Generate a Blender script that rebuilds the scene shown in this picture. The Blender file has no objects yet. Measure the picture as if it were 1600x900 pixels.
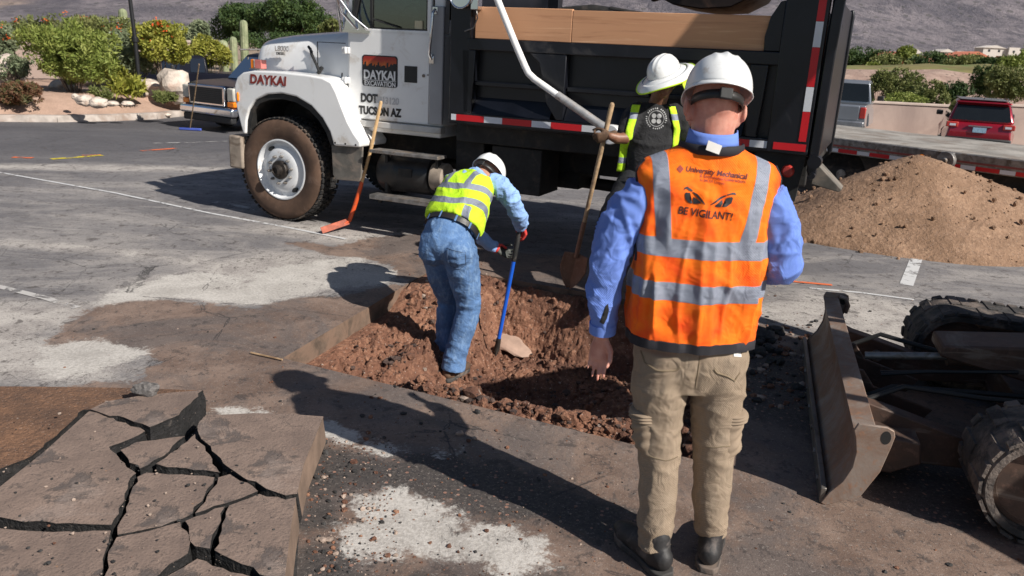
import bpy, bmesh, math, random
import numpy as np
from mathutils import Vector, Matrix
from mathutils.bvhtree import BVHTree
random.seed(7); RNG = np.random.default_rng(11)
PI = math.pi; R = math.radians
SC = bpy.context.scene; COL = SC.collection

# ------------------------------------------------------------------ camera
FPX, PITCH, ROLL, CAMH = 1254.8, .2883, .0500, 1.8184
cd = bpy.data.cameras.new('camera'); cam = bpy.data.objects.new('camera', cd); COL.objects.link(cam)
cp_, sp_ = math.cos(PITCH), math.sin(PITCH); cr_, sr_ = math.cos(ROLL), math.sin(ROLL)
F_ = Vector((0, cp_, -sp_)); R0 = Vector((1, 0, 0)); U0 = Vector((0, sp_, cp_))
R_ = cr_*R0 + sr_*U0; U_ = -sr_*R0 + cr_*U0
cam.matrix_world = Matrix(((R_.x, U_.x, -F_.x, 0), (R_.y, U_.y, -F_.y, 0), (R_.z, U_.z, -F_.z, CAMH), (0, 0, 0, 1)))
cd.sensor_width = 36; cd.lens = FPX/1600*36; cd.clip_start = .05; cd.clip_end = 9000
cd.dof.use_dof = True; cd.dof.focus_distance = 4.2; cd.dof.aperture_fstop = 5.6
SC.camera = cam
# ------------------------------------------------------------------ light
SUN_EL = R(37.0); SUN_AZ = (.785, -.619)
w = bpy.data.worlds.new('World'); SC.world = w; w.use_nodes = True
nt = w.node_tree; bg = nt.nodes['Background']; sky = nt.nodes.new('ShaderNodeTexSky')
sky.sky_type = 'NISHITA'; sky.sun_disc = False; sky.sun_elevation = SUN_EL
sky.sun_rotation = math.atan2(SUN_AZ[0], SUN_AZ[1]); sky.air_density = 1.0; sky.dust_density = 1.2; sky.altitude = 800
nt.links.new(sky.outputs[0], bg.inputs[0]); bg.inputs[1].default_value = .055
sl = bpy.data.lights.new('sun', 'SUN'); sl.energy = 4.9; sl.angle = R(.5); sl.color = (1, .945, .87)
so = bpy.data.objects.new('sun', sl); COL.objects.link(so)
sd = Vector((SUN_AZ[0]*math.cos(SUN_EL), SUN_AZ[1]*math.cos(SUN_EL), math.sin(SUN_EL)))
so.rotation_euler = sd.to_track_quat('Z', 'Y').to_euler(); so.location = (6, -4, 9)
vs = SC.view_settings; vs.view_transform = 'Standard'; vs.look = 'None'; vs.gamma = 1; vs.exposure = .38; vs.use_curve_mapping = False
SC.cycles.max_bounces = 6; SC.cycles.transparent_max_bounces = 8

# ------------------------------------------------------------------ helpers: numbers
def vnoise(p, seed=0):
    p = np.asarray(p, float); i = np.floor(p).astype(np.int64); f = p-i; f = f*f*(3-2*f)
    def h(a, b, c):
        n = (a*374761393 + b*668265263 + c*2147483647 + seed*1274126177) & 0xffffffff
        n = ((n ^ (n >> 13))*1274126177) & 0xffffffff; n = n ^ (n >> 16)
        return (n & 0xffff)/32767.5-1
    x, y, z = i[..., 0], i[..., 1], i[..., 2]; fx, fy, fz = f[..., 0], f[..., 1], f[..., 2]
    L = lambda a, b, t: a+(b-a)*t
    return L(L(L(h(x, y, z), h(x+1, y, z), fx), L(h(x, y+1, z), h(x+1, y+1, z), fx), fy),
             L(L(h(x, y, z+1), h(x+1, y, z+1), fx), L(h(x, y+1, z+1), h(x+1, y+1, z+1), fx), fy), fz)
def fbm(p, oct=4, seed=0, gain=.5):
    p = np.asarray(p, float); a = 1; s = 0; t = 0
    for k in range(oct):
        s = s + a*vnoise(p*(2**k)+k*17.3, seed+k); t += a; a *= gain
    return s/t
def sstep(a, b, x):
    t = np.clip((np.asarray(x, float)-a)/(b-a), 0, 1); return t*t*(3-2*t)
def ground_pt(u, v, z=0):                       # where the line of sight through a photo point meets height z
    d = F_ + R_*((u-800)/FPX) + U_*((450-v)/FPX); t = (z-CAMH)/d.z
    return Vector((d.x*t, d.y*t, z))
def sdf_poly(P, poly):                          # + inside, metres
    P = np.asarray(P); n = len(poly); d = np.full(len(P), 1e9); ins = np.zeros(len(P), bool)
    for i in range(n):
        a = np.array(poly[i][:2]); b = np.array(poly[(i+1) % n][:2]); e = b-a
        w_ = P-a; t = np.clip((w_@e)/(e@e+1e-12), 0, 1); q = w_-t[:, None]*e; d = np.minimum(d, (q**2).sum(1))
        c1 = (P[:, 1] >= a[1]) != (P[:, 1] >= b[1])
        with np.errstate(divide='ignore', invalid='ignore'):
            xi = a[0]+(P[:, 1]-a[1])*(b[0]-a[0])/(b[1]-a[1] if b[1] != a[1] else 1e-9)
        ins ^= c1 & (P[:, 0] < xi)
    d = np.sqrt(d); return np.where(ins, d, -d)

# ------------------------------------------------------------------ helpers: meshes
class MB:
    def __init__(s): s.v = []; s.f = []; s.m = []
    def add(s, vs_, fs, mi=0, M=None):
        b = len(s.v)
        for p in vs_:
            p = Vector(p); s.v.append(M @ p if M is not None else p)
        for f in fs: s.f.append([b+i for i in f]); s.m.append(mi)
        return s
    def box(s, a, b, mi=0, M=None):
        x0, y0, z0 = a; x1, y1, z1 = b
        v = [(x0,y0,z0),(x1,y0,z0),(x1,y1,z0),(x0,y1,z0),(x0,y0,z1),(x1,y0,z1),(x1,y1,z1),(x0,y1,z1)]
        return s.add(v, [(0,3,2,1),(4,5,6,7),(0,1,5,4),(1,2,6,5),(2,3,7,6),(3,0,4,7)], mi, M)
    def prism(s, poly, ax, a, b, mi=0, M=None, mis=None):
        g = {'x': lambda p, t: (t, p[0], p[1]), 'y': lambda p, t: (p[0], t, p[1]), 'z': lambda p, t: (p[0], p[1], t)}[ax]
        n = len(poly); v = [g(p, a) for p in poly]+[g(p, b) for p in poly]
        s.add(v, [tuple(range(n)), tuple(range(2*n-1, n-1, -1))]+[], mi, M)
        base = len(s.v)-2*n
        for i in range(n):
            j = (i+1) % n; s.f.append([base+i, base+n+i, base+n+j, base+j]); s.m.append(mi if mis is None else mis)
        return s
    def tube(s, pts, r, n=12, mi=0, M=None, ref=None, cap=True, rnd=False):
        """r: list of radii or (ra, rb) pairs (rb along ref)"""
        pts = [Vector(p) for p in pts]; m = len(pts)
        if not isinstance(r, (list, tuple)): r = [r]*m
        r = [(q, q) if not isinstance(q, (list, tuple)) else q for q in r]
        T = []
        for i in range(m):
            a = pts[max(0, i-1)]; b = pts[min(m-1, i+1)]; T.append((b-a).normalized())
        up = Vector(ref) if ref is not None else (Vector((0, 0, 1)) if abs(T[0].z) < .9 else Vector((1, 0, 0)))
        rings = []
        def ring(c, t, ra, rb):
            nonlocal up
            bvec = (up-t*up.dot(t))
            if bvec.length < 1e-5: bvec = Vector((1, 0, 0)) if abs(t.x) < .9 else Vector((0, 1, 0)); bvec = bvec-t*bvec.dot(t)
            bvec.normalize(); avec = t.cross(bvec)
            if ref is None: up = bvec
            return [c+avec*(ra*math.cos(2*PI*k/n))+bvec*(rb*math.sin(2*PI*k/n)) for k in range(n)]
        if rnd:
            for q in (1.0, .7, .38):
                k = math.sin(q*PI/2); c = math.cos(q*PI/2)
                rings.append(ring(pts[0]-T[0]*(min(r[0])*k), T[0], max(r[0][0]*c, 1e-4), max(r[0][1]*c, 1e-4)))
        for i in range(m): rings.append(ring(pts[i], T[i], *r[i]))
        if rnd:
            for q in (.38, .7, 1.0):
                k = math.sin(q*PI/2); c = math.cos(q*PI/2)
                rings.append(ring(pts[-1]+T[-1]*(min(r[-1])*k), T[-1], max(r[-1][0]*c, 1e-4), max(r[-1][1]*c, 1e-4)))
        v = [p for rg in rings for p in rg]; fs = []
        for i in range(len(rings)-1):
            for k in range(n):
                k2 = (k+1) % n; fs.append((i*n+k, i*n+k2, (i+1)*n+k2, (i+1)*n+k))
        if cap: fs.append(tuple(range(n-1, -1, -1))); fs.append(tuple((len(rings)-1)*n+k for k in range(n)))
        return s.add(v, fs, mi, M)
    def lathe(s, prof, n=32, mi=0, M=None, close=True):
        """prof [(r, h)] round local z"""
        v = [(r_*math.cos(2*PI*k/n), r_*math.sin(2*PI*k/n), h) for r_, h in prof for k in range(n)]; fs = []
        for i in range(len(prof)-1):
            for k in range(n):
                k2 = (k+1) % n; fs.append((i*n+k, i*n+k2, (i+1)*n+k2, (i+1)*n+k))
        if close:
            fs.append(tuple(range(n-1, -1, -1))); fs.append(tuple((len(prof)-1)*n+k for k in range(n)))
        return s.add(v, fs, mi, M)
    def ball(s, c, r, nu=16, nv=10, mi=0, M=None, top=1.0, bot=-1.0):
        if not isinstance(r, (list, tuple)): r = (r, r, r)
        v = []; fs = []
        a0 = math.asin(bot); a1 = math.asin(top)
        for j in range(nv+1):
            a = a0+(a1-a0)*j/nv
            for k in range(nu):
                t = 2*PI*k/nu; q = max(math.cos(a), 1e-3)
                v.append((c[0]+r[0]*q*math.cos(t), c[1]+r[1]*q*math.sin(t), c[2]+r[2]*math.sin(a)))
        for j in range(nv):
            for k in range(nu):
                k2 = (k+1) % nu; fs.append((j*nu+k, j*nu+k2, (j+1)*nu+k2, (j+1)*nu+k))
        fs.append(tuple(range(nu-1, -1, -1))); fs.append(tuple(nv*nu+k for k in range(nu)))
        return s.add(v, fs, mi, M)
    def grid(s, fn, nu, nv, mi=0, M=None, closeu=False):
        v = [fn(i/(nu if closeu else nu-1) if nu > 1 else 0, j/(nv-1)) for j in range(nv) for i in range(nu)]; fs = []
        for j in range(nv-1):
            for i in range(nu if closeu else nu-1):
                i2 = (i+1) % nu; fs.append((j*nu+i, j*nu+i2, (j+1)*nu+i2, (j+1)*nu+i))
        return s.add(v, fs, mi, M)
def np_mesh(name, V, Fq, mats, attrs=None, smooth=True, mi=None):
    me = bpy.data.meshes.new(name); V = np.asarray(V, np.float32); Fq = np.asarray(Fq, np.int32); k = Fq.shape[1]
    me.vertices.add(len(V)); me.vertices.foreach_set('co', V.ravel())
    me.loops.add(Fq.size); me.loops.foreach_set('vertex_index', Fq.ravel())
    me.polygons.add(len(Fq)); me.polygons.foreach_set('loop_start', np.arange(0, Fq.size, k, dtype=np.int32))
    me.polygons.foreach_set('loop_total', np.full(len(Fq), k, np.int32))
    me.update(calc_edges=True); me.validate()
    me.polygons.foreach_set('use_smooth', np.full(len(Fq), smooth))
    if mi is not None: me.polygons.foreach_set('material_index', np.asarray(mi, np.int32))
    for m in mats: me.materials.append(m)
    for a, val in (attrs or {}).items():
        at = me.attributes.new(a, 'FLOAT', 'POINT'); at.data.foreach_set('value', np.asarray(val, np.float32))
    return me
def link(name, me, parent=None, loc=None):
    o = bpy.data.objects.new(name, me); COL.objects.link(o)
    if parent: o.parent = parent
    if loc is not None: o.location = loc
    return o
def build(mb, name, mats, parent=None, bevel=0, seg=2, smooth=True, ang=38, sub=0, loc=None, rotz=None, wn=False):
    if not isinstance(mats, (list, tuple)): mats = [mats]
    me = bpy.data.meshes.new(name); me.from_pydata([tuple(p) for p in mb.v], [], mb.f)
    for m in mats: me.materials.append(m)
    for p, i in zip(me.polygons, mb.m): p.material_index = i
    bm = bmesh.new(); bm.from_mesh(me); bmesh.ops.recalc_face_normals(bm, faces=bm.faces); bm.to_mesh(me); bm.free()
    if smooth:
        for p in me.polygons: p.use_smooth = True
        me.set_sharp_from_angle(angle=R(ang))
    o = link(name, me, parent, loc)
    if rotz is not None: o.rotation_euler.z = rotz
    if bevel:
        b = o.modifiers.new('bevel', 'BEVEL'); b.width = bevel; b.segments = seg; b.limit_method = 'ANGLE'; b.angle_limit = R(40)
    if sub:
        b = o.modifiers.new('sub', 'SUBSURF'); b.levels = sub; b.render_levels = sub
    return o
def tag(o, label=None, cat=None, group=None, kind=None):
    if label: o['label'] = label
    if cat: o['category'] = cat
    if group: o['group'] = group
    if kind: o['kind'] = kind
    return o
def thing(name, label, cat, loc=(0, 0, 0), rz=0, group=None):
    o = bpy.data.objects.new(name, None); COL.objects.link(o); o.empty_display_size = .2
    o.location = loc; o.rotation_euler.z = rz; tag(o, label, cat, group); return o
def struct(o, label=None, cat=None): return tag(o, label, cat, kind='structure')
def evaluated(o):
    dg = bpy.context.evaluated_depsgraph_get(); dg.update()
    return bpy.data.meshes.new_from_object(o.evaluated_get(dg))
def fuse(mb, name, mats, voxel, smooth_it=4, fn=None, parent=None, loc=None, factor=.5):
    """one continuous surface out of overlapping closed shapes; fn(co, normal) -> new co; keeps rest coordinates in attribute rest"""
    tmp = build(mb, 'tmp', mats, smooth=False)
    r = tmp.modifiers.new('r', 'REMESH'); r.mode = 'VOXEL'; r.voxel_size = voxel; r.use_smooth_shade = True
    if smooth_it:
        s_ = tmp.modifiers.new('s', 'SMOOTH'); s_.factor = factor; s_.iterations = smooth_it
    me = evaluated(tmp); me.name = name; bpy.data.objects.remove(tmp)
    n = len(me.vertices); co = np.empty(n*3, np.float32); me.vertices.foreach_get('co', co); co = co.reshape(-1, 3)
    at = me.attributes.new('rest', 'FLOAT_VECTOR', 'POINT'); at.data.foreach_set('vector', co.ravel())
    if fn is not None:
        nn = np.empty(n*3, np.float32); me.vertices.foreach_get('normal', nn); nn = nn.reshape(-1, 3)
        me.vertices.foreach_set('co', np.asarray(fn(co.astype(float), nn.astype(float)), np.float32).ravel())
    me.materials.clear()
    for m in (mats if isinstance(mats, (list, tuple)) else [mats]): me.materials.append(m)
    me.polygons.foreach_set('material_index', np.zeros(len(me.polygons), np.int32))
    me.polygons.foreach_set('use_smooth', np.ones(len(me.polygons), bool)); me.update()
    return link(name, me, parent, loc)
def frame(o_, x, y, z):
    x, y, z = Vector(x), Vector(y), Vector(z)
    return Matrix(((x.x, y.x, z.x, o_[0]), (x.y, y.y, z.y, o_[1]), (x.z, y.z, z.z, o_[2]), (0, 0, 0, 1)))
def look(o_, zdir, xhint=(1, 0, 0)):
    z = Vector(zdir).normalized(); x = Vector(xhint); x = (x-z*x.dot(z)).normalized(); y = z.cross(x); return frame(o_, x, y, z)

# ------------------------------------------------------------------ helpers: materials
class E:
    def __init__(s, M, sock): s.M = M; s.k = sock
    def _op(s, op, o, rev=False):
        n = s.M.nt.nodes.new('ShaderNodeMath'); n.operation = op
        a, b = (o, s) if rev else (s, o); s.M.put(n.inputs[0], a); s.M.put(n.inputs[1], b); return E(s.M, n.outputs[0])
    def __add__(s, o): return s._op('ADD', o)
    def __radd__(s, o): return s._op('ADD', o)
    def __sub__(s, o): return s._op('SUBTRACT', o)
    def __rsub__(s, o): return s._op('SUBTRACT', o, True)
    def __mul__(s, o): return s._op('MULTIPLY', o)
    def __rmul__(s, o): return s._op('MULTIPLY', o)
    def __truediv__(s, o): return s._op('DIVIDE', o)
    def max(s, o): return s._op('MAXIMUM', o)
    def min(s, o): return s._op('MINIMUM', o)
    def gt(s, o): return s._op('GREATER_THAN', o)
    def lt(s, o): return s._op('LESS_THAN', o)
    def pow(s, o): return s._op('POWER', o)
    def abs(s): return s._op('ABSOLUTE', 0)
    def sin(s): return s._op('SINE', 0)
    def frac(s): return s._op('FRACT', 0)
    def clamp(s): return s.ss(0, 1, lin=True)
    def ss(s, a, b, lin=False, lo=0., hi=1.):
        n = s.M.nt.nodes.new('ShaderNodeMapRange'); n.interpolation_type = 'LINEAR' if lin else 'SMOOTHSTEP'
        s.M.put(n.inputs['Value'], s); n.inputs['From Min'].default_value = a; n.inputs['From Max'].default_value = b
        n.inputs['To Min'].default_value = lo; n.inputs['To Max'].default_value = hi
        return E(s.M, n.outputs[0])
class Mat:
    def __init__(s, name):
        s.mat = bpy.data.materials.new(name); s.mat.use_nodes = True; s.nt = s.mat.node_tree
        s.b = s.nt.nodes['Principled BSDF']; s.tc = None
    def put(s, inp, v):
        if isinstance(v, E): s.nt.links.new(v.k, inp)
        elif isinstance(v, (tuple, list)): inp.default_value = (*v, 1) if len(v) == 3 and len(inp.default_value) == 4 else v
        else: inp.default_value = v
    def co(s, kind='Object', scale=None, rot=None):
        if s.tc is None: s.tc = s.nt.nodes.new('ShaderNodeTexCoord')
        e = E(s, s.tc.outputs[kind]); return s.map(e, scale, rot) if scale or rot else e
    def map(s, e, scale=None, rot=None, loc=None):
        n = s.nt.nodes.new('ShaderNodeMapping'); s.put(n.inputs[0], e)
        if scale: n.inputs['Scale'].default_value = scale
        if rot: n.inputs['Rotation'].default_value = rot
        if loc: n.inputs['Location'].default_value = loc
        return E(s, n.outputs[0])
    def attr(s, name, vec=False):
        n = s.nt.nodes.new('ShaderNodeAttribute'); n.attribute_name = name; return E(s, n.outputs['Vector' if vec else 'Fac'])
    def xyz(s, e):
        n = s.nt.nodes.new('ShaderNodeSeparateXYZ'); s.put(n.inputs[0], e); return [E(s, n.outputs[i]) for i in range(3)]
    def vec(s, x, y, z):
        n = s.nt.nodes.new('ShaderNodeCombineXYZ'); s.put(n.inputs[0], x); s.put(n.inputs[1], y); s.put(n.inputs[2], z); return E(s, n.outputs[0])
    def noise(s, scale, detail=4, rough=.55, dist=0, vec=None):
        n = s.nt.nodes.new('ShaderNodeTexNoise'); n.inputs['Scale'].default_value = scale; n.inputs['Detail'].default_value = detail
        n.inputs['Roughness'].default_value = rough; n.inputs['Distortion'].default_value = dist
        s.put(n.inputs['Vector'], vec if vec is not None else s.co()); return E(s, n.outputs['Fac'])
    def voro(s, scale, vec=None, feat='F1', out='Distance', rnd=1):
        n = s.nt.nodes.new('ShaderNodeTexVoronoi'); n.feature = feat; n.inputs['Scale'].default_value = scale; n.inputs['Randomness'].default_value = rnd
        s.put(n.inputs['Vector'], vec if vec is not None else s.co()); return E(s, n.outputs[out])
    def mix(s, f, a, b, mode='MIX'):
        n = s.nt.nodes.new('ShaderNodeMix'); n.data_type = 'RGBA'; n.blend_type = mode
        s.put(n.inputs[0], f); s.put(n.inputs[6], a); s.put(n.inputs[7], b); return E(s, n.outputs[2])
    def ramp(s, f, stops):
        n = s.nt.nodes.new('ShaderNodeValToRGB'); s.put(n.inputs[0], f); r = n.color_ramp
        while len(r.elements) < len(stops): r.elements.new(.5)
        for e, (p, c) in zip(r.elements, stops): e.position = p; e.color = (*c, 1)
        return E(s, n.outputs[0])
    def out(s, col, rough=.6, metal=0, h=None, hs=.3, hd=.01, **kw):
        s.put(s.b.inputs['Base Color'], col); s.put(s.b.inputs['Roughness'], rough); s.put(s.b.inputs['Metallic'], metal)
        for k, v in kw.items(): s.put(s.b.inputs[k.replace('_', ' ')], v)
        if h is not None:
            n = s.nt.nodes.new('ShaderNodeBump'); n.inputs['Strength'].default_value = hs; n.inputs['Distance'].default_value = hd
            s.put(n.inputs['Height'], h); s.nt.links.new(n.outputs[0], s.b.inputs['Normal'])
        return s.mat
def simple(name, col, rough=.6, metal=0, var=.25, vs_=3., dirt=None, da=.5, ds=2., bump=.1, bs=60, bd=.004, **kw):
    m = Mat(name); n1 = m.noise(vs_, 5, .6); f = n1.ss(.3, .7)
    dk = tuple(c*(1-var) for c in col); br = tuple(min(1, c*(1+var*.6)) for c in col)
    c = m.mix(f, dk, br); r = rough
    if dirt is not None:
        k = m.noise(ds, 8, .65, .6).ss(.62-da*.35, .75-da*.2) ; c = m.mix(k*.85, c, dirt); r = k*(.85-rough)+rough
    return m.out(c, r, metal, h=m.noise(bs, 3, .6) if bump else None, hs=bump, hd=bd, **kw)
# ================================================================== SETTING
TH = .4197; OX, OY = -2.4052, 8.1255
AX = Vector((math.cos(TH), -math.sin(TH), 0)); INN = Vector((math.sin(TH), math.cos(TH), 0))
def TW(X, Y, Z=0): return Vector((OX, OY, 0))+AX*X+INN*Y+Vector((0, 0, Z))       # truck frame -> world
G = ground_pt
def drop(x, y): return -.56*sstep(1, 9, np.asarray(x, float))*sstep(13, 22, y)-.30*sstep(-1, -4.5, np.asarray(x, float))*sstep(13.5, 18.5, y)
def GD(u, v):                                    # the same on the sloping part of the lot
    z = 0.
    for _ in range(12): p = ground_pt(u, v, z); z = float(drop(p.x, p.y))
    return ground_pt(u, v, z)
S0, S1, T0, T1 = 2.48, 5.08, -2.94, -.62
# soil colours
SOIL = (.235, .108, .064)
def asphalt_mat():
    m = Mat('worn asphalt'); P = m.co('Object')
    big = m.noise(.35, 5, .6, .5); mid = m.noise(3.2, 6, .62, .8); fine = m.noise(55, 4, .7); st = m.noise(1.5, 8, .72, 1.0, m.map(P, (.45, 1.2, 1), (0, 0, .32)))
    grit = m.voro(130); grit2 = m.voro(60)
    c = m.mix(big.ss(.3, .7), (.115, .111, .118), (.20, .190, .190))
    c = m.mix((st.ss(.42, .64))*.85, c, (.34, .315, .295))
    c = m.mix(mid.ss(.35, .75)*.35, c, (.082, .079, .088))
    near = m.attr('pale'); md = m.attr('mud'); wh = m.attr('white'); dk = m.attr('dark'); far = m.attr('far')
    wob = (mid-.5)*.42+(m.noise(14, 6, .75, .6)-.5)*.30+(fine-.5)*.14
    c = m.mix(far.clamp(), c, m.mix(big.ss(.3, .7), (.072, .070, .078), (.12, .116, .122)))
    pm = ((near*1.4+wob*1.3).ss(-.22, .34))*(.72+.28*1)
    c = m.mix(pm*.8, c, m.mix((mid*.6+fine*.4).ss(.34, .62), (.28, .25, .23), (.54, .50, .455)))
    mm = (md+wob*.9).ss(-.02, .03)
    mudc = m.mix(mid.ss(.3, .72), (.140, .090, .066), (.250, .175, .135)); mudc = m.mix(m.noise(1.3, 6, .7, .7).ss(.44, .6)*.7, mudc, (.105, .090, .085))
    c = m.mix(mm*.95, c, mudc)
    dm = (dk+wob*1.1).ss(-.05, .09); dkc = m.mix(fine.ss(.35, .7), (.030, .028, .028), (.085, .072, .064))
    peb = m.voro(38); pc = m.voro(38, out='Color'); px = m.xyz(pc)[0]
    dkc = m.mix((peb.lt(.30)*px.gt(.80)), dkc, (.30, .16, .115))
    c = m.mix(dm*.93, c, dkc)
    wm = (wh+wob*.75).ss(-.03, .035)
    c = m.mix(wm*(.94), c, m.mix((fine*.6+mid*.4).ss(.38, .62), (.36, .335, .305), (.55, .52, .48)))
    c = m.mix(grit.lt(.22)*(1-wm)*(1-mm*.35)*.5, c, (.04, .038, .036)); c = m.mix((grit2.lt(.13))*.5, c, (.36, .32, .28))
    spk = m.noise(7.5, 7, .78, .3); c = m.mix(spk.ss(.555, .61)*.7*(1-wm), c, (.05, .041, .038)); scf = m.noise(26, 5, .8, 0, m.map(P, (1, .35, 1), (0, 0, .5))); c = m.mix(scf.ss(.56, .62)*m.noise(1.7, 3).ss(.44, .56)*.65, c, (.055, .048, .046)); sp2 = m.noise(34, 4, .8); c = m.mix(sp2.ss(.56, .61)*.5*(1-wm*.6), c, (.07, .058, .054)); c = m.mix(m.noise(48, 3, .8).ss(.60, .64)*.4, c, (.34, .30, .27)); ck = m.voro(1.1, feat='DISTANCE_TO_EDGE', vec=m.co()); c = m.mix((ck+(mid-.5)*.10+(fine-.5)*.02).abs().lt(.0035)*m.noise(.5, 2).ss(.48, .6)*.8, c, (.03, .028, .028))
    hgt = fine*.7+grit*.16+m.noise(160, 2, .6)*.3+mid*.6+mm*.12-dm*.1+wm*.2
    rough = (mid.ss(.3, .8)*.12+.78)-mm*.12
    return m.out(c, rough, 0, h=hgt, hs=.5, hd=.007)
M_ASPH = asphalt_mat()
def desert_mat():
    m = Mat('desert soil'); a = m.noise(.06, 6, .6); b = m.noise(.9, 6, .65)
    c = m.mix(a.ss(.3, .7), (.27, .19, .14), (.36, .27, .20)); c = m.mix(b.ss(.5, .62)*.75, c, (.09, .10, .045))
    return m.out(c, .95, h=b, hs=.5, hd=.2)
M_DES = desert_mat()
def make_ground():
    def axis(lo, hi, a, b, step, grow=1.13, start=None):
        mid = np.arange(round((a-lo)/step), round((b-lo)/step)+1)*step+lo
        L = [mid[0]]; d = step
        while L[-1] > -hi: d *= grow; L.append(L[-1]-d)
        Rr = [mid[-1]]; d = step
        while Rr[-1] < hi: d *= grow; Rr.append(Rr[-1]+d)
        return np.array(L[::-1][:-1]+list(mid)+Rr[1:])
    s = axis(S0, 2600, -5.0, 7.6, .04); t = axis(T0, 2600, -6.2, 2.6, .04)
    Sg, Tg = np.meshgrid(s, t); X = Sg-.124*(Tg-T0)
    wx = OX+AX.x*X+INN.x*Tg; wy = OY+AX.y*X+INN.y*Tg
    z = drop(wx, wy)
    z = z+np.where(np.hypot(wx, wy) > 60, 0, 0)
    n3 = np.stack([wx*.8, wy*.8, 0*wx], -1)
    z = z+.0025*vnoise(n3)*(np.hypot(wx, wy) < 30)
    pit = (Sg > S0-1e-3) & (Sg < S1+1e-3) & (Tg > T0-1e-3) & (Tg < T1+1e-3)
    z = np.where(pit, 0, z)
    P = np.stack([wx.ravel(), wy.ravel()], -1); far_ = (np.hypot(P[:, 0]-.5, P[:, 1]-6) > 9)
    def mask(polys, zz=0):
        d = np.full(len(P), -1.)
        near = ~far_; Pn = P[near]
        for pl in polys:
            w_ = [G(u, v, zz)[:2] for u, v in pl]; dn = sdf_poly(Pn, w_); q = d[near]; q = np.maximum(q, dn); d[near] = q
        return np.clip(d, -.6, .6)
    mud = mask([[(75,545),(90,520),(132,482),(200,470),(262,467),(330,476),(400,480),(450,467),(520,462),(610,447),(640,440),(700,440),(900,450),(1010,460),(1180,500),(1262,532),(1300,560),(1420,600),(1750,700),(1750,1100),(-100,1100),(-100,640),(160,600),(200,598),(222,585),(236,560),(200,548),(120,548)],
                [(438,380),(475,377),(520,384),(580,372),(640,364),(705,368),(800,392),(900,402),(1010,410),(1010,470),(720,440),(660,448),(618,432),(606,415),(560,402),(505,398),(480,388)]])
    pale = mask([[(-80,470),(100,470),(150,468),(200,440),(300,415),(420,392),(500,392),(580,398),(625,420),(600,445),(440,474),(370,482),(270,470),(140,500),(90,530),(230,545),(225,590),(60,604),(-80,606)],
                 [(480,345),(560,350),(700,375),(640,395),(520,385),(400,360)],
                 [(-40,368),(120,378),(300,400),(460,420),(430,440),(280,415),(100,392),(-40,385)],[(1150,470),(1300,452),(1600,505),(1600,560),(1400,545),(1180,505)], [(-40,254),(200,258),(360,262),(360,268),(200,268),(-40,264)]])
    white = mask([[(545,770),(620,770),(660,785),(715,800),(735,820),(800,822),(850,835),(860,850),(830,860),(845,880),(800,893),(760,892),(680,870),(640,862),(600,868),(575,880),(560,865),(545,845),(515,835),(555,815),(550,790)],
                  [(510,658),(540,672),(580,688),(640,702),(600,710),(550,700),(520,692),(500,680)], [(683,704),(725,699),(722,706),(695,712)], [(335,640),(420,641),(420,650),(340,648)],
                  [(300,462),(380,440),(420,420),(490,408),(560,402),(622,425),(596,444),(500,452),(440,470),(380,477),(340,470)], [(140,478),(200,446),(300,424),(390,436),(320,464),(200,470)], [(60,545),(150,530),(232,548),(222,560),(170,575),(120,588),(60,590)]])
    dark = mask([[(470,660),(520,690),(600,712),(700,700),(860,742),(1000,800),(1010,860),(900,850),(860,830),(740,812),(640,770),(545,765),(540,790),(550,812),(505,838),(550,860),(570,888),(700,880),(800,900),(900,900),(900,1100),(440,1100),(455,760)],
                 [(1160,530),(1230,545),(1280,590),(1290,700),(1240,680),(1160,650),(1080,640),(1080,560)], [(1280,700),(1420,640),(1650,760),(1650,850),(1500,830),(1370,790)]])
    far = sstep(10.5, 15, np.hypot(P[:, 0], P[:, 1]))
    n0, n1 = Sg.shape; idx = np.arange(n0*n1).reshape(n0, n1)
    q = np.stack([idx[:-1, :-1], idx[:-1, 1:], idx[1:, 1:], idx[1:, :-1]], -1)
    sc_ = (Sg[:-1, :-1]+Sg[1:, 1:])/2; tc_ = (Tg[:-1, :-1]+Tg[1:, 1:])/2
    hole = (sc_ > S0) & (sc_ < S1) & (tc_ > T0) & (tc_ < T1)
    cx = (wx[:-1, :-1]+wx[1:, 1:])/2; cy = (wy[:-1, :-1]+wy[1:, 1:])/2
    lot = (np.abs(cx) < 60) & (cy < 33) & (cy > -40)
    V = np.stack([wx.ravel(), wy.ravel(), z.ravel()], -1)
    def part(name, sel, mat, lab):
        f = q[sel].reshape(-1, 4); u, inv = np.unique(f, return_inverse=True)
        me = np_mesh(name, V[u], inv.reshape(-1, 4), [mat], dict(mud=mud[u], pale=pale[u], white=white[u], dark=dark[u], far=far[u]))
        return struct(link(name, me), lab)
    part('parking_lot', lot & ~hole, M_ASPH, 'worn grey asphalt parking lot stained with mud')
    part('desert_ground', ~lot, M_DES, 'sandy desert ground beyond the lot')
make_ground()
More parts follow.
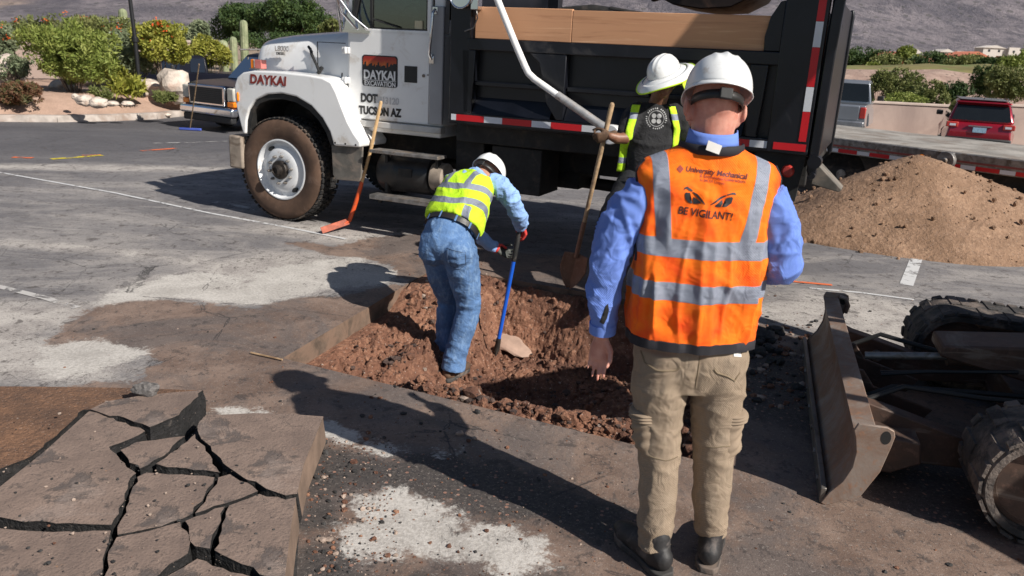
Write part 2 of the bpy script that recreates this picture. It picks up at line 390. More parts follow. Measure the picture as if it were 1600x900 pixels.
# asphalt edge faces of the excavation (real thickness, cut clean by a saw)
def skew(s_, t_, z=0): return TW(s_-.124*(t_-T0), t_, z)
M_EDGE = simple('cut asphalt edge', (.12, .085, .062), .9, var=.4, vs_=9, dirt=(.20, .128, .09), da=.6, ds=6, bump=.5, bs=80)
mb = MB(); e = .0
for (a, b) in (((S0, T0), (S0, T1)), ((S0, T1), (S1, T1)), ((S1, T1), (S1, T0)), ((S1, T0), (S0, T0))):
    nsg = 40
    for k in range(nsg):
        f0, f1 = k/nsg, (k+1)/nsg
        p0 = skew(a[0]+(b[0]-a[0])*f0, a[1]+(b[1]-a[1])*f0); p1 = skew(a[0]+(b[0]-a[0])*f1, a[1]+(b[1]-a[1])*f1)
        mb.add([p0, p1, p1-Vector((0, 0, .2)), p0-Vector((0, 0, .2))], [(0, 1, 2, 3)])
struct(build(mb, 'asphalt_edge', M_EDGE), 'sawn edge of the asphalt round the hole')

def soil_mat(name='red soil', base=SOIL, lighter=(.42, .225, .14), darker=(.095, .042, .027), sc=1.):
    m = Mat(name); a = m.noise(2.2*sc, 6, .65, .5); b = m.noise(22*sc, 6, .72); c_ = m.noise(90*sc, 3, .7); v = m.voro(34*sc)
    c = m.mix(a.ss(.3, .7), darker, base); c = m.mix((b*.7+a*.3).ss(.48, .68)*.8, c, lighter); c = m.mix(v.lt(.14)*.7, c, (.42, .31, .25))
    return m.out(c, .97, h=b*.6+c_*.35+a*.3+v*.25, hs=1., hd=.03)
M_SOIL = soil_mat(); M_SOILD = soil_mat('dark soil', (.11, .068, .052), (.16, .10, .078), (.04, .028, .026))
def make_pit():
    n = 380; m_ = 350
    s = np.linspace(S0-.03, S1+.03, n); t = np.linspace(T0-.03, T1+.03, m_); Sg, Tg = np.meshgrid(s, t)
    X = Sg-.124*(Tg-T0); wx = OX+AX.x*X+INN.x*Tg; wy = OY+AX.y*X+INN.y*Tg
    a = Sg-S0; fr = Tg-T0; bk = T1-Tg; rt = S1-Sg
    P2 = np.stack([wx, wy, 0*wx], -1)
    low = -.50+.08*vnoise(P2*2.1, 3)
    left = sstep(.05, 1.0+.15*vnoise(P2*3, 5), a+.25*sstep(0, 1.4, Tg+1.4)*-1)      # ramps down away from the left edge
    z = -.13+(low+.13)*left
    z = z+.10*np.exp(-((a-.42-.1*fr)**2)/.012)*sstep(.2, .6, fr)*sstep(1.6, 1.1, fr)     # ridge across the ramp
    heap = np.exp(-((fr-.12-.10*sstep(.6, 2.4, a))**2)/(.05+.03*sstep(1, 2.4, a)))*sstep(.35, .9, a)
    z = np.maximum(z, z+(-.02+.03*vnoise(P2*2.3, 8)-z)*heap)
    z = z+.13*np.exp(-(((a-1.75)/.35)**2+((fr-1.25)/.22)**2))+.12*np.exp(-(((a-2.3)/.4)**2+((fr-.95)/.3)**2))
    back = sstep(.30+.05*vnoise(P2*4, 4), .03, bk); z = z+(-.03-z)*back*.97
    cl = sstep(.75, .35, a)*sstep(.95, .55, bk); z = z+(.015-z)*cl                      # back left corner filled level
    z = z+(-.03-z)*sstep(.28, .02, rt)
    z = np.where((fr < .02) | (bk < .02) | (a < .02) | (rt < .02), np.minimum(z, -.02), z)
    rgh = sstep(.02, .15, a)*sstep(0.0, .06, fr)*sstep(0, .06, bk)
    clod = np.abs(fbm(np.stack([wx*9, wy*9, z*9], -1), 4, 21, .6)); fin = fbm(np.stack([wx*38, wy*38, z*30], -1), 3, 5)
    smooth_zone = cl*.8
    z = z+rgh*(1-smooth_zone)*((clod-.2)*.10+fin*.030+.026*np.abs(fbm(np.stack([wx*20, wy*20, z*20], -1), 3, 77, .6)))+.004*fin
    V = np.stack([wx.ravel(), wy.ravel(), z.ravel()], -1); idx = np.arange(n*m_).reshape(m_, n)
    # overhang pushes rough on steep walls
    V[:, 0] += .02*fbm(V*np.array([7, 7, 14]), 3, 31); V[:, 1] += .03*fbm(V*np.array([9, 9, 16])+5, 3, 33)*1
    q = np.stack([idx[:-1, :-1], idx[:-1, 1:], idx[1:, 1:], idx[1:, :-1]], -1).reshape(-1, 4)
    global PIT_BVH
    PIT_BVH = BVHTree.FromPolygons([tuple(p) for p in V.tolist()], q[::1].tolist())
    struct(link('excavation_soil', np_mesh('excavation_soil', V, q, [M_SOIL])), 'rough red soil dug out inside the rectangular hole')
make_pit()
def pit_z(x, y):
    h = PIT_BVH.ray_cast(Vector((x, y, 1)), Vector((0, 0, -1))); return h[0].z if h[0] else 0

# stones and clods: scatter as stuff
def rock_mesh(seed, n=2, rough=.28):
    bm = bmesh.new(); bmesh.ops.create_icosphere(bm, subdivisions=n, radius=1)
    for v in bm.verts:
        p = np.array(v.co)*1.3+seed*7.1; k = 1+rough*float(vnoise(p, seed))+rough*.5*float(vnoise(p*2.3, seed+3)); v.co *= k
    V = np.array([v.co[:] for v in bm.verts]); Fq = np.array([[v.index for v in f.verts] for f in bm.faces]); bm.free(); return V, Fq
ROCKS = [rock_mesh(i, 1, .45) for i in range(6)]
def scatter(name, pts, sizes, mats, lab, mi=None, flat=.7, sink=.3):
    Vs = []; Fs = []; mm = []; b = 0
    for k, (p, sz) in enumerate(zip(pts, sizes)):
        V, Fq = ROCKS[k % 6]; a = RNG.uniform(0, 6.28); c, s_ = math.cos(a), math.sin(a)
        W = V*np.array([sz*RNG.uniform(.7, 1.2), sz*RNG.uniform(.7, 1.1), sz*flat*RNG.uniform(.7, 1.2)]); W = W@np.array([[c, s_, 0], [-s_, c, 0], [0, 0, 1]])
        W = W+np.array(p)+np.array([0, 0, sz*flat*sink]); Vs.append(W); Fs.append(Fq+b); b += len(V); mm += [0 if mi is None else int(mi[k])]*len(Fq)
    me = np_mesh(name, np.concatenate(Vs), np.concatenate(Fs), mats, smooth=False, mi=mm); return tag(link(name, me), lab, kind='stuff')
M_STONE = simple('pale stone', (.34, .26, .21), .9, var=.4, vs_=30, bump=.4); M_BLACK = simple('broken asphalt crumb', (.035, .033, .032), .8, var=.5, vs_=40, bump=.6, bs=90)
pts = []; sz = []; mi = []
while len(pts) < 6500:
    k = len(pts); 
    if k < 4200: s_ = S0+.35+RNG.random()**1.0*(S1-S0-.4); t_ = T0+abs(RNG.normal(0, .26))+.02
    else: s_ = RNG.uniform(S0+.1, S1-.05); t_ = RNG.uniform(T0+.05, T1-.03)
    if t_ > T1: continue
    p = skew(s_, t_); z_ = pit_z(p.x, p.y)
    a = RNG.random(); pts.append((p.x, p.y, z_)); sz.append(.006+.020*a**3 if k % 28 else RNG.uniform(.025, .05)); mi.append(2 if RNG.random() < .03 else (1 if RNG.random() < .2 else 0))
scatter('soil_clods', pts, sz, [M_SOIL, M_SOILD, M_STONE], 'clods and pebbles along the heaped front of the hole', mi)
# spill on the asphalt round the hole and under the blade
pts = []; sz = []; mi = []
def spill(u0, u1, v0, v1, n, big, blk, zz=0.):
    for _ in range(n):
        u = RNG.uniform(u0, u1); v = RNG.uniform(v0, v1); p = G(u, v, zz); X = (Vector((p.x-OX, p.y-OY, 0))).dot(AX); T_ = (Vector((p.x-OX, p.y-OY, 0))).dot(INN)
        s_ = X+.124*(T_-T0)
        if S0-.02 < s_ < S1 and T0-.01 < T_ < T1: continue
        pts.append(tuple(p)); sz.append(.004+big*RNG.random()**6); mi.append(1 if RNG.random() < blk else (2 if RNG.random() < .3 else 0))
spill(560, 990, 590, 720, 130, .02, .3); spill(1165, 1300, 500, 640, 520, .03, .25); spill(1150, 1450, 440, 560, 150, .015, .5)
spill(480, 620, 680, 900, 420, .012, .35); spill(100, 620, 470, 640, 60, .008, .5); spill(600, 1000, 740, 900, 130, .008, .4); spill(1160, 1600, 780, 900, 60, .008, .5)
spill(640, 760, 395, 450, 120, .02, .1); spill(495, 560, 690, 760, 60, .022, .8)
scatter('spilled_grit', pts, sz, [M_SOIL, M_BLACK, M_STONE], 'crumbs of soil and asphalt spilled on the paving', mi)
pts = []; sz = []
for _ in range(26):
    u = RNG.normal(1190, 15); v = RNG.normal(543, 20); p = G(u, v); pts.append((p.x, p.y, max(0, 0)+.01)); sz.append(RNG.uniform(.02, .065))
scatter('black_asphalt_lumps', pts, sz, [M_BLACK], 'heap of black broken asphalt lumps beside the hole')

# ------------------------------------------------------------------ painted marks
def paint_mat(name, col, wear, sc=9):
    m = Mat(name); a = m.noise(sc, 6, .7, .5).ss(wear-.06, wear+.06)*.9
    t = m.nt.nodes.new('ShaderNodeBsdfTransparent'); mx = m.nt.nodes.new('ShaderNodeMixShader'); o = m.nt.nodes['Material Output']
    m.out(col, .8); m.put(mx.inputs[0], a); m.nt.links.new(t.outputs[0], mx.inputs[1]); m.nt.links.new(m.b.outputs[0], mx.inputs[2]); m.nt.links.new(mx.outputs[0], o.inputs[0]); return m.mat
M_PW = paint_mat('worn white paint', (.6, .6, .6), .42); M_PW2 = paint_mat('faint white paint', (.5, .48, .46), .5, 5); M_PY = paint_mat('yellow marking spray', (.62, .50, .03), .44, 8); M_PO = paint_mat('orange marking spray', (.75, .16, .05), .48, 6)
def strip(name, pts_, w_, mat, lab):
    mb = MB(); P = [GD(u, v) for u, v in pts_]
    for p_ in P: p_.z = 0
    for a, b in zip(P[:-1], P[1:]):
        d = (b-a).normalized(); n_ = Vector((-d.y, d.x, 0))*w_/2; up = Vector((0, 0, .0055)); N = 14
        for k in range(N):
            q0 = a.lerp(b, k/N); q1 = a.lerp(b, (k+1)/N); z0 = Vector((0, 0, float(drop(q0.x, q0.y)))); z1 = Vector((0, 0, float(drop(q1.x, q1.y))))
            mb.add([q0-n_+up+z0, q1-n_+up+z1, q1+n_+up+z1, q0+n_+up+z0], [(0, 1, 2, 3)])
    return struct(build(mb, name, mat, smooth=False), lab)
strip('painted_line', [(-60, 258), (0, 270), (180, 302), (330, 334), (450, 356), (540, 374)], .045, M_PW, 'thin white painted line running towards the truck wheel')
strip('painted_line', [(-60, 438), (0, 449), (70, 466), (120, 482)], .06, M_PW2, 'faint white line at the left edge')
strip('parking_stripe', [(1416, 446), (1439, 385)], .11, M_PW, 'white parking bay stripe in front of the dirt pile')
strip('painted_line', [(1265, 451), (1345, 458), (1428, 469)], .04, M_PW, 'white scuffed line beyond the blade')
strip('painted_line', [(335, 316), (370, 322), (415, 331)], .09, M_PW2, 'pale line running under the truck wheel')
strip('painted_line', [(240, 224), (300, 223), (355, 221)], .06, M_PW2, 'faint line beyond the truck nose')
strip('paint_mark', [(80, 249), (120, 246), (160, 243)], .12, M_PY, 'yellow utility marking sprayed on the asphalt')
strip('paint_mark', [(128, 243), (158, 242)], .05, M_PO, 'small orange dash over the yellow marking')
strip('paint_mark', [(220, 236), (276, 232)], .10, M_PO, 'orange utility marking sprayed on the asphalt')
strip('paint_mark', [(20, 246), (52, 247)], .12, M_PO, 'faded orange marking at the left')
strip('paint_mark', [(1235, 440), (1300, 446)], .05, M_PO, 'faded orange line behind the man')

# ------------------------------------------------------------------ broken slabs, bottom left
def slab_top_mat():
    m = Mat('muddy slab top'); a = m.noise(3, 6, .65, .6); b = m.noise(60, 4, .7); v = m.voro(90)
    c = m.mix(a.ss(.3, .7), (.155, .112, .092), (.26, .188, .15)); k = (m.noise(5, 8, .80, .5)*.7+a*.3).ss(.515, .575)
    c = m.mix(k*.72, c, (.060, .054, .054)); c = m.mix(m.noise(38, 4, .8).ss(.58, .64)*.6, c, (.07, .058, .052)); c = m.mix(m.noise(2.2, 5, .7, .5).ss(.54, .64)*.5, c, (.30, .235, .20)); c = m.mix(m.noise(11, 5, .7).ss(.66, .74), c, (.3, .17, .10)); c = m.mix(v.lt(.2)*.4, c, (.06, .05, .05))
    return m.out(c, .88, h=b*.6+a*.6-k*.5+v*.3, hs=.6, hd=.01)
M_SLAB = slab_top_mat(); M_SLABSIDE = simple('asphalt fracture face', (.013, .012, .012), .85, var=.6, vs_=25, dirt=(.07, .058, .05), da=.12, ds=18, bump=1, bs=70, bd=.015)
M_SLABCUT = simple('dusty sawn slab edge', (.19, .13, .095), .9, var=.3, vs_=6, bump=.4, bs=60)
K = .378
def zp(x, y): return (x*K, 560+y*K)
def slab(poly, ztop, thick, lab, cut=(), tilt=(0, 0), px=False, mat=None, matside=None, seed=0):
    P = [G(*(p if px else zp(*p)), ztop) for p in poly]; n = len(P); out_ = []; side = []
    r_ = random.Random(seed)
    for i in range(n):
        a, b = P[i], P[(i+1) % n]; L = (b-a).length; k = max(1, int(L/.035)); iscut = i in cut
        for j in range(k):
            q = a.lerp(b, j/k)
            if j and not iscut: d = (b-a).normalized(); q = q+Vector((-d.y, d.x, 0))*r_.uniform(-.010, .010)
            out_.append(q); side.append(iscut)
    c = sum(out_, Vector())/len(out_)
    bm = bmesh.new(); tops = []; m_ = len(out_); rings = []
    for zoff, inset in ((0, .0), (-.012, -.002), (-thick*.5, .004), (-thick, .012)):
        ring = []
        for i, q in enumerate(out_):
            a = out_[i-1]; b = out_[(i+1) % m_]; d = (b-a).normalized(); nn = Vector((-d.y, d.x, 0))
            jit = 0 if side[i] else r_.uniform(-.006, .006)*(zoff < -.02)
            p = q+nn*(inset+jit); ring.append(bm.verts.new((p.x-c.x, p.y-c.y, zoff)))
        rings.append(ring)
    f = bm.faces.new(rings[0]); f.material_index = 0
    for k in range(3):
        for i in range(m_):
            j = (i+1) % m_; f = bm.faces.new((rings[k][i], rings[k+1][i], rings[k+1][j], rings[k][j])); f.material_index = 2 if side[i] and side[j] else 1
    bm.faces.new(rings[-1][::-1]); bmesh.ops.recalc_face_normals(bm, faces=bm.faces)
    me = bpy.data.meshes.new('broken_slab'); bm.to_mesh(me); bm.free()
    for m in ([mat or M_SLAB, matside or M_SLABSIDE, M_SLABCUT]): me.materials.append(m)
    o = link('broken_slab', me, loc=(c.x, c.y, ztop)); o.rotation_euler = (tilt[0], tilt[1], 0)
    return tag(o, lab, 'asphalt slab', 'broken pieces of lifted asphalt')
ZT = .13
slab([(372,203),(440,170),(580,150),(700,140),(838,133),(800,175),(768,205),(740,240),(620,290),(590,274),(530,252),(430,226)], .150, .13, 'slab piece at the far end with a raised white-chipped corner', cut=(0,1,2,3), tilt=(R(-1), R(-2)), seed=1)
slab([(368,218),(430,238),(520,266),(600,300),(540,332),(450,365),(498,420),(562,474),(540,492),(515,560),(490,620),(460,688),(390,686),(230,682),(100,676),(0,656),(-120,634),(0,530),(180,388)], .135, .12, 'widest slab piece beside the rough brown soil', cut=(17,18), seed=2)
slab([(498,378),(560,348),(765,324),(700,383),(610,438),(578,452),(530,412)], .125, .12, 'small triangular piece under the raised corner slab', seed=3, tilt=(R(1.5), 0))
slab([(645,437),(705,393),(790,327),(806,314),(850,382),(906,468),(800,460),(690,450)], .128, .12, 'wedge piece in the middle of the cracked slab', seed=4, tilt=(0, R(1)))
slab([(605,472),(700,480),(800,484),(886,492),(856,540),(796,640),(755,662),(620,702),(486,728),(506,660),(535,572),(568,490)], .13, .12, 'pentagonal piece at the centre of the cracked slab', seed=5)
slab([(822,312),(824,262),(850,236),(1050,226),(1200,230),(1337,240),(1296,340),(1255,440),(1228,560),(1205,562),(1180,566),(1100,538),(1000,488),(945,450),(894,396),(855,350)], .138, .125, 'large slab piece with the straight far right corner', cut=(2,3,4,5,6,7), seed=6)
slab([(903,492),(950,478),(1045,528),(1066,548),(1000,576),(930,600),(806,640),(872,545)], .131, .12, 'narrow piece between the thin cracks, right of centre', seed=7)
slab([(808,654),(930,612),(898,700),(868,786),(806,776),(782,720),(766,672)], .13, .12, 'small piece above the lowest wide crack', seed=8)
slab([(948,608),(1072,560),(1180,584),(1224,574),(1205,680),(1190,800),(1178,900),(1172,1000),(1120,905),(1000,850),(886,792),(905,740)], .136, .122, 'slab piece along the right edge of the broken pavement', cut=(3,4,5,6), seed=9)
slab([(482,740),(620,712),(745,676),(786,760),(776,806),(700,850),(650,900),(560,1000),(400,1000),(430,905),(445,830)], .13, .12, 'piece in the bottom row left of the wide forked crack', seed=10)
slab([(-160,672),(0,702),(100,712),(220,718),(380,712),(458,712),(438,790),(424,830),(412,905),(380,1000),(-160,1000)], .13, .12, 'slab piece filling the bottom left corner', seed=11)
slab([(600,1000),(690,900),(760,862),(815,828),(920,866),(1090,912),(1160,1010)], .128, .12, 'piece at the bottom edge inside the forked crack', seed=12)
slab([(-160,603),(60,604),(130,605),(200,606),(318,610),(300,640),(130,640),(50,712),(-160,800)], .10, .09, 'overturned slab caked in brown soil at the left edge', px=True, mat=soil_mat('brown earth crust', (.24, .125, .07), (.34, .18, .10), (.12, .068, .045), 1.5), cut=(0,1,2,3), seed=13)
# lump of asphalt lying on the far slab, and the dark sheet beneath the cracks
def rock(name, p, s_, mat, lab, cat, seed=1, sub=3, rough=.3, group=None):
    V, Fq = rock_mesh(seed, sub, rough); V = V*np.array(s_)
    o = link(name, np_mesh(name, V, Fq, [mat], smooth=False), loc=p); return tag(o, lab, cat, group)
rock('asphalt_lump', G(230, 608, .17)+Vector((0, 0, .0)), (.058, .04, .035), simple('grey asphalt lump', (.13, .12, .115), .9, var=.5, vs_=40, bump=.8), 'grey lump of asphalt lying on the far slab piece', 'rubble', 4, 3, .5)
pts = []; sz = []
for _ in range(520):
    q = G(*zp(RNG.uniform(0, 1190), RNG.uniform(170, 900)), .136); pts.append(tuple(q)); sz.append(.0012+.0075*RNG.random()**7)
scatter('slab_crumbs', pts, sz, [M_BLACK, M_STONE, M_SOIL], 'small crumbs of asphalt and grit lying on the broken slabs', [int(RNG.random() < .3)+int(RNG.random() < .15) for _ in pts])
mb = MB(); bed = [G(u, v, .012) for u, v in [(-60, 690), (60, 648), (150, 632), (300, 616), (318, 650), (502, 655), (470, 760), (462, 940), (-60, 940)]]
mb.add(bed, [tuple(range(len(bed)))]); struct(build(mb, 'slab_underlay', M_BLACK, smooth=False), 'dark sheet under the lifted slabs')
# ------------------------------------------------------------------ mountain
def mountain():
    xs = np.linspace(-2600, 2600, 260); ys = np.concatenate([np.linspace(120, 700, 70), np.linspace(712, 2200, 130)])
    Xg, Yg = np.meshgrid(xs, ys); P = np.stack([Xg/420, Yg/420, 0*Xg], -1)
    rid = 1-np.abs(fbm(P*1.0, 5, 3)); base = sstep(430, 1900, Yg+90*fbm(P*.7, 2, 9))
    z = base*720*(.65+.45*rid)+base*60*fbm(P*5, 4, 4)+14*sstep(150, 420, Yg)*0
    z = z+sstep(300, 560, Yg)*(4+4*vnoise(P*6, 2))+base**.5*18*fbm(P*14, 4, 8)-1.2
    # sandy left part, paler because sunlight is put into its colour
    V = np.stack([Xg.ravel(), Yg.ravel(), z.ravel()], -1); n0, n1 = Xg.shape; idx = np.arange(n0*n1).reshape(n0, n1)
    q = np.stack([idx[:-1, :-1], idx[:-1, 1:], idx[1:, 1:], idx[1:, :-1]], -1).reshape(-1, 4)
    lit_spur = sdf_poly(V[:, :2]/1000, [(-1.9, .1), (-.50, .1), (-.37, .5), (-.33, .9), (-.36, 1.3), (-.9, 2.2), (-2.6, 2.2)])
    m = Mat('hazy desert mountain'); a = m.noise(.012, 7, .68, .8); b = m.noise(.07, 6, .7); c_ = m.noise(.35, 5, .75); sp = m.attr('lit_spur')
    c = m.mix(a.ss(.35, .68), (.14, .128, .150), (.31, .272, .288)); c = m.mix(b.ss(.45, .62)*.75, c, (.10, .095, .118)); c = m.mix(c_.ss(.56, .66)*.5, c, (.34, .29, .29))  # mauve tones hold distance haze and cloud shade in the rock colour
    pale = m.mix(b.ss(.4, .65), (.44, .33, .27), (.30, .23, .20)); c = m.mix((sp*9+(a-.5)*1.2).ss(-.2, .2), c, pale)
    c = m.mix((m.voro(.11)*1.0+(b-.5)*.5).lt(.22)*.55, c, (.06, .065, .055))
    m.out(c, .98, h=b*.5+c_*.5, hs=1., hd=9)
    struct(link('mountain', np_mesh('mountain', V, q, [m.mat], dict(lit_spur=lit_spur))), 'haze-tinted mauve desert mountainside filling the background')
mountain()
# golf-course rise and sandy berm beyond the wall (right)
def berm(name, pts_, hgt, mat, lab, nx=60, ny=26, bz=-.55):
    """pts_: centre x, y, half length, half depth"""
    cx, cy, hx, hy, rz = pts_; V = []
    xs = np.linspace(-1, 1, nx); ys = np.linspace(-1, 1, ny); Xg, Yg = np.meshgrid(xs, ys)
    r_ = np.clip(1-(Xg**4)-(Yg**2), 0, 1)**.8; P = np.stack([Xg*hx/3, Yg*hy/3, 0*Xg], -1)
    z = bz+hgt*r_*(1+.25*fbm(P*.6, 3, 6))+.05*fbm(P*4, 3, 7)
    x = Xg*hx; y = Yg*hy; c, s_ = math.cos(rz), math.sin(rz)
    V = np.stack([(cx+c*x-s_*y).ravel(), (cy+s_*x+c*y).ravel(), z.ravel()], -1); idx = np.arange(nx*ny).reshape(ny, nx)
    q = np.stack([idx[:-1, :-1], idx[:-1, 1:], idx[1:, 1:], idx[1:, :-1]], -1).reshape(-1, 4)
    return struct(link(name, np_mesh(name, V, q, [mat])), lab)
m = Mat('pinkish dry berm'); a = m.noise(1.2, 6, .65); c = m.mix(a.ss(.35, .7), (.30, .20, .16), (.42, .30, .24)); c = m.mix(m.voro(2.4).lt(.2), c, (.14, .10, .08)); M_BERM = m.out(c, .95, h=a, hs=.8, hd=.12)
M_LAWN = simple('dry golf turf', (.20, .17, .06), .95, var=.3, vs_=.3, dirt=(.10, .16, .04), da=.5, ds=.3, bump=.3, bs=8)
berm('sandy_berm', (24, 46.5, 12.5, 7.2, -.12), 2.05, M_BERM, 'pink sandy berm behind the wall')
berm('grassy_rise', (39, 69, 30, 11, -.05), 2.6, M_LAWN, 'green and tan turf rise below the trees')
berm('sandy_berm', (41, 41, 11, 5.4, .1), 2.2, M_BERM, 'sandy bank behind the wall at the right')

# ------------------------------------------------------------------ vegetation
def leaf_mat(name, a, b, c_, tr=.25, thin=False):
    m = Mat(name); t = m.attr('tint'); c = m.ramp(t, [(0, a), (.5, b), (1, c_)])
    m.out(c, .7); 
    tn = m.nt.nodes.new('ShaderNodeBsdfTranslucent'); m.put(tn.inputs[0], c); mx = m.nt.nodes.new('ShaderNodeMixShader'); mx.inputs[0].default_value = tr
    m.nt.links.new(m.b.outputs[0], mx.inputs[1]); m.nt.links.new(tn.outputs[0], mx.inputs[2]); m.nt.links.new(mx.outputs[0], m.nt.nodes['Material Output'].inputs[0]); return m.mat
LM = dict(dark=leaf_mat('dark foliage', (.020, .045, .012), (.045, .085, .022), (.085, .13, .03)),
          olive=leaf_mat('olive foliage', (.07, .095, .025), (.14, .165, .045), (.24, .25, .085)),
          lime=leaf_mat('bright green foliage', (.11, .15, .025), (.20, .25, .045), (.32, .35, .09)),
          yel=leaf_mat('yellow green foliage', (.13, .15, .02), (.26, .27, .035), (.40, .38, .07)),
          grey=leaf_mat('grey green foliage', (.10, .13, .07), (.18, .22, .12), (.28, .31, .18)),
          orange=leaf_mat('orange blossom', (.55, .06, .02), (.75, .10, .02), (.85, .22, .04)),
          white=leaf_mat('white blossom', (.6, .6, .55), (.7, .7, .66), (.8, .8, .76)),
          red=leaf_mat('reddish shrub', (.10, .04, .02), (.16, .07, .035), (.10, .11, .04)))
M_BARK = simple('grey brown bark', (.14, .10, .075), .95, var=.4, vs_=20, bump=.6, bs=50)
def foliage(blobs, n, size, elong=1.6, seed=0, shell=.55, up=.0):
    """blobs (cx,cy,cz, rx,ry,rz); small leaf faces spread through the volume"""
    r_ = np.random.default_rng(seed); vol = np.array([b[3]*b[4]*b[5] for b in blobs])**.8; ks = r_.choice(len(blobs), n, p=vol/vol.sum()); B = np.array(blobs)[ks]
    d = r_.normal(size=(n, 3)); d /= np.linalg.norm(d, axis=1)[:, None]; rad = r_.random(n)**(1/3*shell)
    c = B[:, :3]+d*B[:, 3:6]*rad[:, None]; c += .25*size*r_.normal(size=(n, 3))*2
    nz = fbm(c/ (np.mean(B[:, 3])*.55), 2, seed); keep = nz > -.12; c = c[keep]; d = d[keep]; nz = nz[keep]; n = len(c)
    a = r_.normal(size=(n, 3))+d*1.0+np.array([0, 0, up]); a /= np.linalg.norm(a, axis=1)[:, None]
    h = r_.normal(size=(n, 3)); b = np.cross(a, h); b /= np.linalg.norm(b, axis=1)[:, None]+1e-9
    s_ = size*r_.uniform(.6, 1.35, n)[:, None]; V = np.stack([c-a*s_*elong*.5, c+b*s_*.4, c+a*s_*elong*.5, c-b*s_*.4], 1).reshape(-1, 3)
    q = np.arange(4*n).reshape(-1, 4); t = np.repeat(np.clip(.5+nz*.9+r_.normal(size=n)*.18, 0, 1), 4)
    return V, q, t
def plant(name, label, cat, loc, blobs, n, size, kind='olive', elong=1.6, trunk=None, seed=0, group=None, flowers=None, up=0, crown='crown'):
    o = thing(name, label, cat, loc, 0, group); V, q, t = foliage(blobs, n, size, elong, seed, up=up)
    link(crown, np_mesh(crown, V, q, [LM[kind]], dict(tint=t), smooth=False), o)
    mb = MB(); rr = random.Random(seed)
    if trunk:
        h, r0, k = trunk; top = Vector((rr.uniform(-.1, .1)*h, 0, h)); mb.tube([(0, 0, -.1), (0.02*h, 0, h*.5), top], [r0*1.2, r0, r0*.75], 8)
        for i in range(k):
            b = blobs[i % len(blobs)]; e_ = Vector(b[:3])+Vector((rr.uniform(-.4, .4)*b[3], rr.uniform(-.4, .4)*b[4], rr.uniform(0, .4)*b[5])); s_ = top*rr.uniform(.55, 1)
            mb.tube([s_, s_.lerp(e_, .5)+Vector((0, 0, .08*h)), e_], [r0*.55, r0*.35, r0*.12], 6)
        build(mb, 'trunk', M_BARK, o)
    else:
        for i in range(9):
            b = blobs[i % len(blobs)]; a = rr.uniform(0, 6.28)
            e_ = Vector(b[:3])+Vector((math.cos(a)*b[3]*.6, math.sin(a)*b[4]*.6, b[5]*rr.uniform(-.2, .5))); mb.tube([(0.05*math.cos(a), .05*math.sin(a), -.05), e_*.5+Vector((0, 0, -.05)), e_], [.02, .013, .005], 5)
        build(mb, 'stem', M_BARK, o)
    if flowers:
        fk, fn, fs = flowers; r2 = np.random.default_rng(seed+5); bl = []
        for i in range(fn):
            b = blobs[r2.integers(len(blobs))]; a = r2.uniform(3.3, 6.1); u_ = r2.uniform(.1, .95); cz = b[2]+b[5]*u_; q_ = math.sqrt(1-u_*u_)
            bl.append((b[0]+b[3]*q_*math.cos(a), b[1]+b[4]*q_*math.sin(a), cz, fs, fs, fs*.7))
        V, q, t = foliage(bl, fn*16, fs*.5, 1.1, seed+6); link('blossom', np_mesh('blossom', V, q, [LM[fk]], dict(tint=t), smooth=False), o)
    return o
def PL(u, v, D):                                 # point on the sight line through a photo point, at distance D ahead
    d = F_ + R_*((u-800)/FPX) + U_*((450-v)/FPX); return Vector((d.x, d.y, d.z))*(D/d.y)+Vector((0, 0, CAMH))
def mound(u, v, D, wpx, hpx, k=7, seed=0, flat=1.0, mul=1.9):
    """cluster of leaf blobs filling a crown of the given apparent size, standing at its own distance"""
    c = PL(u, v, D); s_ = D/FPX; rr = random.Random(seed); W = wpx*s_/2; H = hpx*s_/2; out_ = []
    for i in range(int(k*mul)):
        a = rr.uniform(0, 6.28); q = rr.uniform(.1, .8); f = rr.uniform(.26, .50)
        out_.append([W*q*math.cos(a), W*flat*.7*math.sin(a)*q, H*rr.uniform(-.45, .52)*(1-.4*q), W*f, W*f*flat*.8, H*f])
    return c, out_, H
def bush(name, label, cat, u, v, D, wpx, hpx, n, size, kind, gz=0, k=7, seed=0, **kw):
    c, bl, H = mound(u, v, D, wpx, hpx, k, seed); base = Vector((c.x, c.y, gz)); off = c.z-gz
    bl = [(b[0], b[1], b[2]+off, b[3], b[4], b[5]) for b in bl]
    return plant(name, label, cat, base, bl, n, size, kind, seed=seed, **kw)
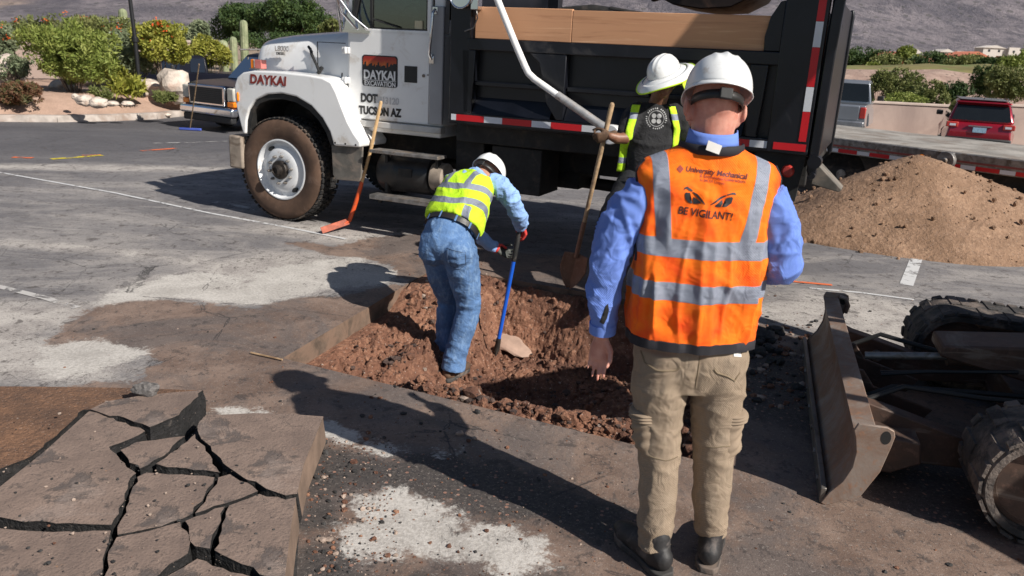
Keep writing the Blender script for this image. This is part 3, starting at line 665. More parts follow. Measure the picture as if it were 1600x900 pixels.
# ---- left: raised planting bed with kerb
edge = [GD(u, v) for u, v in [(-260, 196), (-120, 193), (0, 190), (90, 191), (180, 189), (245, 186), (290, 181)]]
edge += [Vector((-6.4, 22.2, 0)), Vector((-7.2, 25.0, 0)), Vector((-12, 29, 0)), Vector((-24, 30, 0)), Vector((-28, 22, 0))]
M_KERB = simple('pale dusty kerb', (.42, .37, .33), .9, var=.3, vs_=4, dirt=(.25, .18, .14), da=.5, ds=1.5, bump=.3)
M_BED = Mat('pinkish bed gravel'); a = M_BED.noise(3, 5, .6); b = M_BED.voro(28); c = M_BED.mix(a.ss(.3, .7), (.36, .24, .18), (.46, .31, .235)); M_BED = M_BED.out(M_BED.mix(b.lt(.2)*.5, c, (.26, .17, .13)), .95, h=b, hs=.5, hd=.02)
def bed_mesh():
    P = [Vector(p) for p in edge]; cen = sum(P, Vector())/len(P); fine = []
    for i in range(len(P)):
        a, b = P[i], P[(i+1) % len(P)]
        for k in range(6): fine.append(a.lerp(b, k/6))
    n = len(fine); V = []; 
    for j, f in enumerate((0, .015, .05, .12, .25, .45, .7, 1)):
        for p in fine: q = p.lerp(cen, f); V.append((q.x, q.y, .12-.3+.42*float(sstep(0, .45, f))+.04*float(vnoise([[q.x*.9, q.y*.9, 0]])[0])))
    q = [(j*n+i, j*n+(i+1) % n, (j+1)*n+(i+1) % n, (j+1)*n+i) for j in range(7) for i in range(n)]
    struct(link('planting_bed', np_mesh('planting_bed', V, q, [M_BED])), 'raised bed of pink gravel at the left')
    mb = MB(); w_ = .16
    for i in range(n):
        a, b = fine[i].copy(), fine[(i+1) % n].copy(); a.z = float(drop(a.x, a.y)); b.z = float(drop(b.x, b.y)); d = (b-a).normalized(); nn = Vector((-d.y, d.x, 0))
        if nn.dot(cen-a) < 0: nn = -nn
        mb.add([a-nn*.03, b-nn*.03, b-nn*.0+Vector((0, 0, .15)), a+Vector((0, 0, .15)), a+nn*w_+Vector((0, 0, .155)), b+nn*w_+Vector((0, 0, .155)), b+nn*w_, a+nn*w_], [(0, 1, 2, 3), (3, 2, 5, 4), (4, 5, 6, 7)])
    struct(build(mb, 'kerb', M_KERB), 'pale kerb round the planting bed')
bed_mesh()
bush('round_bush', 'large rounded bright green bush in the gravel bed left of the lamp post', 'shrub', 112, 86, 21, 140, 112, 42000, .042, 'lime', .0, 22, 3, elong=3.2, up=.5)
bush('low_shrub', 'brownish low shrub at the left edge of the gravel bed', 'shrub', 22, 146, 19, 95, 46, 9000, .04, 'red', .4, 6, 4, elong=2.4)
bush('grass_tuft', 'grey green tuft beside the white stones', 'shrub', 158, 145, 20, 34, 20, 2200, .035, 'olive', .45, 4, 5, elong=3, up=1)
bush('grass_tuft', 'olive tuft near the dark pickup', 'shrub', 252, 151, 19.5, 44, 26, 3500, .035, 'olive', .4, 5, 6, elong=3, up=1)
bush('agave_clump', 'bright green strappy clump at the foot of the lamp post', 'plant', 203, 134, 20.5, 52, 26, 1300, .09, 'yel', .45, 5, 7, elong=4, up=1.2)
bush('flowering_shrub', 'tall loose shrub with red orange blossoms behind the round bush', 'shrub', 110, 48, 25, 210, 60, 14000, .05, 'olive', .3, 9, 8, elong=2.4, flowers=('orange', 12, .11))
bush('flowering_shrub', 'orange flowering shrub right of the lamp post', 'shrub', 252, 66, 22, 96, 78, 15000, .05, 'yel', .3, 8, 9, elong=2, flowers=('orange', 11, .14))
bush('flowering_shrub', 'grey green shrub with a few orange flowers behind the lamp post', 'shrub', 200, 82, 22.5, 80, 90, 12000, .05, 'grey', .3, 8, 10, elong=2.4, flowers=('orange', 7, .12))
bush('white_flowering_shrub', 'shrub with white blossoms above the orange one', 'shrub', 262, 46, 26, 50, 36, 4000, .05, 'yel', .3, 4, 11, flowers=('white', 5, .16))
bush('yellow_shrub', 'yellow green shrub in front of the saguaros', 'shrub', 322, 82, 26, 70, 56, 10000, .05, 'yel', 0, 7, 12, elong=2)
bush('pale_shrub', 'pale green shrub at the far left', 'shrub', 8, 74, 24, 60, 90, 8000, .05, 'grey', .3, 6, 13, elong=2.2, flowers=('orange', 4, .11))
bush('thin_shrub', 'thin leggy shrub at the left edge', 'shrub', 22, 104, 22, 60, 56, 3600, .045, 'grey', .4, 5, 14, elong=2)
bush('pale_shrub', 'tall feathery shrub near the dark trees', 'shrub', 305, 56, 34, 62, 62, 9000, .06, 'grey', 0, 6, 15, elong=3)
bush('low_shrub', 'green shrub under the lamp post with arching stems', 'shrub', 178, 116, 21.5, 60, 40, 4500, .045, 'yel', .4, 5, 16, elong=2.2)
for i, (u, v, D, wp, hp, lab) in enumerate([(378, 32, 52, 90, 56, 'dark green tree left of the pair behind the saguaros'), (458, 26, 50, 118, 62, 'dark green tree right of the pair, nearest the truck cab')]):
    bush('desert_tree', lab, 'tree', u, v+5, D, wp*1.05, hp*1.35, 26000, .11, 'dark', 0, 13, 20+i, trunk=(1.2, .16, 6), group='dark trees behind the truck')
bush('hedge_bush', 'low olive bush between the cab and the right hand dark tree', 'shrub', 528, 44, 46, 50, 30, 6000, .07, 'olive', 0, 5, 24)
bush('hedge_bush', 'green bush line at the far left behind the bed', 'shrub', 50, 56, 40, 170, 38, 12000, .08, 'grey', 0, 8, 25)
bush('hedge_bush', 'dark hedge low behind the pickup hood', 'shrub', 420, 64, 45, 160, 34, 12000, .08, 'dark', 0, 8, 26)
m = Mat('saguaro skin'); M_SAG = m.out(m.mix(m.noise(4, 4).ss(.3, .7), (.16, .19, .10), (.30, .32, .19)), .8)
def saguaro(u, vt, D, label, r_=.19, seed=0, arm=False, vb=None):
    c = PL(u, vt, D); o = thing('saguaro_cactus', label, 'cactus', (c.x, c.y, 0), 0, 'saguaros behind the flower bed'); mb = MB(); H = c.z; prof = []
    def col_(x, z0, z1, rr):
        n = 40; rows = []; zs = [z0, z0+.3]+list(np.linspace(z0+.5, z1-rr, 6))+[z1-rr*.5, z1-rr*.2, z1]; rs = [rr*.8, rr*.95]+[rr]*6+[rr*.87, rr*.6, .01]
        v = [(x+q*(1-.12*(k % 4 == 0)-.06*(k % 2))*math.cos(2*PI*k/n), q*(1-.12*(k % 4 == 0))*math.sin(2*PI*k/n), z) for z, q in zip(zs, rs) for k in range(n)]
        f = [(i*n+k, i*n+(k+1) % n, (i+1)*n+(k+1) % n, (i+1)*n+k) for i in range(len(zs)-1) for k in range(n)]; mb.add(v, f)
    col_(0, 0, H, r_); build(mb, 'cactus_stem', M_SAG, o, ang=80)
saguaro(191, 13, 34, 'saguaro just left of the lamp post', .17)
saguaro(380, 31, 38, 'tallest saguaro beside the dark pickup', .18); saguaro(364, 57, 36, 'short saguaro in the middle of the three', .16); saguaro(348, 62, 37, 'short saguaro left of the three', .22)
M_BOUL = simple('cream boulder', (.55, .47, .40), .95, var=.35, vs_=3, dirt=(.38, .26, .20), da=.4, ds=2, bump=.6, bs=14, bd=.03)
for i, (u, v, D, sx, sz_, lab) in enumerate([(272, 134, 21.5, .42, .42, 'large cream boulder beside the dark pickup'), (230, 138, 22, .45, .25, 'flat boulder at the foot of the lamp post'), (118, 151, 19, .10, .07, 'small white stone at the left of the row'),
        (132, 157, 18.8, .17, .13, 'tan stone in the row'), (154, 160, 18.6, .22, .12, 'widest white stone in the row'), (176, 162, 18.9, .14, .06, 'flat brown stone in the row'), (200, 162, 18.9, .16, .07, 'white stone at the right end of the row'), (8, 120, 22.5, .5, .5, 'cream boulder behind the brown shrub'), (100, 136, 22, .40, .18, 'brown boulder under the round bush'), (150, 118, 24, .6, .35, 'pale boulder behind the round bush')]):
    p = PL(u, v, D); rock('boulder', p, (sx, sx*.8, sz_), M_BOUL, lab, 'rock', 30+i, 3, .25, 'stones in the gravel bed')
for i, (u, wp) in enumerate([(190, 14), (222, 20), (240, 14), (262, 16)]):
    p = PL(u, 179.5, 20.2 if u < 200 else 21.0); rock('kerb_stone', p, (wp*.0065, .09, .05), M_BOUL, ['first', 'second', 'third', 'fourth'][i]+' pale stone from the left along the top of the kerb', 'rock', 50+i, 2, .2, 'stones on the kerb')
# lamp post
o = thing('lamp_post', 'black metal lamp post standing in the gravel bed', 'lamp post', PL(217, 122, 21)-Vector((0, 0, .0))); o.location.z = .2
top = PL(199, -60, 21)-o.location; mid = PL(211, 62, 21)-o.location; M_BLKM = simple('black powder coat', (.012, .012, .014), .4, var=.3)
mb = MB(); mb.tube([(0, 0, 0), (0, 0, .32)], [.13, .12], 16); build(mb, 'base', M_BLKM, o, bevel=.01)
mb = MB(); mb.tube([(0, 0, .3), mid*.5+Vector((0, 0, .15)), mid], .055, 12); mb.tube([mid, top+Vector((-.05, 0, 0)), top+(top-mid)*1.2], [.05, .045, .04], 12); build(mb, 'pole', M_BLKM, o)
mb = MB(); mb.tube([mid-Vector((0, 0, .06)), mid+Vector((0, 0, .07))], .085, 12); build(mb, 'collar', M_BLKM, o, bevel=.01)
tp = top+(top-mid)*1.2; mb = MB(); mb.lathe([(.02, .5), (.16, .38), (.2, .3), (.14, .0), (.06, -.02)], 16, 0, Matrix.Translation(tp)); build(mb, 'lantern', M_BLKM, o)

# ---- right: perimeter wall
M_STUC = simple('pinkish stucco', (.40, .30, .255), .9, var=.12, vs_=.8, dirt=(.30, .22, .19), da=.35, ds=.5, bump=.25, bs=30)
def wall(a, b, h, gz, label):
    o = thing('perimeter_wall', label, 'wall', ((a[0]+b[0])/2, (a[1]+b[1])/2, gz), math.atan2(b[1]-a[1], b[0]-a[0])); L = math.hypot(b[0]-a[0], b[1]-a[1])
    mb = MB(); mb.box((-L/2, -.1, -.3), (L/2, .1, h)); build(mb, 'wall_panel', M_STUC, o, bevel=.01)
    mb = MB(); mb.box((-L/2-.02, -.14, h+.002), (L/2+.02, .14, h+.09)); build(mb, 'coping', simple('lighter coping', (.5, .40, .34), .9, var=.1), o, bevel=.015)
    mb = MB(); mb.box((-L/2, -.6, -.3), (L/2, -.12, .10)); build(mb, 'footing_kerb', M_KERB, o, bevel=.02)
wall((6, 30.4), (16.1, 30.2), 1.13, -.56, 'long pink stucco wall behind the pickup and the red car')
wall((14.9, 28), (27, 28.2), 1.34, -.56, 'taller pink wall section at the right edge')
wall((-20, 27), (-11.6, 29), 1.5, 0, 'beige wall glimpsed behind the flowering shrubs')
# ---- right: shrubs, trees, houses
SH = [(1396, 128, 33.8, 70, 46, 'olive', 'wide olive bush on the berm behind the grey pickup', .12, 3600), (1450, 143, 32.5, 54, 38, 'olive', 'dark olive bush left of the red car', .11, 2600), (1492, 140, 32.5, 40, 30, 'dark', 'dark green bush behind the red car', .10, 2000),
      (1413, 152, 31.6, 60, 20, 'lime', 'low bright bush just above the wall', .10, 1500), (1540, 124, 39.2, 44, 46, 'dark', 'dark rounded shrub right of the berm', .12, 2600), (1585, 128, 35.6, 70, 62, 'olive', 'tall yellowish shrub at the right edge', .13, 3600), (1376, 122, 40.9, 40, 26, 'olive', 'small bush at the left end of the berm', .12, 1200)]
for i, (u, v, D, wp, hp, kd, lab, sz_, n) in enumerate(SH):
    bush('wall_shrub', lab, 'shrub', u, v+5, D, wp*1.2, hp*1.35, n*4, sz_*.5, kd, -.5, 10, 60+i, elong=2, group='shrubs behind the wall')
TR = [(1350, 92, 84.5, 80, 34, 'dark', 'dark tree left of the orange roofed house'), (1392, 98, 80.1, 50, 26, 'olive', 'olive tree in front of the orange roofed house'), (1414, 83, 97.9, 26, 24, 'lime', 'pale round tree rising over the orange roof'), (1362, 106, 75.7, 30, 20, 'lime', 'bright low tree above the grey pickup'),
      (1470, 98, 89.0, 90, 34, 'dark', 'broad dark tree right of the orange roofed house'), (1520, 100, 85.4, 80, 34, 'olive', 'broad olive tree above the red car'), (1556, 102, 80.1, 60, 34, 'dark', 'dark tree second from the right edge'), (1590, 94, 78.3, 64, 44, 'lime', 'tall bright tree at the right edge'), (1440, 92, 106.8, 40, 22, 'lime', 'small bright tree behind the orange roof'), (1310, 96, 89.0, 50, 30, 'olive', 'olive tree half hidden by the dump bed'),
      (1500, 118, 74.8, 120, 14, 'lime', 'low bright thicket below the broad trees'), (1420, 110, 76.5, 60, 12, 'olive', 'low thicket below the orange roofed house')]
for i, (u, v, D, wp, hp, kd, lab) in enumerate(TR):
    bush('desert_tree', lab, 'tree', u, v+3, D, wp*1.15, hp*1.25, 9000, .16, kd, -.5, 11, 80+i, trunk=(.8, .15, 5), group='trees beyond the golf turf')
M_CORAL = simple('coral stucco', (.55, .27, .17), .9, var=.1); M_TILE = simple('orange roof tile', (.50, .16, .09), .85, var=.3, vs_=2); M_OFFW = simple('off white stucco', (.6, .55, .5), .9, var=.1); M_DKW = simple('dark pane', (.03, .035, .04), .2, var=.1)
def house(u, v, D, w_, h_, lab, mt=None):
    c = PL(u, v, D); o = thing('house', lab, 'house', (c.x, c.y, -.5)); H = c.z+.5; w2 = w_/2
    mb = MB(); mb.box((-w2, 0, 0), (w2, 6, H)); mb.box((w2*.2, -1.2, 0), (w2*.75, 0, H+.5)); build(mb, 'wall', mt or M_CORAL, o)
    mb = MB(); mb.prism([(-w2-.4, H+.02), (w2*.15, H+.02), (-w2*.4, H+1.0)], 'y', -.4, 6.4); build(mb, 'roof', M_TILE if mt is None else M_OFFW, o)
    for k in (-.7, -.2, .45): mb = MB(); yy = -.01 if k < .2 else -1.21; mb.box((k*w2-.4, yy-.02, H-1.3), (k*w2+.4, yy, H-.5)); build(mb, 'window', M_DKW, o)
house(1418, 95, 100, 7, 3, 'coral house with an orange tiled roof among the trees'); house(1328, 92, 130, 9, 3, 'orange roofed house behind the dump bed'); house(1545, 92, 130, 10, 3, 'low coral house beyond the broad trees')
house(1440, 86, 150, 6, 3, 'small off white house on the slope', M_OFFW); house(1488, 82, 260, 8, 3, 'white house low on the mountain slope', M_OFFW); house(1568, 76, 300, 14, 3, 'long white house low on the mountain at the right', M_OFFW)
def pile():
    C_ = Vector((4.60, 9.35, 0)); n = 220; xs = np.linspace(-3.0, 3.9, n); ys = np.linspace(-2.0, 2.3, 170); Xg, Yg = np.meshgrid(xs, ys)
    P = np.stack([Xg, Yg, 0*Xg], -1); rx = np.where(Xg < 0, 1.85, 2.75); r_ = np.hypot(Xg/rx, Yg/1.62)+.05*vnoise(P*1.4, 3)
    z = 1.0*np.clip(1-r_, 0, None)**1.0; z = .93*np.where(r_ < .12, (1-.12-(r_**2)/.24+.06), z)+.0
    z = z+.02*fbm(P*3, 3, 2)*(z > .02)+.020*np.clip(np.abs(fbm(P*11, 3, 5))-.12, 0, 1)*(z > .01)+.012*fbm(P*30, 2, 6)*(z > .01)
    edge_ = .10*fbm(P*5, 3, 12); z = np.where(r_ > 1+edge_*.3, -.06, z)-.012
    V = np.stack([Xg.ravel(), Yg.ravel(), z.ravel()], -1); idx = np.arange(n*170).reshape(170, n); q = np.stack([idx[:-1, :-1], idx[:-1, 1:], idx[1:, 1:], idx[1:, :-1]], -1).reshape(-1, 4)
    q = q[(z.ravel()[q].max(1) > -.05)]
    m_ = soil_mat('tan fill dirt', (.31, .19, .12), (.42, .27, .175), (.21, .125, .075), .8)
    o = thing('dirt_pile', 'conical pile of tan dirt on the asphalt beside the trailer', 'dirt pile', C_)
    link('dirt', np_mesh('dirt', V, q, [m_]), o)
    Vs = []; Fs = []; b = 0
    for k in range(520):
        x = RNG.uniform(-1.9, 2.8); y = RNG.uniform(-1.6, 1.0); r0 = math.hypot(x/(1.85 if x < 0 else 2.75), y/1.62)
        if r0 > 1.06: continue
        z_ = .95*max(0, 1-r0)*.97; W, Fq = ROCKS[k % 6]; s_ = .008+.026*RNG.random()**5; Vs.append(W*s_+np.array([x, y, z_+s_*.3])); Fs.append(Fq+b); b += len(W)
    q2 = tag(link('clods', np_mesh('clods', np.concatenate(Vs), np.concatenate(Fs), [m_], smooth=False), o), kind='stuff')
pile()
# ================================================================== DUMP TRUCK  (x: towards the tail, y: away from the viewer, z: up)
M_WHITE = simple('white truck paint', (.82, .82, .81), .32, var=.05, vs_=2, dirt=(.55, .49, .42), da=.22, ds=3.2, bump=.02, bs=10, Coat_Weight=.4)
M_BLACK_P = simple('black dump paint', (.006, .007, .011), .34, var=.4, vs_=3, dirt=(.045, .042, .042), da=.08, ds=3, bump=.06, bs=12)
M_UNDER = simple('grimy black underbody', (.018, .017, .016), .7, var=.5, vs_=8, dirt=(.07, .055, .045), da=.3, ds=6, bump=.3)
M_TYRE = simple('black tyre rubber', (.022, .021, .021), .8, var=.4, vs_=14, dirt=(.11, .085, .065), da=.35, ds=9, bump=.3)
M_SIDEW = simple('mud brown tyre sidewall', (.105, .060, .038), .8, var=.35, vs_=5, dirt=(.17, .11, .08), da=.3, ds=6, bump=.25)
M_RIM = simple('white painted steel rim', (.72, .73, .74), .4, .1, var=.08, dirt=(.34, .26, .2), da=.22, ds=8, bump=.05)
M_HUB = simple('greasy hub', (.04, .032, .027), .5, .4, var=.5, vs_=20, bump=.3)
M_CHROME = simple('chrome', (.78, .80, .84), .12, 1, var=.05, bump=0)
M_STEEL = simple('worn grey steel', (.30, .285, .27), .5, .7, var=.4, vs_=12, dirt=(.2, .15, .11), da=.4, ds=9, bump=.2)
M_RUBB = simple('black rubber', (.015, .015, .015), .6, var=.2)
M_BEIGE = simple('dusty beige bumper', (.33, .27, .215), .8, var=.3, vs_=6, dirt=(.12, .085, .06), da=.4, ds=5, bump=.2)
M_FLAP = simple('dusty mud flap', (.13, .12, .105), .85, var=.4, vs_=5, dirt=(.25, .20, .16), da=.4, ds=4, bump=.2)
M_RED = simple('red reflective film', (.62, .012, .02), .3, var=.06, bump=.03); M_RW = simple('white reflective film', (.72, .74, .78), .3, var=.05, bump=.03)
M_AMB = simple('amber lens', (.85, .22, .01), .2, var=.1); M_REDL = simple('red lens', (.50, .05, .04), .25, var=.2); M_PINK = simple('faded red lens', (.55, .17, .15), .35, var=.2)
M_INT = simple('cab interior', (.05, .05, .05), .8); M_DARKL = simple('black lettering', (.012, .012, .014), .5, var=0, bump=0); M_MAROON = simple('maroon lettering', (.22, .028, .02), .5, var=0, bump=0)
M_GHOST = simple('faded lettering', (.52, .52, .53), .5, var=0, bump=0)
def glass_mat(name, tint, k=.35, rough=.02):
    m = Mat(name); m.out((.5, .55, .55), rough, 0); nt_ = m.nt; t = nt_.nodes.new('ShaderNodeBsdfTransparent'); t.inputs[0].default_value = (*tint, 1)
    g = nt_.nodes.new('ShaderNodeBsdfGlossy'); g.inputs[1].default_value = rough; fr = nt_.nodes.new('ShaderNodeFresnel'); fr.inputs[0].default_value = 1.5
    mt = nt_.nodes.new('ShaderNodeMath'); mt.operation = 'MULTIPLY_ADD'; mt.inputs[1].default_value = 1.1; mt.inputs[2].default_value = k*.25; nt_.links.new(fr.outputs[0], mt.inputs[0])
    mx = nt_.nodes.new('ShaderNodeMixShader'); nt_.links.new(mt.outputs[0], mx.inputs[0]); nt_.links.new(t.outputs[0], mx.inputs[1]); nt_.links.new(g.outputs[0], mx.inputs[2]); nt_.links.new(mx.outputs[0], nt_.nodes['Material Output'].inputs[0]); return m.mat
M_GLASS = glass_mat('green tinted glass', (.50, .60, .55), .45); M_DGLASS = simple('dark car glass', (.012, .014, .016), .06, var=.1, bump=0)
def wood_mat():
    m = Mat('reddish fir plank'); v = m.map(m.co('Object'), (.6, 6, 9)); a = m.noise(1.6, 6, .6, 1.6, v); ring = (a*9).sin().ss(-1, 1)
    c = m.mix(ring, (.60, .31, .165), (.76, .45, .26)); c = m.mix(m.noise(1, 4, .6, .8, m.map(m.co('Object'), (1, 5, 30))).ss(.55, .75)*.5, c, (.30, .12, .05))
    k = m.voro(1.0, m.map(m.co('Object'), (1.1, 2, 5))); c = m.mix(k.lt(.13)*.7, c, (.22, .09, .04)); return m.out(c, .75, h=ring, hs=.15, hd=.003)
M_FIR = wood_mat()
def text_geo(txt, h, bold=0., ext=.0012, align='LEFT', spacing=1., shear=0., sx=1.):
    cu = bpy.data.curves.new('t', 'FONT'); cu.body = txt; cu.size = h/.72; cu.extrude = ext; cu.offset = bold*h; cu.space_character = spacing; cu.shear = shear; cu.align_x = align; cu.resolution_u = 4
    o = bpy.data.objects.new('t', cu); COL.objects.link(o); me = evaluated(o); bpy.data.objects.remove(o)
    V = [(v.co.x*sx, v.co.y, v.co.z) for v in me.vertices]; Fs = [list(p.vertices) for p in me.polygons]; return V, Fs
def text_on(name, parent, txt, h, o_, mat, xd=(1, 0, 0), yd=(0, 0, 1), **kw):
    V, Fs = text_geo(txt, h, **kw); xd = Vector(xd).normalized(); yd = Vector(yd).normalized(); M = frame(o_, xd, yd, xd.cross(yd)); mb = MB(); mb.add(V, Fs, 0, M)
    return build(mb, name, mat, parent, smooth=False)
WHM = lambda x, y, z, s=1: frame((x, y, z), (1, 0, 0), (0, 0, s), (0, -s, 0))
def truck_wheel(par, x, y, label=None, side=1, dual=False):
    """outer face of the tyre in the plane y; side=1 faces the viewer"""
    M = WHM(x, y, .53, side); W = .28
    prof = [(.29, -.05), (.31, -.012), (.35, .004), (.43, .012), (.475, .004), (.505, -.016), (.518, -.04), (.518, -W+.04), (.505, -W+.016), (.43, -W-.012), (.31, -W+.012), (.29, -W+.05)]
    mb = MB(); mb.lathe(prof, 72, 0, M, close=False)
    for i, p in enumerate(mb.f): mb.m[i] = 1 if (i//72) < 5 else 0
    for k in range(54):
        a = 2*PI*k/54
        for (h0, h1, off) in ((-.062, -.008, 0), (-.125, -.072, .5), (-.205, -.15, 0), (-W+.008, -.215, .5)):
            a0 = a+off*2*PI/54; hw = .021; r0, r1 = .515, .532+(.0)
            c, s_ = math.cos(a0), math.sin(a0); t = Vector((-s_, c, 0)); n_ = Vector((c, s_, 0)); p = n_*((r0+r1)/2)
            if h0 == -.062: r1 = .527
            bx = [(n_*(r0 if q[0] < 0 else r1)+t*hw*q[1]*(.92 if q[0] > 0 else 1)+Vector((0, 0, h0 if q[2] < 0 else h1))) for q in [(-1,-1,-1),(1,-1,-1),(1,1,-1),(-1,1,-1),(-1,-1,1),(1,-1,1),(1,1,1),(-1,1,1)]]
            mb.add(bx, [(0,3,2,1),(4,5,6,7),(0,1,5,4),(1,2,6,5),(2,3,7,6),(3,0,4,7)], 0, M)
    w_ = bpy.data.objects.new('wheel', None); COL.objects.link(w_); w_.parent = par
    build(mb, 'tyre', [M_TYRE, M_SIDEW], w_, ang=30)
    mb = MB(); z0 = .0 if not dual else -.12
    mb.lathe([(.30, -.06), (.312, -.02), (.308, -.004), (.296, -.002), (.288, -.018), (.28, -.05), (.262, -.07), (.24, -.062), (.225, -.035), (.20, -.018), (.165, -.010), (.12, -.008), (.10, -.012), (.07, -.02)], 56, 0, M)
    build(mb, 'rim', M_RIM, w_, ang=50)
    mb = MB()
    for k in range(2):
        a = 2.2+PI*k; mb.tube([(.245*math.cos(a), .245*math.sin(a), -.06), (.245*math.cos(a), .245*math.sin(a), -.030)], [(.020, .034), (.020, .034)], 14, 0, M, ref=(-math.sin(a), math.cos(a), 0))
    build(mb, 'hand_hole', M_RUBB, w_)
    mb = MB(); mb.lathe([(.094, -.012), (.096, .018), (.088, .028), (.058, .034), (.052, .075), (.034, .086), (.030, .07), (.001, .07)], 28, 0, M, close=False); build(mb, 'hub', M_HUB, w_)
    for k in range(10):
        a = 2*PI*k/10+.15; p = M @ Vector((.140*math.cos(a), .140*math.sin(a), -.008)); q = M @ Vector((.140*math.cos(a), .140*math.sin(a), .020)); mb = MB(); mb.tube([p, q], [.016, .014], 6); mb.tube([q, q+(q-p)*.5], .008, 6); build(mb, 'lug_nut', M_STEEL, w_)
    return w_
TR_ = thing('dump_truck', 'dump truck with a white cab, black bed and wooden sideboard', 'dump truck', (OX, OY, 0), -TH)
def dump_truck(T):
    truck_wheel(T, -.03, .03); truck_wheel(T, -.03, 2.37, side=-1)
    for y_ in (.04, .38): truck_wheel(T, 4.12, y_)
    for y_ in (2.36, 2.02): truck_wheel(T, 4.12, y_, side=-1)
    # chassis
    mb = MB()
    for y_ in (.78, 1.54): mb.box((-.5, y_, .72), (4.9, y_+.08, .98))
    for x_ in (-.4, 1.0, 2.3, 3.4, 4.7): mb.box((x_, .86, .76), (x_+.1, 1.54, .94))
    mb.tube([(-.03, .3, .5), (-.03, 2.1, .5)], .07, 12); mb.tube([(4.12, .3, .53), (4.12, 2.1, .53)], .09, 12); mb.tube([(.9, 1.2, .62), (3.9, 1.2, .55)], .06, 12); mb.ball((4.12, 1.2, .53), (.24, .2, .24))
    mb.box((.3, .95, .55), (1.2, 1.5, 1.05)); mb.box((1.9, .2, .98), (5.0, 2.2, 1.16)); mb.box((2.1, .86, .55), (2.9, 1.5, .76))
    mb.box((2.25, .25, .55), (2.75, .7, .97))
    build(mb, 'chassis', M_UNDER, T, bevel=.01)
    mb = MB(); mb.box((-.68, .0, .49), (-.50, 2.4, .83)); build(mb, 'bumper', M_BEIGE, T, bevel=.02)
    mb = MB(); mb.box((-.60, .42, .84), (-.545, 1.98, 1.62)); build(mb, 'grille_surround', M_WHITE, T, bevel=.02)
    mb = MB()
    for k in range(7): mb.box((-.63, .62, .92+k*.09), (-.60, 1.78, .96+k*.09))
    build(mb, 'grille', M_CHROME, T)
    for y_ in (.22, 2.0): mb = MB(); mb.box((-.60, y_, 1.0), (-.555, y_+.2, 1.18)); build(mb, 'headlight', M_GLASS if 0 else M_RW, T, bevel=.01)
    # fenders
    arch = [(.66, .84), (.615, .97), (.53, 1.09), (.40, 1.20), (.22, 1.275), (.04, 1.295), (-.14, 1.275), (-.29, 1.215), (-.38, 1.12), (-.425, 1.0), (-.44, .86)]
    out_ = [(-.475, .855), (-.505, .95), (-.545, 1.1), (-.565, 1.22), (-.56, 1.34), (-.52, 1.42), (-.44, 1.47), (-.30, 1.495), (0, 1.50), (.36, 1.49), (.54, 1.475), (.64, 1.44), (.70, 1.35), (.76, 1.22), (.83, 1.08), (.90, .98), (.975, .90), (.965, .85)]
    for s_ in (0, 1):
        f = (lambda y_: y_) if not s_ else (lambda y_: 2.4-y_)
        mb = MB(); n = len(out_); ys = [(.0, .035), (.0, .0), (.006, .0)]
        # skin as a swept band: lip, side face, rounded shoulder, top; and the inner cut
        ring = out_+arch; cc = Vector((.1, 1.25))
        mb.prism(ring, 'y', f(0), f(.46)); build(mb, 'fender', M_WHITE, T, bevel=.045, seg=4, ang=50)
        mb = MB(); ins = [(p[0]*.985+.003, p[1]-.006 if p[1] > 1 else p[1]) for p in arch]
        pl = ins+[(-.40, .86), (-.37, 1.0), (-.33, 1.11), (-.25, 1.18), (-.12, 1.225), (.04, 1.24), (.2, 1.22), (.36, 1.155), (.48, 1.06), (.56, .95), (.61, .84)]
        mb.prism(pl, 'y', f(.02), f(.5)); mb.box((-.42, f(.50) if not s_ else f(.53), .80), (.64, f(.53) if not s_ else f(.50), 1.30)); build(mb, 'wheel_well', M_UNDER, T)
    # hood
    st = [(-.62, .77, 1.72), (-.605, .82, 1.785), (-.56, .848, 1.822), (-.45, .858, 1.848), (-.2, .865, 1.882), (.1, .88, 1.91), (.4, .90, 1.936), (.58, .93, 1.950), (.70, .965, 1.96)]
    def hood(u, v):
        i = min(int(v*(len(st)-1)+1e-6), len(st)-2); t = v*(len(st)-1)-i; x, hw, zt = [st[i][k]*(1-t)+st[i+1][k]*t for k in range(3)]
        a = PI*(1-u); e_ = .22; cx = abs(math.cos(a))**e_*math.copysign(1, math.cos(a)); sz_ = abs(math.sin(a))**.36
        crown = .03*(1-(cx)**2); return (x, 1.2+hw*cx*(1-.06*sz_), 1.38+(zt-1.41)*sz_+crown*sz_)
    mb = MB(); mb.grid(hood, 49, len(st)*2-1); mb.box((-.56, .46, 1.0), (-.50, 1.94, 1.6)); mb.box((-.5, .44, 1.2), (.66, 1.96, 1.46)); build(mb, 'hood', M_WHITE, T, ang=50)
    mb = MB(); mb.box((.255, .295, 1.465), (.262, .302, 1.80)); mb.box((.262, .285, 1.795), (.60, .292, 1.802)); mb.box((.56, .275, 1.47), (.566, .285, 1.52)); build(mb, 'hood_seam', M_RUBB, T)
    mb = MB(); mb.tube([(.20, .26, 1.735), (.235, .235, 1.68), (.30, .225, 1.58), (.335, .23, 1.52)], [.013, .016, .014, .022], 8); mb.tube([(.17, .27, 1.75), (.235, .24, 1.70)], .014, 6); mb.tube([(.31, .235, 1.50), (.36, .235, 1.56)], .02, 8); build(mb, 'hood_latch', M_RUBB, T)
    text_on('badge', T, 'L8000', .052, (-.30, .325, 1.69), M_CHROME, bold=.02, ext=.006); text_on('badge', T, 'DIESEL', .028, (-.285, .325, 1.653), M_STEEL, bold=.03, ext=.004)
    text_on('lettering', T, 'DAYKAI', .088, (-.352, -.0035, 1.372), M_MAROON, bold=.05, spacing=1.06, shear=.1)
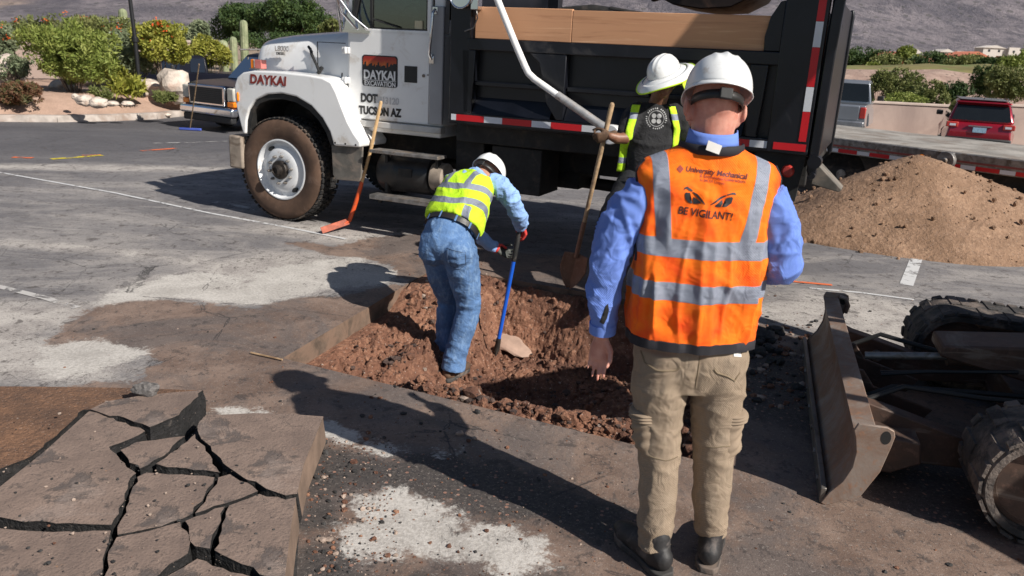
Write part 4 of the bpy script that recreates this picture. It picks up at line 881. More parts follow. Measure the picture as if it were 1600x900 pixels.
    mb = MB(); mb.box((-.44, .09, 1.50), (-.30, .19, 1.512), 0); mb.box((-.425, .10, 1.512), (-.385, .18, 1.60), 1); mb.box((-.383, .095, 1.515), (-.375, .185, 1.60), 0); mb.box((-.373, .10, 1.512), (-.29, .18, 1.598), 2); build(mb, 'turn_signal', [M_STEEL, M_AMB, M_PINK], T, bevel=.006)
    mb = MB(); mb.tube([(-.515, -.004, 1.19), (-.515, -.004, 1.26)], [(.013, .012)]*2, 10, rnd=True); build(mb, 'side_marker', M_AMB, T)
    # cab: lower body, door, cowl, pillars, roof
    mb = MB(); mb.prism([(.66, 1.09), (1.73, 1.09), (1.73, 1.925), (.66, 1.925)], 'y', .24, 2.16); mb.box((.70, .26, .98), (1.70, 2.14, 1.09))
    mb.prism([(1.615, 1.92), (1.73, 1.92), (1.73, 2.72), (1.615, 2.72)], 'y', .24, .34); mb.prism([(1.615, 1.92), (1.73, 1.92), (1.73, 2.72), (1.615, 2.72)], 'y', 2.06, 2.16)
    mb.box((1.69, .34, 1.92), (1.73, 2.06, 2.05)); mb.box((1.69, .34, 2.5), (1.73, 2.06, 2.72))
    for y_ in (.25, 2.09):
        mb.prism([(.60, 1.91), (.655, 1.91), (.86, 2.72), (.80, 2.72)], 'y', y_, y_+.06)
    mb.prism([(.78, 2.72), (1.76, 2.72), (1.74, 2.84), (.92, 2.84)], 'y', .22, 2.18); build(mb, 'cab', M_WHITE, T, bevel=.025, seg=3)
    mb = MB(); mb.prism([(.67, 1.10), (1.585, 1.10), (1.585, 1.93), (.70, 1.93)], 'y', .222, .242)
    mb.box((1.555, .222, 1.93), (1.60, .262, 2.72)); mb.box((.70, .222, 1.90), (1.60, .262, 1.945)); build(mb, 'door', M_WHITE, T, bevel=.008)
    mb = MB(); mb.prism([(.70, 1.945), (.745, 1.945), (.93, 2.72), (.885, 2.72)], 'y', .225, .26); mb.prism([(.93, 1.945), (.955, 1.945), (.955, 2.72), (.93, 2.72)], 'y', .228, .258); mb.box((.95, .226, 1.943), (1.56, .26, 1.957)); mb.box((1.545, .226, 1.95), (1.56, .26, 2.72)); build(mb, 'window_frame', M_RUBB, T)
    for ya in (.243, 2.14): mb = MB(); mb.box((.72, ya, 1.945), (1.555, ya+.005, 2.72)); build(mb, 'side_window', M_GLASS, T, smooth=False)
    mb = MB(); mb.prism([(.612, 1.92), (.618, 1.92), (.822, 2.72), (.816, 2.72)], 'y', .31, 2.09); build(mb, 'windscreen', M_GLASS, T, smooth=False)
    mb = MB(); mb.box((.70, .27, 1.5), (1.69, 2.13, 1.88)); mb.box((1.30, .5, 1.88), (1.50, 1.0, 2.35)); mb.box((1.30, 1.3, 1.88), (1.50, 1.9, 2.35)); mb.prism([(.64, 1.925), (.95, 1.925), (.90, 2.0), (.70, 1.99)], 'y', .3, 2.1); build(mb, 'interior', M_INT, T, bevel=.02)
    mb = MB(); mb.tube([(1.02+.17*math.cos(a)*.5, .72+.2*math.sin(a), 2.02+.17*math.cos(a)) for a in [2*PI*k/20 for k in range(21)]], .012, 6); build(mb, 'steering_wheel', M_RUBB, T)
    mb = MB(); mb.box((1.42, .232, 1.955), (1.50, .24, 2.03)); build(mb, 'window_sticker', simple('yellowed sticker', (.5, .45, .3), .7), T)
    mb = MB(); mb.tube([(.97, .215, 2.03), (1.25, .215, 1.965)], .008, 6); build(mb, 'wiper', M_RUBB, T)
    for z_ in (1.735, 1.455): mb = MB(); mb.box((.615, .205, z_-.03), (.70, .235, z_+.03)); mb.tube([(.665, .20, z_-.032), (.665, .20, z_+.032)], .014, 8); build(mb, 'hinge', M_WHITE, T, bevel=.006)
    mb = MB(); mb.box((1.32, .2185, 1.475), (1.46, .2225, 1.625)); build(mb, 'door_handle', M_RUBB, T, bevel=.02, seg=3)
    mb = MB(); mb.tube([(1.53, .214, 1.545), (1.53, .224, 1.545)], .015, 12); mb.tube([(1.575, .215, 1.555), (1.575, .225, 1.555)], .008, 8); build(mb, 'door_lock', M_STEEL, T)
    mb = MB(); mb.box((.66, .19, 1.03), (1.74, .28, 1.088)); build(mb, 'sill', simple('grey white sill', (.50, .49, .47), .6, dirt=(.3, .25, .2), da=.4), T, bevel=.006)
    mb = MB(); mb.box((1.60, .205, 1.11), (1.74, .245, 2.16)); build(mb, 'rear_corner', simple('grey cab corner', (.36, .36, .37), .5, var=.1), T, bevel=.01)
    mb = MB(); mb.tube([(1.655, .19, 2.13), (1.655, .155, 2.10), (1.625, .155, 1.74), (1.625, .195, 1.70)], .014, 10); mb.box((1.60, .19, 1.66), (1.65, .205, 1.74)); mb.box((1.63, .19, 2.09), (1.68, .205, 2.15)); build(mb, 'grab_handle', M_CHROME, T)
    # logo on the door
    def lg(n_, poly, m, d): q = MB(); q.prism(poly, 'y', .2205-d, .2225); return build(q, n_, m, T)
    Lx, Lz, Rx, Rz = .845, 1.415, 1.245, 1.705
    rr = []; 
    for cx, cz, a0 in ((Rx-.03, Rz-.03, 0), (Lx+.03, Rz-.03, 90), (Lx+.03, Lz+.03, 180), (Rx-.03, Lz+.03, 270)):
        for k in range(5): a = R(a0+k*22.5); rr.append((cx+.03*math.cos(a), cz+.03*math.sin(a)))
    mb = MB(); mb.prism(rr, 'y', .2195, .2225); lgo = build(mb, 'logo_panel', M_DARKL, T)
    m = Mat('sunset print'); z_ = m.xyz(m.co('Object'))[2]; m_s = m.out(m.mix(((z_-1.56)/.13+(m.noise(14, 4)-.5)*.9).ss(0, 1), (.62, .17, .025), (.30, .022, .015)), .45)
    mb = MB(); mb.prism([(Lx+.012, 1.585), (Rx-.012, 1.585), (Rx-.012, 1.675), (Rx-.03, 1.694), (Lx+.03, 1.694), (Lx+.012, 1.675)], 'y', .2182, .2194); build(mb, 'sunset_print', m_s, T)
    r2 = random.Random(3); sky_ = [(Lx+.012, 1.572)]; x = Lx+.012
    while x < Rx-.03: hgt = r2.choice([.012, .03, .05, .022, .04, .016]); w_ = r2.uniform(.008, .02); sky_ += [(x, 1.585+hgt), (x+w_, 1.585+hgt+r2.choice([0, .012]))]; x += w_+.001
    sky_ += [(Rx-.012, 1.60), (Rx-.012, 1.572)]; mb = MB(); mb.prism(sky_, 'y', .2170, .2180); build(mb, 'skyline', M_DARKL, T)
    M_LW = simple('white lettering', (.75, .75, .75), .5, var=0, bump=0)
    text_on('lettering', T, 'DAYKAI', .083, (.862, .2160, 1.485), M_LW, bold=.045, sx=.88); mb = MB(); mb.box((.862, .2166, 1.472), (1.228, .2176, 1.477)); build(mb, 'rule', M_LW, T)
    text_on('lettering', T, 'EXCAVATION', .046, (.872, .2160, 1.422), M_LW, sx=.88, bold=.03)
    text_on('lettering', T, 'DOT', .078, (.825, .2195, 1.265), M_DARKL, bold=.075, sx=.82); text_on('lettering', T, '0513120', .062, (.99, .2195, 1.262), M_GHOST, bold=.05, sx=.9)
    text_on('lettering', T, 'TUCSON AZ', .074, (.805, .2195, 1.150), M_DARKL, bold=.075, sx=.80, spacing=1.04)
    # mirror bracket and mirror
    mb = MB(); mb.tube([(.62, .2, 1.905), (.635, .13, 2.12), (.66, .02, 2.70)], .014, 8); mb.tube([(.80, .2, 1.935), (.70, .10, 2.08), (.66, .02, 2.30)], .012, 8); mb.tube([(.92, .2, 1.94), (.80, .12, 2.05), (.66, .04, 2.26)], .010, 8)
    mb.box((.60, .195, 1.90), (.95, .215, 1.925)); mb.prism([(.63, 1.925), (.90, 1.925), (.72, 2.06), (.66, 2.20)], 'y', .204, .212); build(mb, 'mirror_bracket', M_CHROME, T)
    mb = MB(); mb.box((.58, -.12, 2.26), (.62, .06, 2.66)); build(mb, 'mirror', M_CHROME, T, bevel=.01)
    # work lamp behind the cab
    mb = MB(); M = frame((2.06, -.06, 2.245), (0, .3, 1), (1, 0, 0), (0, -1, .0)); M = WHM(2.04, -.02, 2.235); mb.lathe([(.002, -.06), (.07, -.05), (.105, -.01), (.108, .03), (.10, .04), (.095, .03)], 24, 0, M); mb.tube([(2.06, .06, 2.15), (2.05, -.0, 2.2)], .02, 8)
    mb.box((2.13, -.03, 2.13), (2.20, .05, 2.30)); build(mb, 'work_lamp', M_CHROME, T, bevel=.004)
    mb = MB(); mb.tube([(2.17, 0, 2.14), (2.20, -.03, 2.06), (2.16, -.02, 1.98), (2.08, -.03, 1.95)], .006, 6); build(mb, 'cable', M_STEEL, T)
    # mud flap, steps, tank
    mb = MB(); mb.prism([(.61, .86), (.975, .86), (.955, .56), (.93, .515), (.66, .505), (.625, .55)], 'y', .03, .055); build(mb, 'mud_flap', M_FLAP, T, bevel=.004)
    mb = MB(); 
    for x_ in (.68, .80, .92): mb.tube([(x_, -.003, .87), (x_, .01, .87)], .010, 8)
    build(mb, 'rivet', M_HUB, T)
    for z0, z1, yb in ((.815, .845, .16), (.37, .415, .14)): mb = MB(); mb.box((1.08, -.01, z0), (1.83, yb, z1)); build(mb, 'step', M_STEEL, T, bevel=.004)
    for x_ in (1.16, 1.72): mb = MB(); mb.box((x_, .14, .37), (x_+.03, .20, .83)); mb.tube([(x_, .06, .37), (x_, .06, .33)], .02, 8); build(mb, 'step_bracket', M_UNDER, T)
    mb = MB(); mb.tube([(1.06, .31, .615), (1.09, .31, .615), (1.60, .31, .615), (1.63, .31, .615)], [.175, .195, .195, .18], 32); mb.tube([(1.35, .28, .80), (1.35, .28, .83)], .05, 16); build(mb, 'fuel_tank', simple('black fuel tank', (.025, .025, .026), .35, .2, var=.3, dirt=(.08, .07, .06), da=.3, ds=4), T)
    mb = MB(); mb.box((1.33, .108, .60), (1.48, .113, .68)); build(mb, 'tank_plate', M_UNDER, T)
    mb = MB(); mb.tube([(1.66, .24, .62), (1.80, .24, .62)], .135, 24); build(mb, 'air_tank', M_BEIGE, T, bevel=.012)
    mb = MB(); mb.box((1.82, .35, .5), (2.12, .8, .97)); build(mb, 'battery_box', M_UNDER, T, bevel=.01)
    # dump bed
    mb = MB()
    for s_ in (0, 1):
        f = (lambda a: a) if not s_ else (lambda a: 2.12-a)
        def bx(x0, y0, z0, x1, y1, z1):
            a, b = sorted((f(y0), f(y1))); mb.box((x0, a, z0), (x1, b, z1))
        bx(1.94, .09, 1.17, 5.0, .13, 1.90)                       # side sheet
        bx(2.10, -.005, 1.80, 4.71, .14, 1.895); bx(1.94, -.0, 1.165, 5.0, .14, 1.262)   # rails
        for x_ in (2.10, 2.98, 3.80, 4.56): a, b = sorted((f(0.0), f(.09))); mb.prism([(x_-.03, 1.262), (x_+.05, 1.262), (x_+.075, 1.80), (x_-.055, 1.80)] if x_ != 2.98 else [(x_-.02, 1.262), (x_+.04, 1.262), (x_+.04, 1.80), (x_-.30, 1.80), (x_-.20, 1.72), (x_-.12, 1.4)], 'y', a, b)
        for xa, xb in ((2.16, 2.9), (3.03, 3.74), (3.88, 4.5)): a, b = sorted((f(.03), f(.09))); mb.prism([(xa, 1.54), (xb, 1.54), (xb, 1.50), (xa, 1.50)], 'y', a, b); mb.add([(xa, f(.09), 1.40), (xb, f(.09), 1.40), (xb, f(.0), 1.262), (xa, f(.0), 1.262)], [(0, 1, 2, 3)])
        a, b = sorted((f(-.012), f(.14))); mb.box((4.70, a, 1.165), (5.0, b, 2.285)); mb.prism([(4.58, 1.896), (4.70, 1.896), (4.70, 2.26), (4.66, 2.25), (4.60, 2.14), (4.575, 2.0)], 'y', *sorted((f(.02), f(.13))))
        mb.box((1.925, *sorted((f(.0), f(.12)))[:1], 1.165), (2.12, sorted((f(.0), f(.12)))[1], 2.72))
    mb.box((1.94, .14, 1.14), (5.0, 1.98, 1.20)); mb.box((1.94, .12, 1.2), (2.0, 2.0, 2.70)); mb.box((.95, .05, 2.90), (2.10, 2.10, 2.98))
    build(mb, 'dump_bed', M_BLACK_P, T, bevel=.007)
    mb = MB(); mb.prism([(5.01, 1.05), (5.05, .98), (5.08, 1.02), (5.09, 1.9), (5.10, 2.30), (5.08, 2.34), (5.03, 2.34), (5.02, 2.2)], 'y', .0, .10); mb.prism([(5.01, 1.05), (5.04, .98), (5.06, 1.02), (5.07, 1.9), (5.07, 2.26), (5.06, 2.32), (5.03, 2.32), (5.02, 2.2)], 'y', 2.02, 2.10)
    mb.box((5.01, .08, 1.10), (5.045, 2.03, 2.30)); build(mb, 'tailgate', M_BLACK_P, T, bevel=.01)
    mb = MB(); mb.tube([(5.06, -.03, 1.12), (5.06, .1, 1.12)], .05, 16); mb.tube([(5.06, -.05, 1.02), (5.06, .1, 1.02)], .022, 10); build(mb, 'tailgate_latch', M_BLACK_P, T); mb = MB(); mb.tube([(4.93, -.03, 2.33), (5.08, -.03, 2.33)], .04, 12); build(mb, 'tailgate_hinge', M_BLACK_P, T)
    mb = MB(); mb.prism([(5.05, 1.08), (5.09, 1.06), (5.27, .90), (5.25, .88), (5.04, .92)], 'y', .25, .5); build(mb, 'spreader_chute', M_FLAP, T, bevel=.006)
    mb = MB(); mb.prism([(4.62, 1.16), (4.99, 1.16), (4.955, .80), (4.70, .78)], 'y', .04, .07); build(mb, 'rear_flap', M_UNDER, T)
    mb = MB(); mb.lathe([(.001, .022), (.034, .019), (.048, .004), (.05, -.01)], 20, 0, WHM(4.875, .035, 1.03)); build(mb, 'tail_lamp', M_REDL, T)
    # reflective tape: 11 in red, 7 in white
    mbt = MB(); x = 1.955; mbt.box((x, -.0045, 1.19), (x+.05, -.0015, 1.243), 1); x += .05
    while x < 4.985:
        for L, k in ((.279, 0), (.178, 1)):
            x1 = min(x+L, 4.985)
            if x1 > x: mbt.box((x+.001, -.0165 if x1 > 4.7 and x >= 4.69 else -.0045, 1.19), (x1-.001, -.0135 if x >= 4.69 else -.0015, 1.243), k)
            x = x1
    z_ = 1.262; 
    for L, k in ((.22, 0), (.178, 1), (.279, 0), (.178, 1), (.15, 0)): mbt.box((4.925, -.0165, z_+.001), (4.978, -.0135, z_+L-.001), k); z_ += L
    build(mbt, 'reflective_tape', [M_RED, M_RW], T)
    mb = MB(); mb.box((2.14, .05, 1.897), (3.03, .088, 2.158)); mb.add([(p[0], p[1], p[2]) for p in []], []); build(mb, 'sideboard', M_FIR, T, bevel=.004)
    mb = MB(); mb.box((3.034, .05, 1.897), (4.60, .09, 2.150)); build(mb, 'sideboard', M_FIR, T, bevel=.004)
    mb = MB(); mb.box((2.14, 2.03, 1.897), (4.60, 2.07, 2.150)); build(mb, 'sideboard', M_FIR, T, bevel=.004)
    # tarp arm with its pivot disc
    mb = MB(); pts = [(2.20, -.10, 2.62), (2.42, -.10, 2.20), (2.60, -.10, 1.86), (2.695, -.10, 1.69), (2.73, -.10, 1.635), (2.79, -.10, 1.59), (3.0, -.10, 1.475), (3.38, -.10, 1.27)]
    mb.tube(pts, .029, 16, ref=(0, 1, 0)); build(mb, 'tarp_arm', M_WHITE, T, ang=60)
    mb = MB(); mb.tube([(3.0, -.10, 1.477), (3.38, -.10, 1.272), (3.46, -.10, 1.225)], [.034, .036, .045], 16, ref=(0, 1, 0)); build(mb, 'arm_sleeve', simple('scuffed galvanised', (.50, .49, .48), .4, .5, var=.2, vs_=14, dirt=(.2, .1, .06), da=.2, ds=14), T, ang=60)
    mb = MB(); mb.tube([(3.50, -.17, 1.20), (3.50, -.145, 1.20), (3.50, -.02, 1.20)], [.078, .082, .07], 28); build(mb, 'pivot_disc', M_RIM, T, bevel=.006)
    mb = MB(); mb.tube([(2.15, 2.02, 2.22), (2.5, 2.02, 2.24), (3.1, 2.04, 2.20)], [.06, .075, .05], 14); mb.tube([(2.7, 2.0, 2.27), (3.2, 2.0, 2.2)], .03, 10); build(mb, 'tarp_roll', M_UNDER, T)
dump_truck(TR_)
# ================================================================== OTHER VEHICLES
def tprism(mb, poly, hw, taper, z0, z1, mi=0, M=None, ftaper=None):
    """side outline (x, z) made solid across y; half width hw at z0 shrinking by taper at z1"""
    n = len(poly); v = []
    for s_ in (-1, 1):
        for x, z in poly:
            t = min(max((z-z0)/(z1-z0), 0), 1); h = hw-taper*t
            if ftaper: h -= ftaper(x)
            v.append((x, s_*h, z))
    mb.add(v, [tuple(range(n)), tuple(range(2*n-1, n-1, -1))]+[(i, n+i, n+(i+1) % n, (i+1) % n) for i in range(n)], mi, M)
def car_wheel(par, x, y, r, w_, rimm, s_):
    M = frame((x, y, r), (1, 0, 0), (0, 0, s_), (0, -s_, 0)); mb = MB(); mb.lathe([(r*.62, -.03), (r*.66, .0), (r*.9, .004), (r*.98, -.02), (r, -.05), (r, -w_+.03), (r*.94, -w_), (r*.62, -w_)], 32, 0, M)
    o = build(mb, 'wheel', M_TYRE, par); mb = MB(); mb.lathe([(r*.64, -.01), (r*.6, -.03), (r*.55, -.05), (r*.2, -.02), (.01, -.015)], 24, 0, M); build(mb, 'rim', rimm, o)
def seg(mb, x0, x1, yc, hwid, z0, z1): mb.box((x0, yc-hwid, z0), (x1, yc+hwid, z1))
M_DKBLUE = simple('dark blue black paint', (.006, .007, .014), .3, .0, var=.15, bump=0, Specular_IOR_Level=.18); M_SILV = simple('silver grey paint', (.33, .35, .38), .28, .6, var=.05, Coat_Weight=.6); M_CRED = simple('deep red paint', (.34, .008, .022), .22, .3, var=.06, Coat_Weight=1.)
M_PLAS = simple('black bumper plastic', (.02, .02, .021), .55, var=.2); M_PLATE = simple('pale blue plate', (.35, .52, .66), .5, var=.3, vs_=30)
def pickup(name, label, loc, rz, paint, H, L, hw, front):
    """x: forward. simple but shaped: body with arches, cabin, glass, lamps, grille or tailgate"""
    sx0 = .42 if front else 0.
    o = thing(name, label, 'pickup truck', loc, rz); zb = .45 if not front else .40; belt = H*(.60 if not front else .64); hood = H*(.585 if not front else .645); wr = H*.205
    fx, rx = L*.31, -L*.29; hl = L/2
    def arch(cx, n=8): return [(cx+(wr+.07)*math.cos(a), wr+.02+(wr+.07)*math.sin(a)) for a in [PI*k/n for k in range(n+1)]]
    body = [(-hl, zb+.05), (-hl, belt-.02)]+[(-hl*.99, belt+.01), (-L*.10, belt+.02), (L*.14+sx0, belt), (L*.20+sx0, hood), (hl*.86, hood-.035), (hl*.965, hood-.09), (hl, hood-.20), (hl, zb)]
    body += [p for p in arch(fx) if p[1] > zb-.1]+[p for p in arch(rx) if p[1] > zb-.1]
    mb = MB(); tprism(mb, body, hw, .07, zb, belt+.05, ftaper=lambda x: .10*max(0, (x-hl*.72)/(hl*.28))**2); build(mb, 'body', paint, o, bevel=.035, seg=3)
    cab_ = [(-L*.11, belt-.02), (-L*.095, H-.10), (-L*.07, H-.015), (L*.03, H), (L*.085, H-.05), (L*.19, belt-.02)]
    cab_ = [(x+sx0*(1 if x > 0 else .4), z) for x, z in cab_]; mb = MB(); tprism(mb, cab_, hw-.07, .17, belt, H); build(mb, 'cabin', paint, o, bevel=.04, seg=3)
    g = MB(); e = .012
    for s_ in (-1, 1):
        def sp(x, z): t = (z-belt)/(H-belt); return (x+sx0*(1 if x > 0 else .4), s_*(hw-.07-.17*t+e), z)
        z0, z1 = belt+.03, H-.11
        for xa, xb, xc, xd in ((-L*.09, L*.0, L*.0, -L*.083), (L*.012, L*.155, L*.088, L*.012)): g.add([sp(xa, z0), sp(xb, z0), sp(xc, z1), sp(xd, z1)], [(0, 1, 2, 3)])
    g.add([(L*.189+sx0, -hw+.16, belt+.03), (L*.189+sx0, hw-.16, belt+.03), (L*.098+sx0, hw-.26, H-.10), (L*.098+sx0, -hw+.26, H-.10)], [(0, 1, 2, 3)]); g.add([(-L*.112, -hw+.16, belt+.05), (-L*.112, hw-.16, belt+.05), (-L*.100, hw-.25, H-.12), (-L*.100, -hw+.25, H-.12)], [(0, 1, 2, 3)])
    build(g, 'window', M_DGLASS if not front else glass_mat('car glass', (.25, .35, .34), .6), o, smooth=False)
    for x in (fx, rx):
        for s_ in (-1, 1): car_wheel(o, x, s_*(hw-.14), wr*1.04, .24, M_RIM if not front else M_STEEL, -s_)
    for s_ in (-1, 1): mb = MB(); mb.box((L*.135, s_*(hw+.02)-.02 if s_ > 0 else s_*(hw+.22), belt+.04), (L*.155, s_*(hw+.22) if s_ > 0 else s_*(hw+.02)+.02, belt+.24)); build(mb, 'mirror', M_PLAS, o, bevel=.03)
    x = hl
    mb = MB(); mb.box((x-.10, -hw+.02, zb-.02), (x+.10, hw-.02, zb+.17)); build(mb, 'front_bumper', M_CHROME, o, bevel=.05, seg=3)
    mb = MB(); mb.box((x-.10, -hw+.10, zb-.18), (x+.06, hw-.10, zb-.021)); build(mb, 'air_dam', M_PLAS, o, bevel=.03)
    zg0, zg1 = zb+.19, hood-.09
    mb = MB(); fr = [(-hw*.64, zg0), (hw*.64, zg0), (hw*.69, zg1-.04), (hw*.62, zg1), (-hw*.62, zg1), (-hw*.69, zg1-.04)]; mb.prism(fr, 'x', x-.02, x+.045); build(mb, 'grille_surround', M_CHROME, o, bevel=.02)
    mb = MB(); mb.box((x+.046, -hw*.60, zg0+.045), (x+.052, hw*.60, zg1-.055)); gr = build(mb, 'grille', M_PLAS, o)
    mb = MB(); 
    for k in range(9): zz = zg0+.06+k*(zg1-zg0-.12)/8; mb.box((x+.0525, -hw*.59, zz), (x+.058, hw*.59, zz+.006))
    build(mb, 'grille_slat', simple('grey slat', (.08, .08, .085), .4, .5), gr)
    for s_ in (-1, 1):
        a, b = sorted((s_*hw*.71, s_*(hw-.05))); mb = MB(); mb.box((x-.16, a, zg0+.12), (x+.01, b, zg1-.03)); build(mb, 'headlight', simple('hazy headlamp', (.5, .48, .42), .25, var=.2), o, bevel=.03)
        mb = MB(); mb.box((x-.16, a, zg0-.0), (x+.012, b, zg0+.115)); build(mb, 'indicator', M_AMB, o, bevel=.02)
    # tail
    mb = MB(); mb.box((-hl-.14, -hw+.04, zb-.02), (-hl+.06, hw-.04, zb+.19)); build(mb, 'rear_bumper', simple('steel bumper', (.45, .45, .46), .3, .8), o, bevel=.03)
    mb = MB(); mb.box((-hl-.018, -hw+.24, zb+.24), (-hl+.01, hw-.24, belt-.03)); tg = build(mb, 'tailgate', paint, o, bevel=.015); mb = MB(); mb.box((-hl-.03, -.14, belt-.16), (-hl-.018, .14, belt-.09)); build(mb, 'handle', M_PLAS, tg)
    for s_ in (-1, 1): a, b = sorted((s_*(hw-.225), s_*(hw-.03))); mb = MB(); mb.box((-hl-.02, a, belt-.42), (-hl+.10, b, belt-.05)); build(mb, 'tail_light', M_REDL, o, bevel=.03)
    return o
p0 = GD(322, 204)
d = R(238)      # heads left and towards the camera
o = pickup('pickup_truck', 'dark blue pickup with a chrome grille parked behind the nose of the dump truck', (p0.x+1.5, p0.y+2.1, -.30), d, M_DKBLUE, 1.74, 5.2, .94, True)
mb = MB(); mb.tube([(1.0, -.8, 1.80), (-1.2, -.8, 1.86)], .02, 8); mb.tube([(1.0, .8, 1.80), (-1.2, .8, 1.86)], .02, 8); mb.tube([(.3, -.8, 1.83), (.3, .8, 1.83)], .02, 8); build(mb, 'roof_rack', M_STEEL, o)
pk = PL(1290, 160, 27.6); pickup('pickup_truck', 'silver grey pickup seen from behind beyond the tail of the dump truck', (pk.x+1.62, pk.y+2.5, -.56), R(90-27), M_SILV, 1.93, 5.7, 1.0, False)
# dark car half hidden behind the flowering shrubs
pv = PL(288, 110, 25); pickup('pickup_truck', 'dark vehicle half hidden behind the orange flowering shrubs', (pv.x, pv.y+1, -.3), R(200), M_DKBLUE, 1.5, 4.6, .9, True)
def suv():
    c = PL(1535, 190, 23.5); L, H, hw = 4.4, 1.64, .92; hl = L/2; az = R(90-25)
    o = thing('red_car', 'deep red compact suv seen from behind in front of the pink wall', 'car', (c.x+.9, c.y+2.0, -.56), az); zb = .36; belt = 1.02; wr = .35; fx, rx = 1.35, -1.3
    def arch(cx, n=8): return [(cx+.41*math.cos(a), .36+.41*math.sin(a)) for a in [PI*k/n for k in range(n+1)]]
    body = [(-hl+.06, zb), (-hl, zb+.25), (-hl+.02, belt-.12), (-hl+.10, belt), (.9, belt), (hl*.8, belt-.08), (hl*.96, belt-.22), (hl, zb+.1), (hl-.05, zb)]+[p for p in arch(fx) if p[1] > zb]+[p for p in arch(rx) if p[1] > zb]
    mb = MB(); tprism(mb, body, hw, .09, zb+.3, belt, ftaper=lambda x: .09*max(0, (abs(x)-hl*.78)/(hl*.22))**2); build(mb, 'body', M_CRED, o, bevel=.09, seg=3)
    mb = MB(); tprism(mb, [(-hl+.08, belt-.02), (-hl+.34, H-.12), (-hl+.46, H-.03), (-.3, H), (.35, H-.06), (1.15, belt-.02)], hw-.06, .21, belt, H); build(mb, 'cabin', M_CRED, o, bevel=.09, seg=3)
    mb = MB(); mb.box((-hl+.34, -hw+.30, H-.012), (.2, hw-.30, H+.012)); build(mb, 'roof', simple('grey roof', (.25, .26, .28), .25, .5), o, bevel=.01)
    g = MB(); g.add([(-hl+.085, -hw+.17, belt+.05), (-hl+.085, hw-.17, belt+.05), (-hl+.315, hw-.27, H-.15), (-hl+.315, -hw+.27, H-.15)], [(0, 1, 2, 3)]); e = .01
    for s_ in (-1, 1):
        def sp(x, z): t = (z-belt)/(H-belt); return (x, s_*(hw-.06-.21*t+e), z)
        g.add([sp(-hl+.35, belt+.04), sp(1.0, belt+.04), sp(.38, H-.12), sp(-hl+.5, H-.12)], [(0, 1, 2, 3)])
    build(g, 'window', M_DGLASS, o, smooth=False)
    mb = MB(); mb.box((-hl+.22, -hw+.22, H-.10), (-hl+.40, hw-.22, H-.05)); build(mb, 'spoiler', M_CRED, o, bevel=.02)
    mb = MB(); mb.box((-hl-.045, -hw+.08, zb-.08), (-hl+.2, hw-.08, zb+.23)); build(mb, 'rear_bumper', M_PLAS, o, bevel=.04)
    for s_ in (-1, 1):
        a, b = sorted((s_*(hw-.36), s_*(hw-.05))); mb = MB(); mb.box((-hl-.012, a, belt-.17), (-hl+.16, b, belt-.02)); build(mb, 'tail_light', M_REDL, o, bevel=.02)
        mb = MB(); mb.box((-hl+.0, *sorted((s_*(hw-.30), s_*(hw-.14)))[:1], belt-.13), (-hl-.016, sorted((s_*(hw-.30), s_*(hw-.14)))[1], belt-.07)); build(mb, 'reverse_light', M_RW, o)
        a, b = sorted((s_*(hw-.02), s_*(hw+.17))); mb = MB(); mb.box((.72, a, belt+.02), (.86, b, belt+.17)); build(mb, 'mirror', M_PLAS, o, bevel=.03)
        for x in (fx, rx): car_wheel(o, x, s_*(hw-.02), wr, .22, M_STEEL, -s_)
        mb = MB(); mb.tube([(-hl+.5, s_*(hw-.28), H+.01), (-.9, s_*(hw-.26), H+.045), (.1, s_*(hw-.28), H+.01)], .014, 6); build(mb, 'roof_rail', M_STEEL, o)
    mb = MB(); mb.box((-hl-.03, -.17, .74), (-hl+.01, .17, .88)); build(mb, 'number_plate', M_PLATE, o)
    mb = MB(); mb.box((-hl-.022, -.30, .90), (-hl+.01, .30, .93)); build(mb, 'tailgate_trim', M_CHROME, o); mb = MB(); mb.tube([(-hl+.6, 0, H), (-hl+.5, 0, H+.12)], .012, 6); build(mb, 'antenna', M_PLAS, o)
suv()
# ------------------------------------------------------------------ flatbed trailer: local x along its near edge, to the right; y away
A_ = Vector((4.35, 11.65, 0)); B_ = Vector((5.95, 9.75, 0)); td = math.atan2(B_.y-A_.y, B_.x-A_.x)
o = thing('flatbed_trailer', 'low flatbed trailer with red and white tape parked behind the dirt pile', 'trailer', (A_.x, A_.y, -.06), td)
M_DECK = simple('pale ribbed deck', (.36, .335, .30), .7, .1, var=.35, vs_=2.5, dirt=(.22, .18, .15), da=.5, ds=2, bump=.3)
mb = MB()
for k in range(16): mb.box((-2.6, .05+k*.15, .865), (7.5, .05+k*.15+.138, .905))
build(mb, 'deck', M_DECK, o, bevel=.004)
mb = MB(); mb.box((-2.6, -.02, .70), (7.5, .045, .90)); mb.box((-2.6, 2.44, .70), (7.5, 2.50, .90)); mb.box((-2.6, .6, .62), (7.5, .72, .86)); mb.box((-2.6, 1.7, .62), (7.5, 1.82, .86)); build(mb, 'side_rail', M_STEEL, o, bevel=.006)
mb = MB(); mb.box((-2.6, -.026, .79), (7.5, -.021, .815)); build(mb, 'rail_stripe', simple('faded red stripe', (.28, .07, .06), .6, var=.2), o)
mbt = MB(); x = -2.5
while x < 7.4:
    for L, k in ((.279, 0), (.178, 1)): mbt.box((x+.002, -.026, .715), (x+L-.002, -.021, .765), k); x += L
build(mbt, 'reflective_tape', [M_RED, M_RW], o)
mb = MB(); mb.box((-2.6, .10, .50), (7.4, .30, .70)); mb.box((1.2, .1, .34), (2.2, .5, .62)); build(mb, 'under_frame', M_UNDER, o)
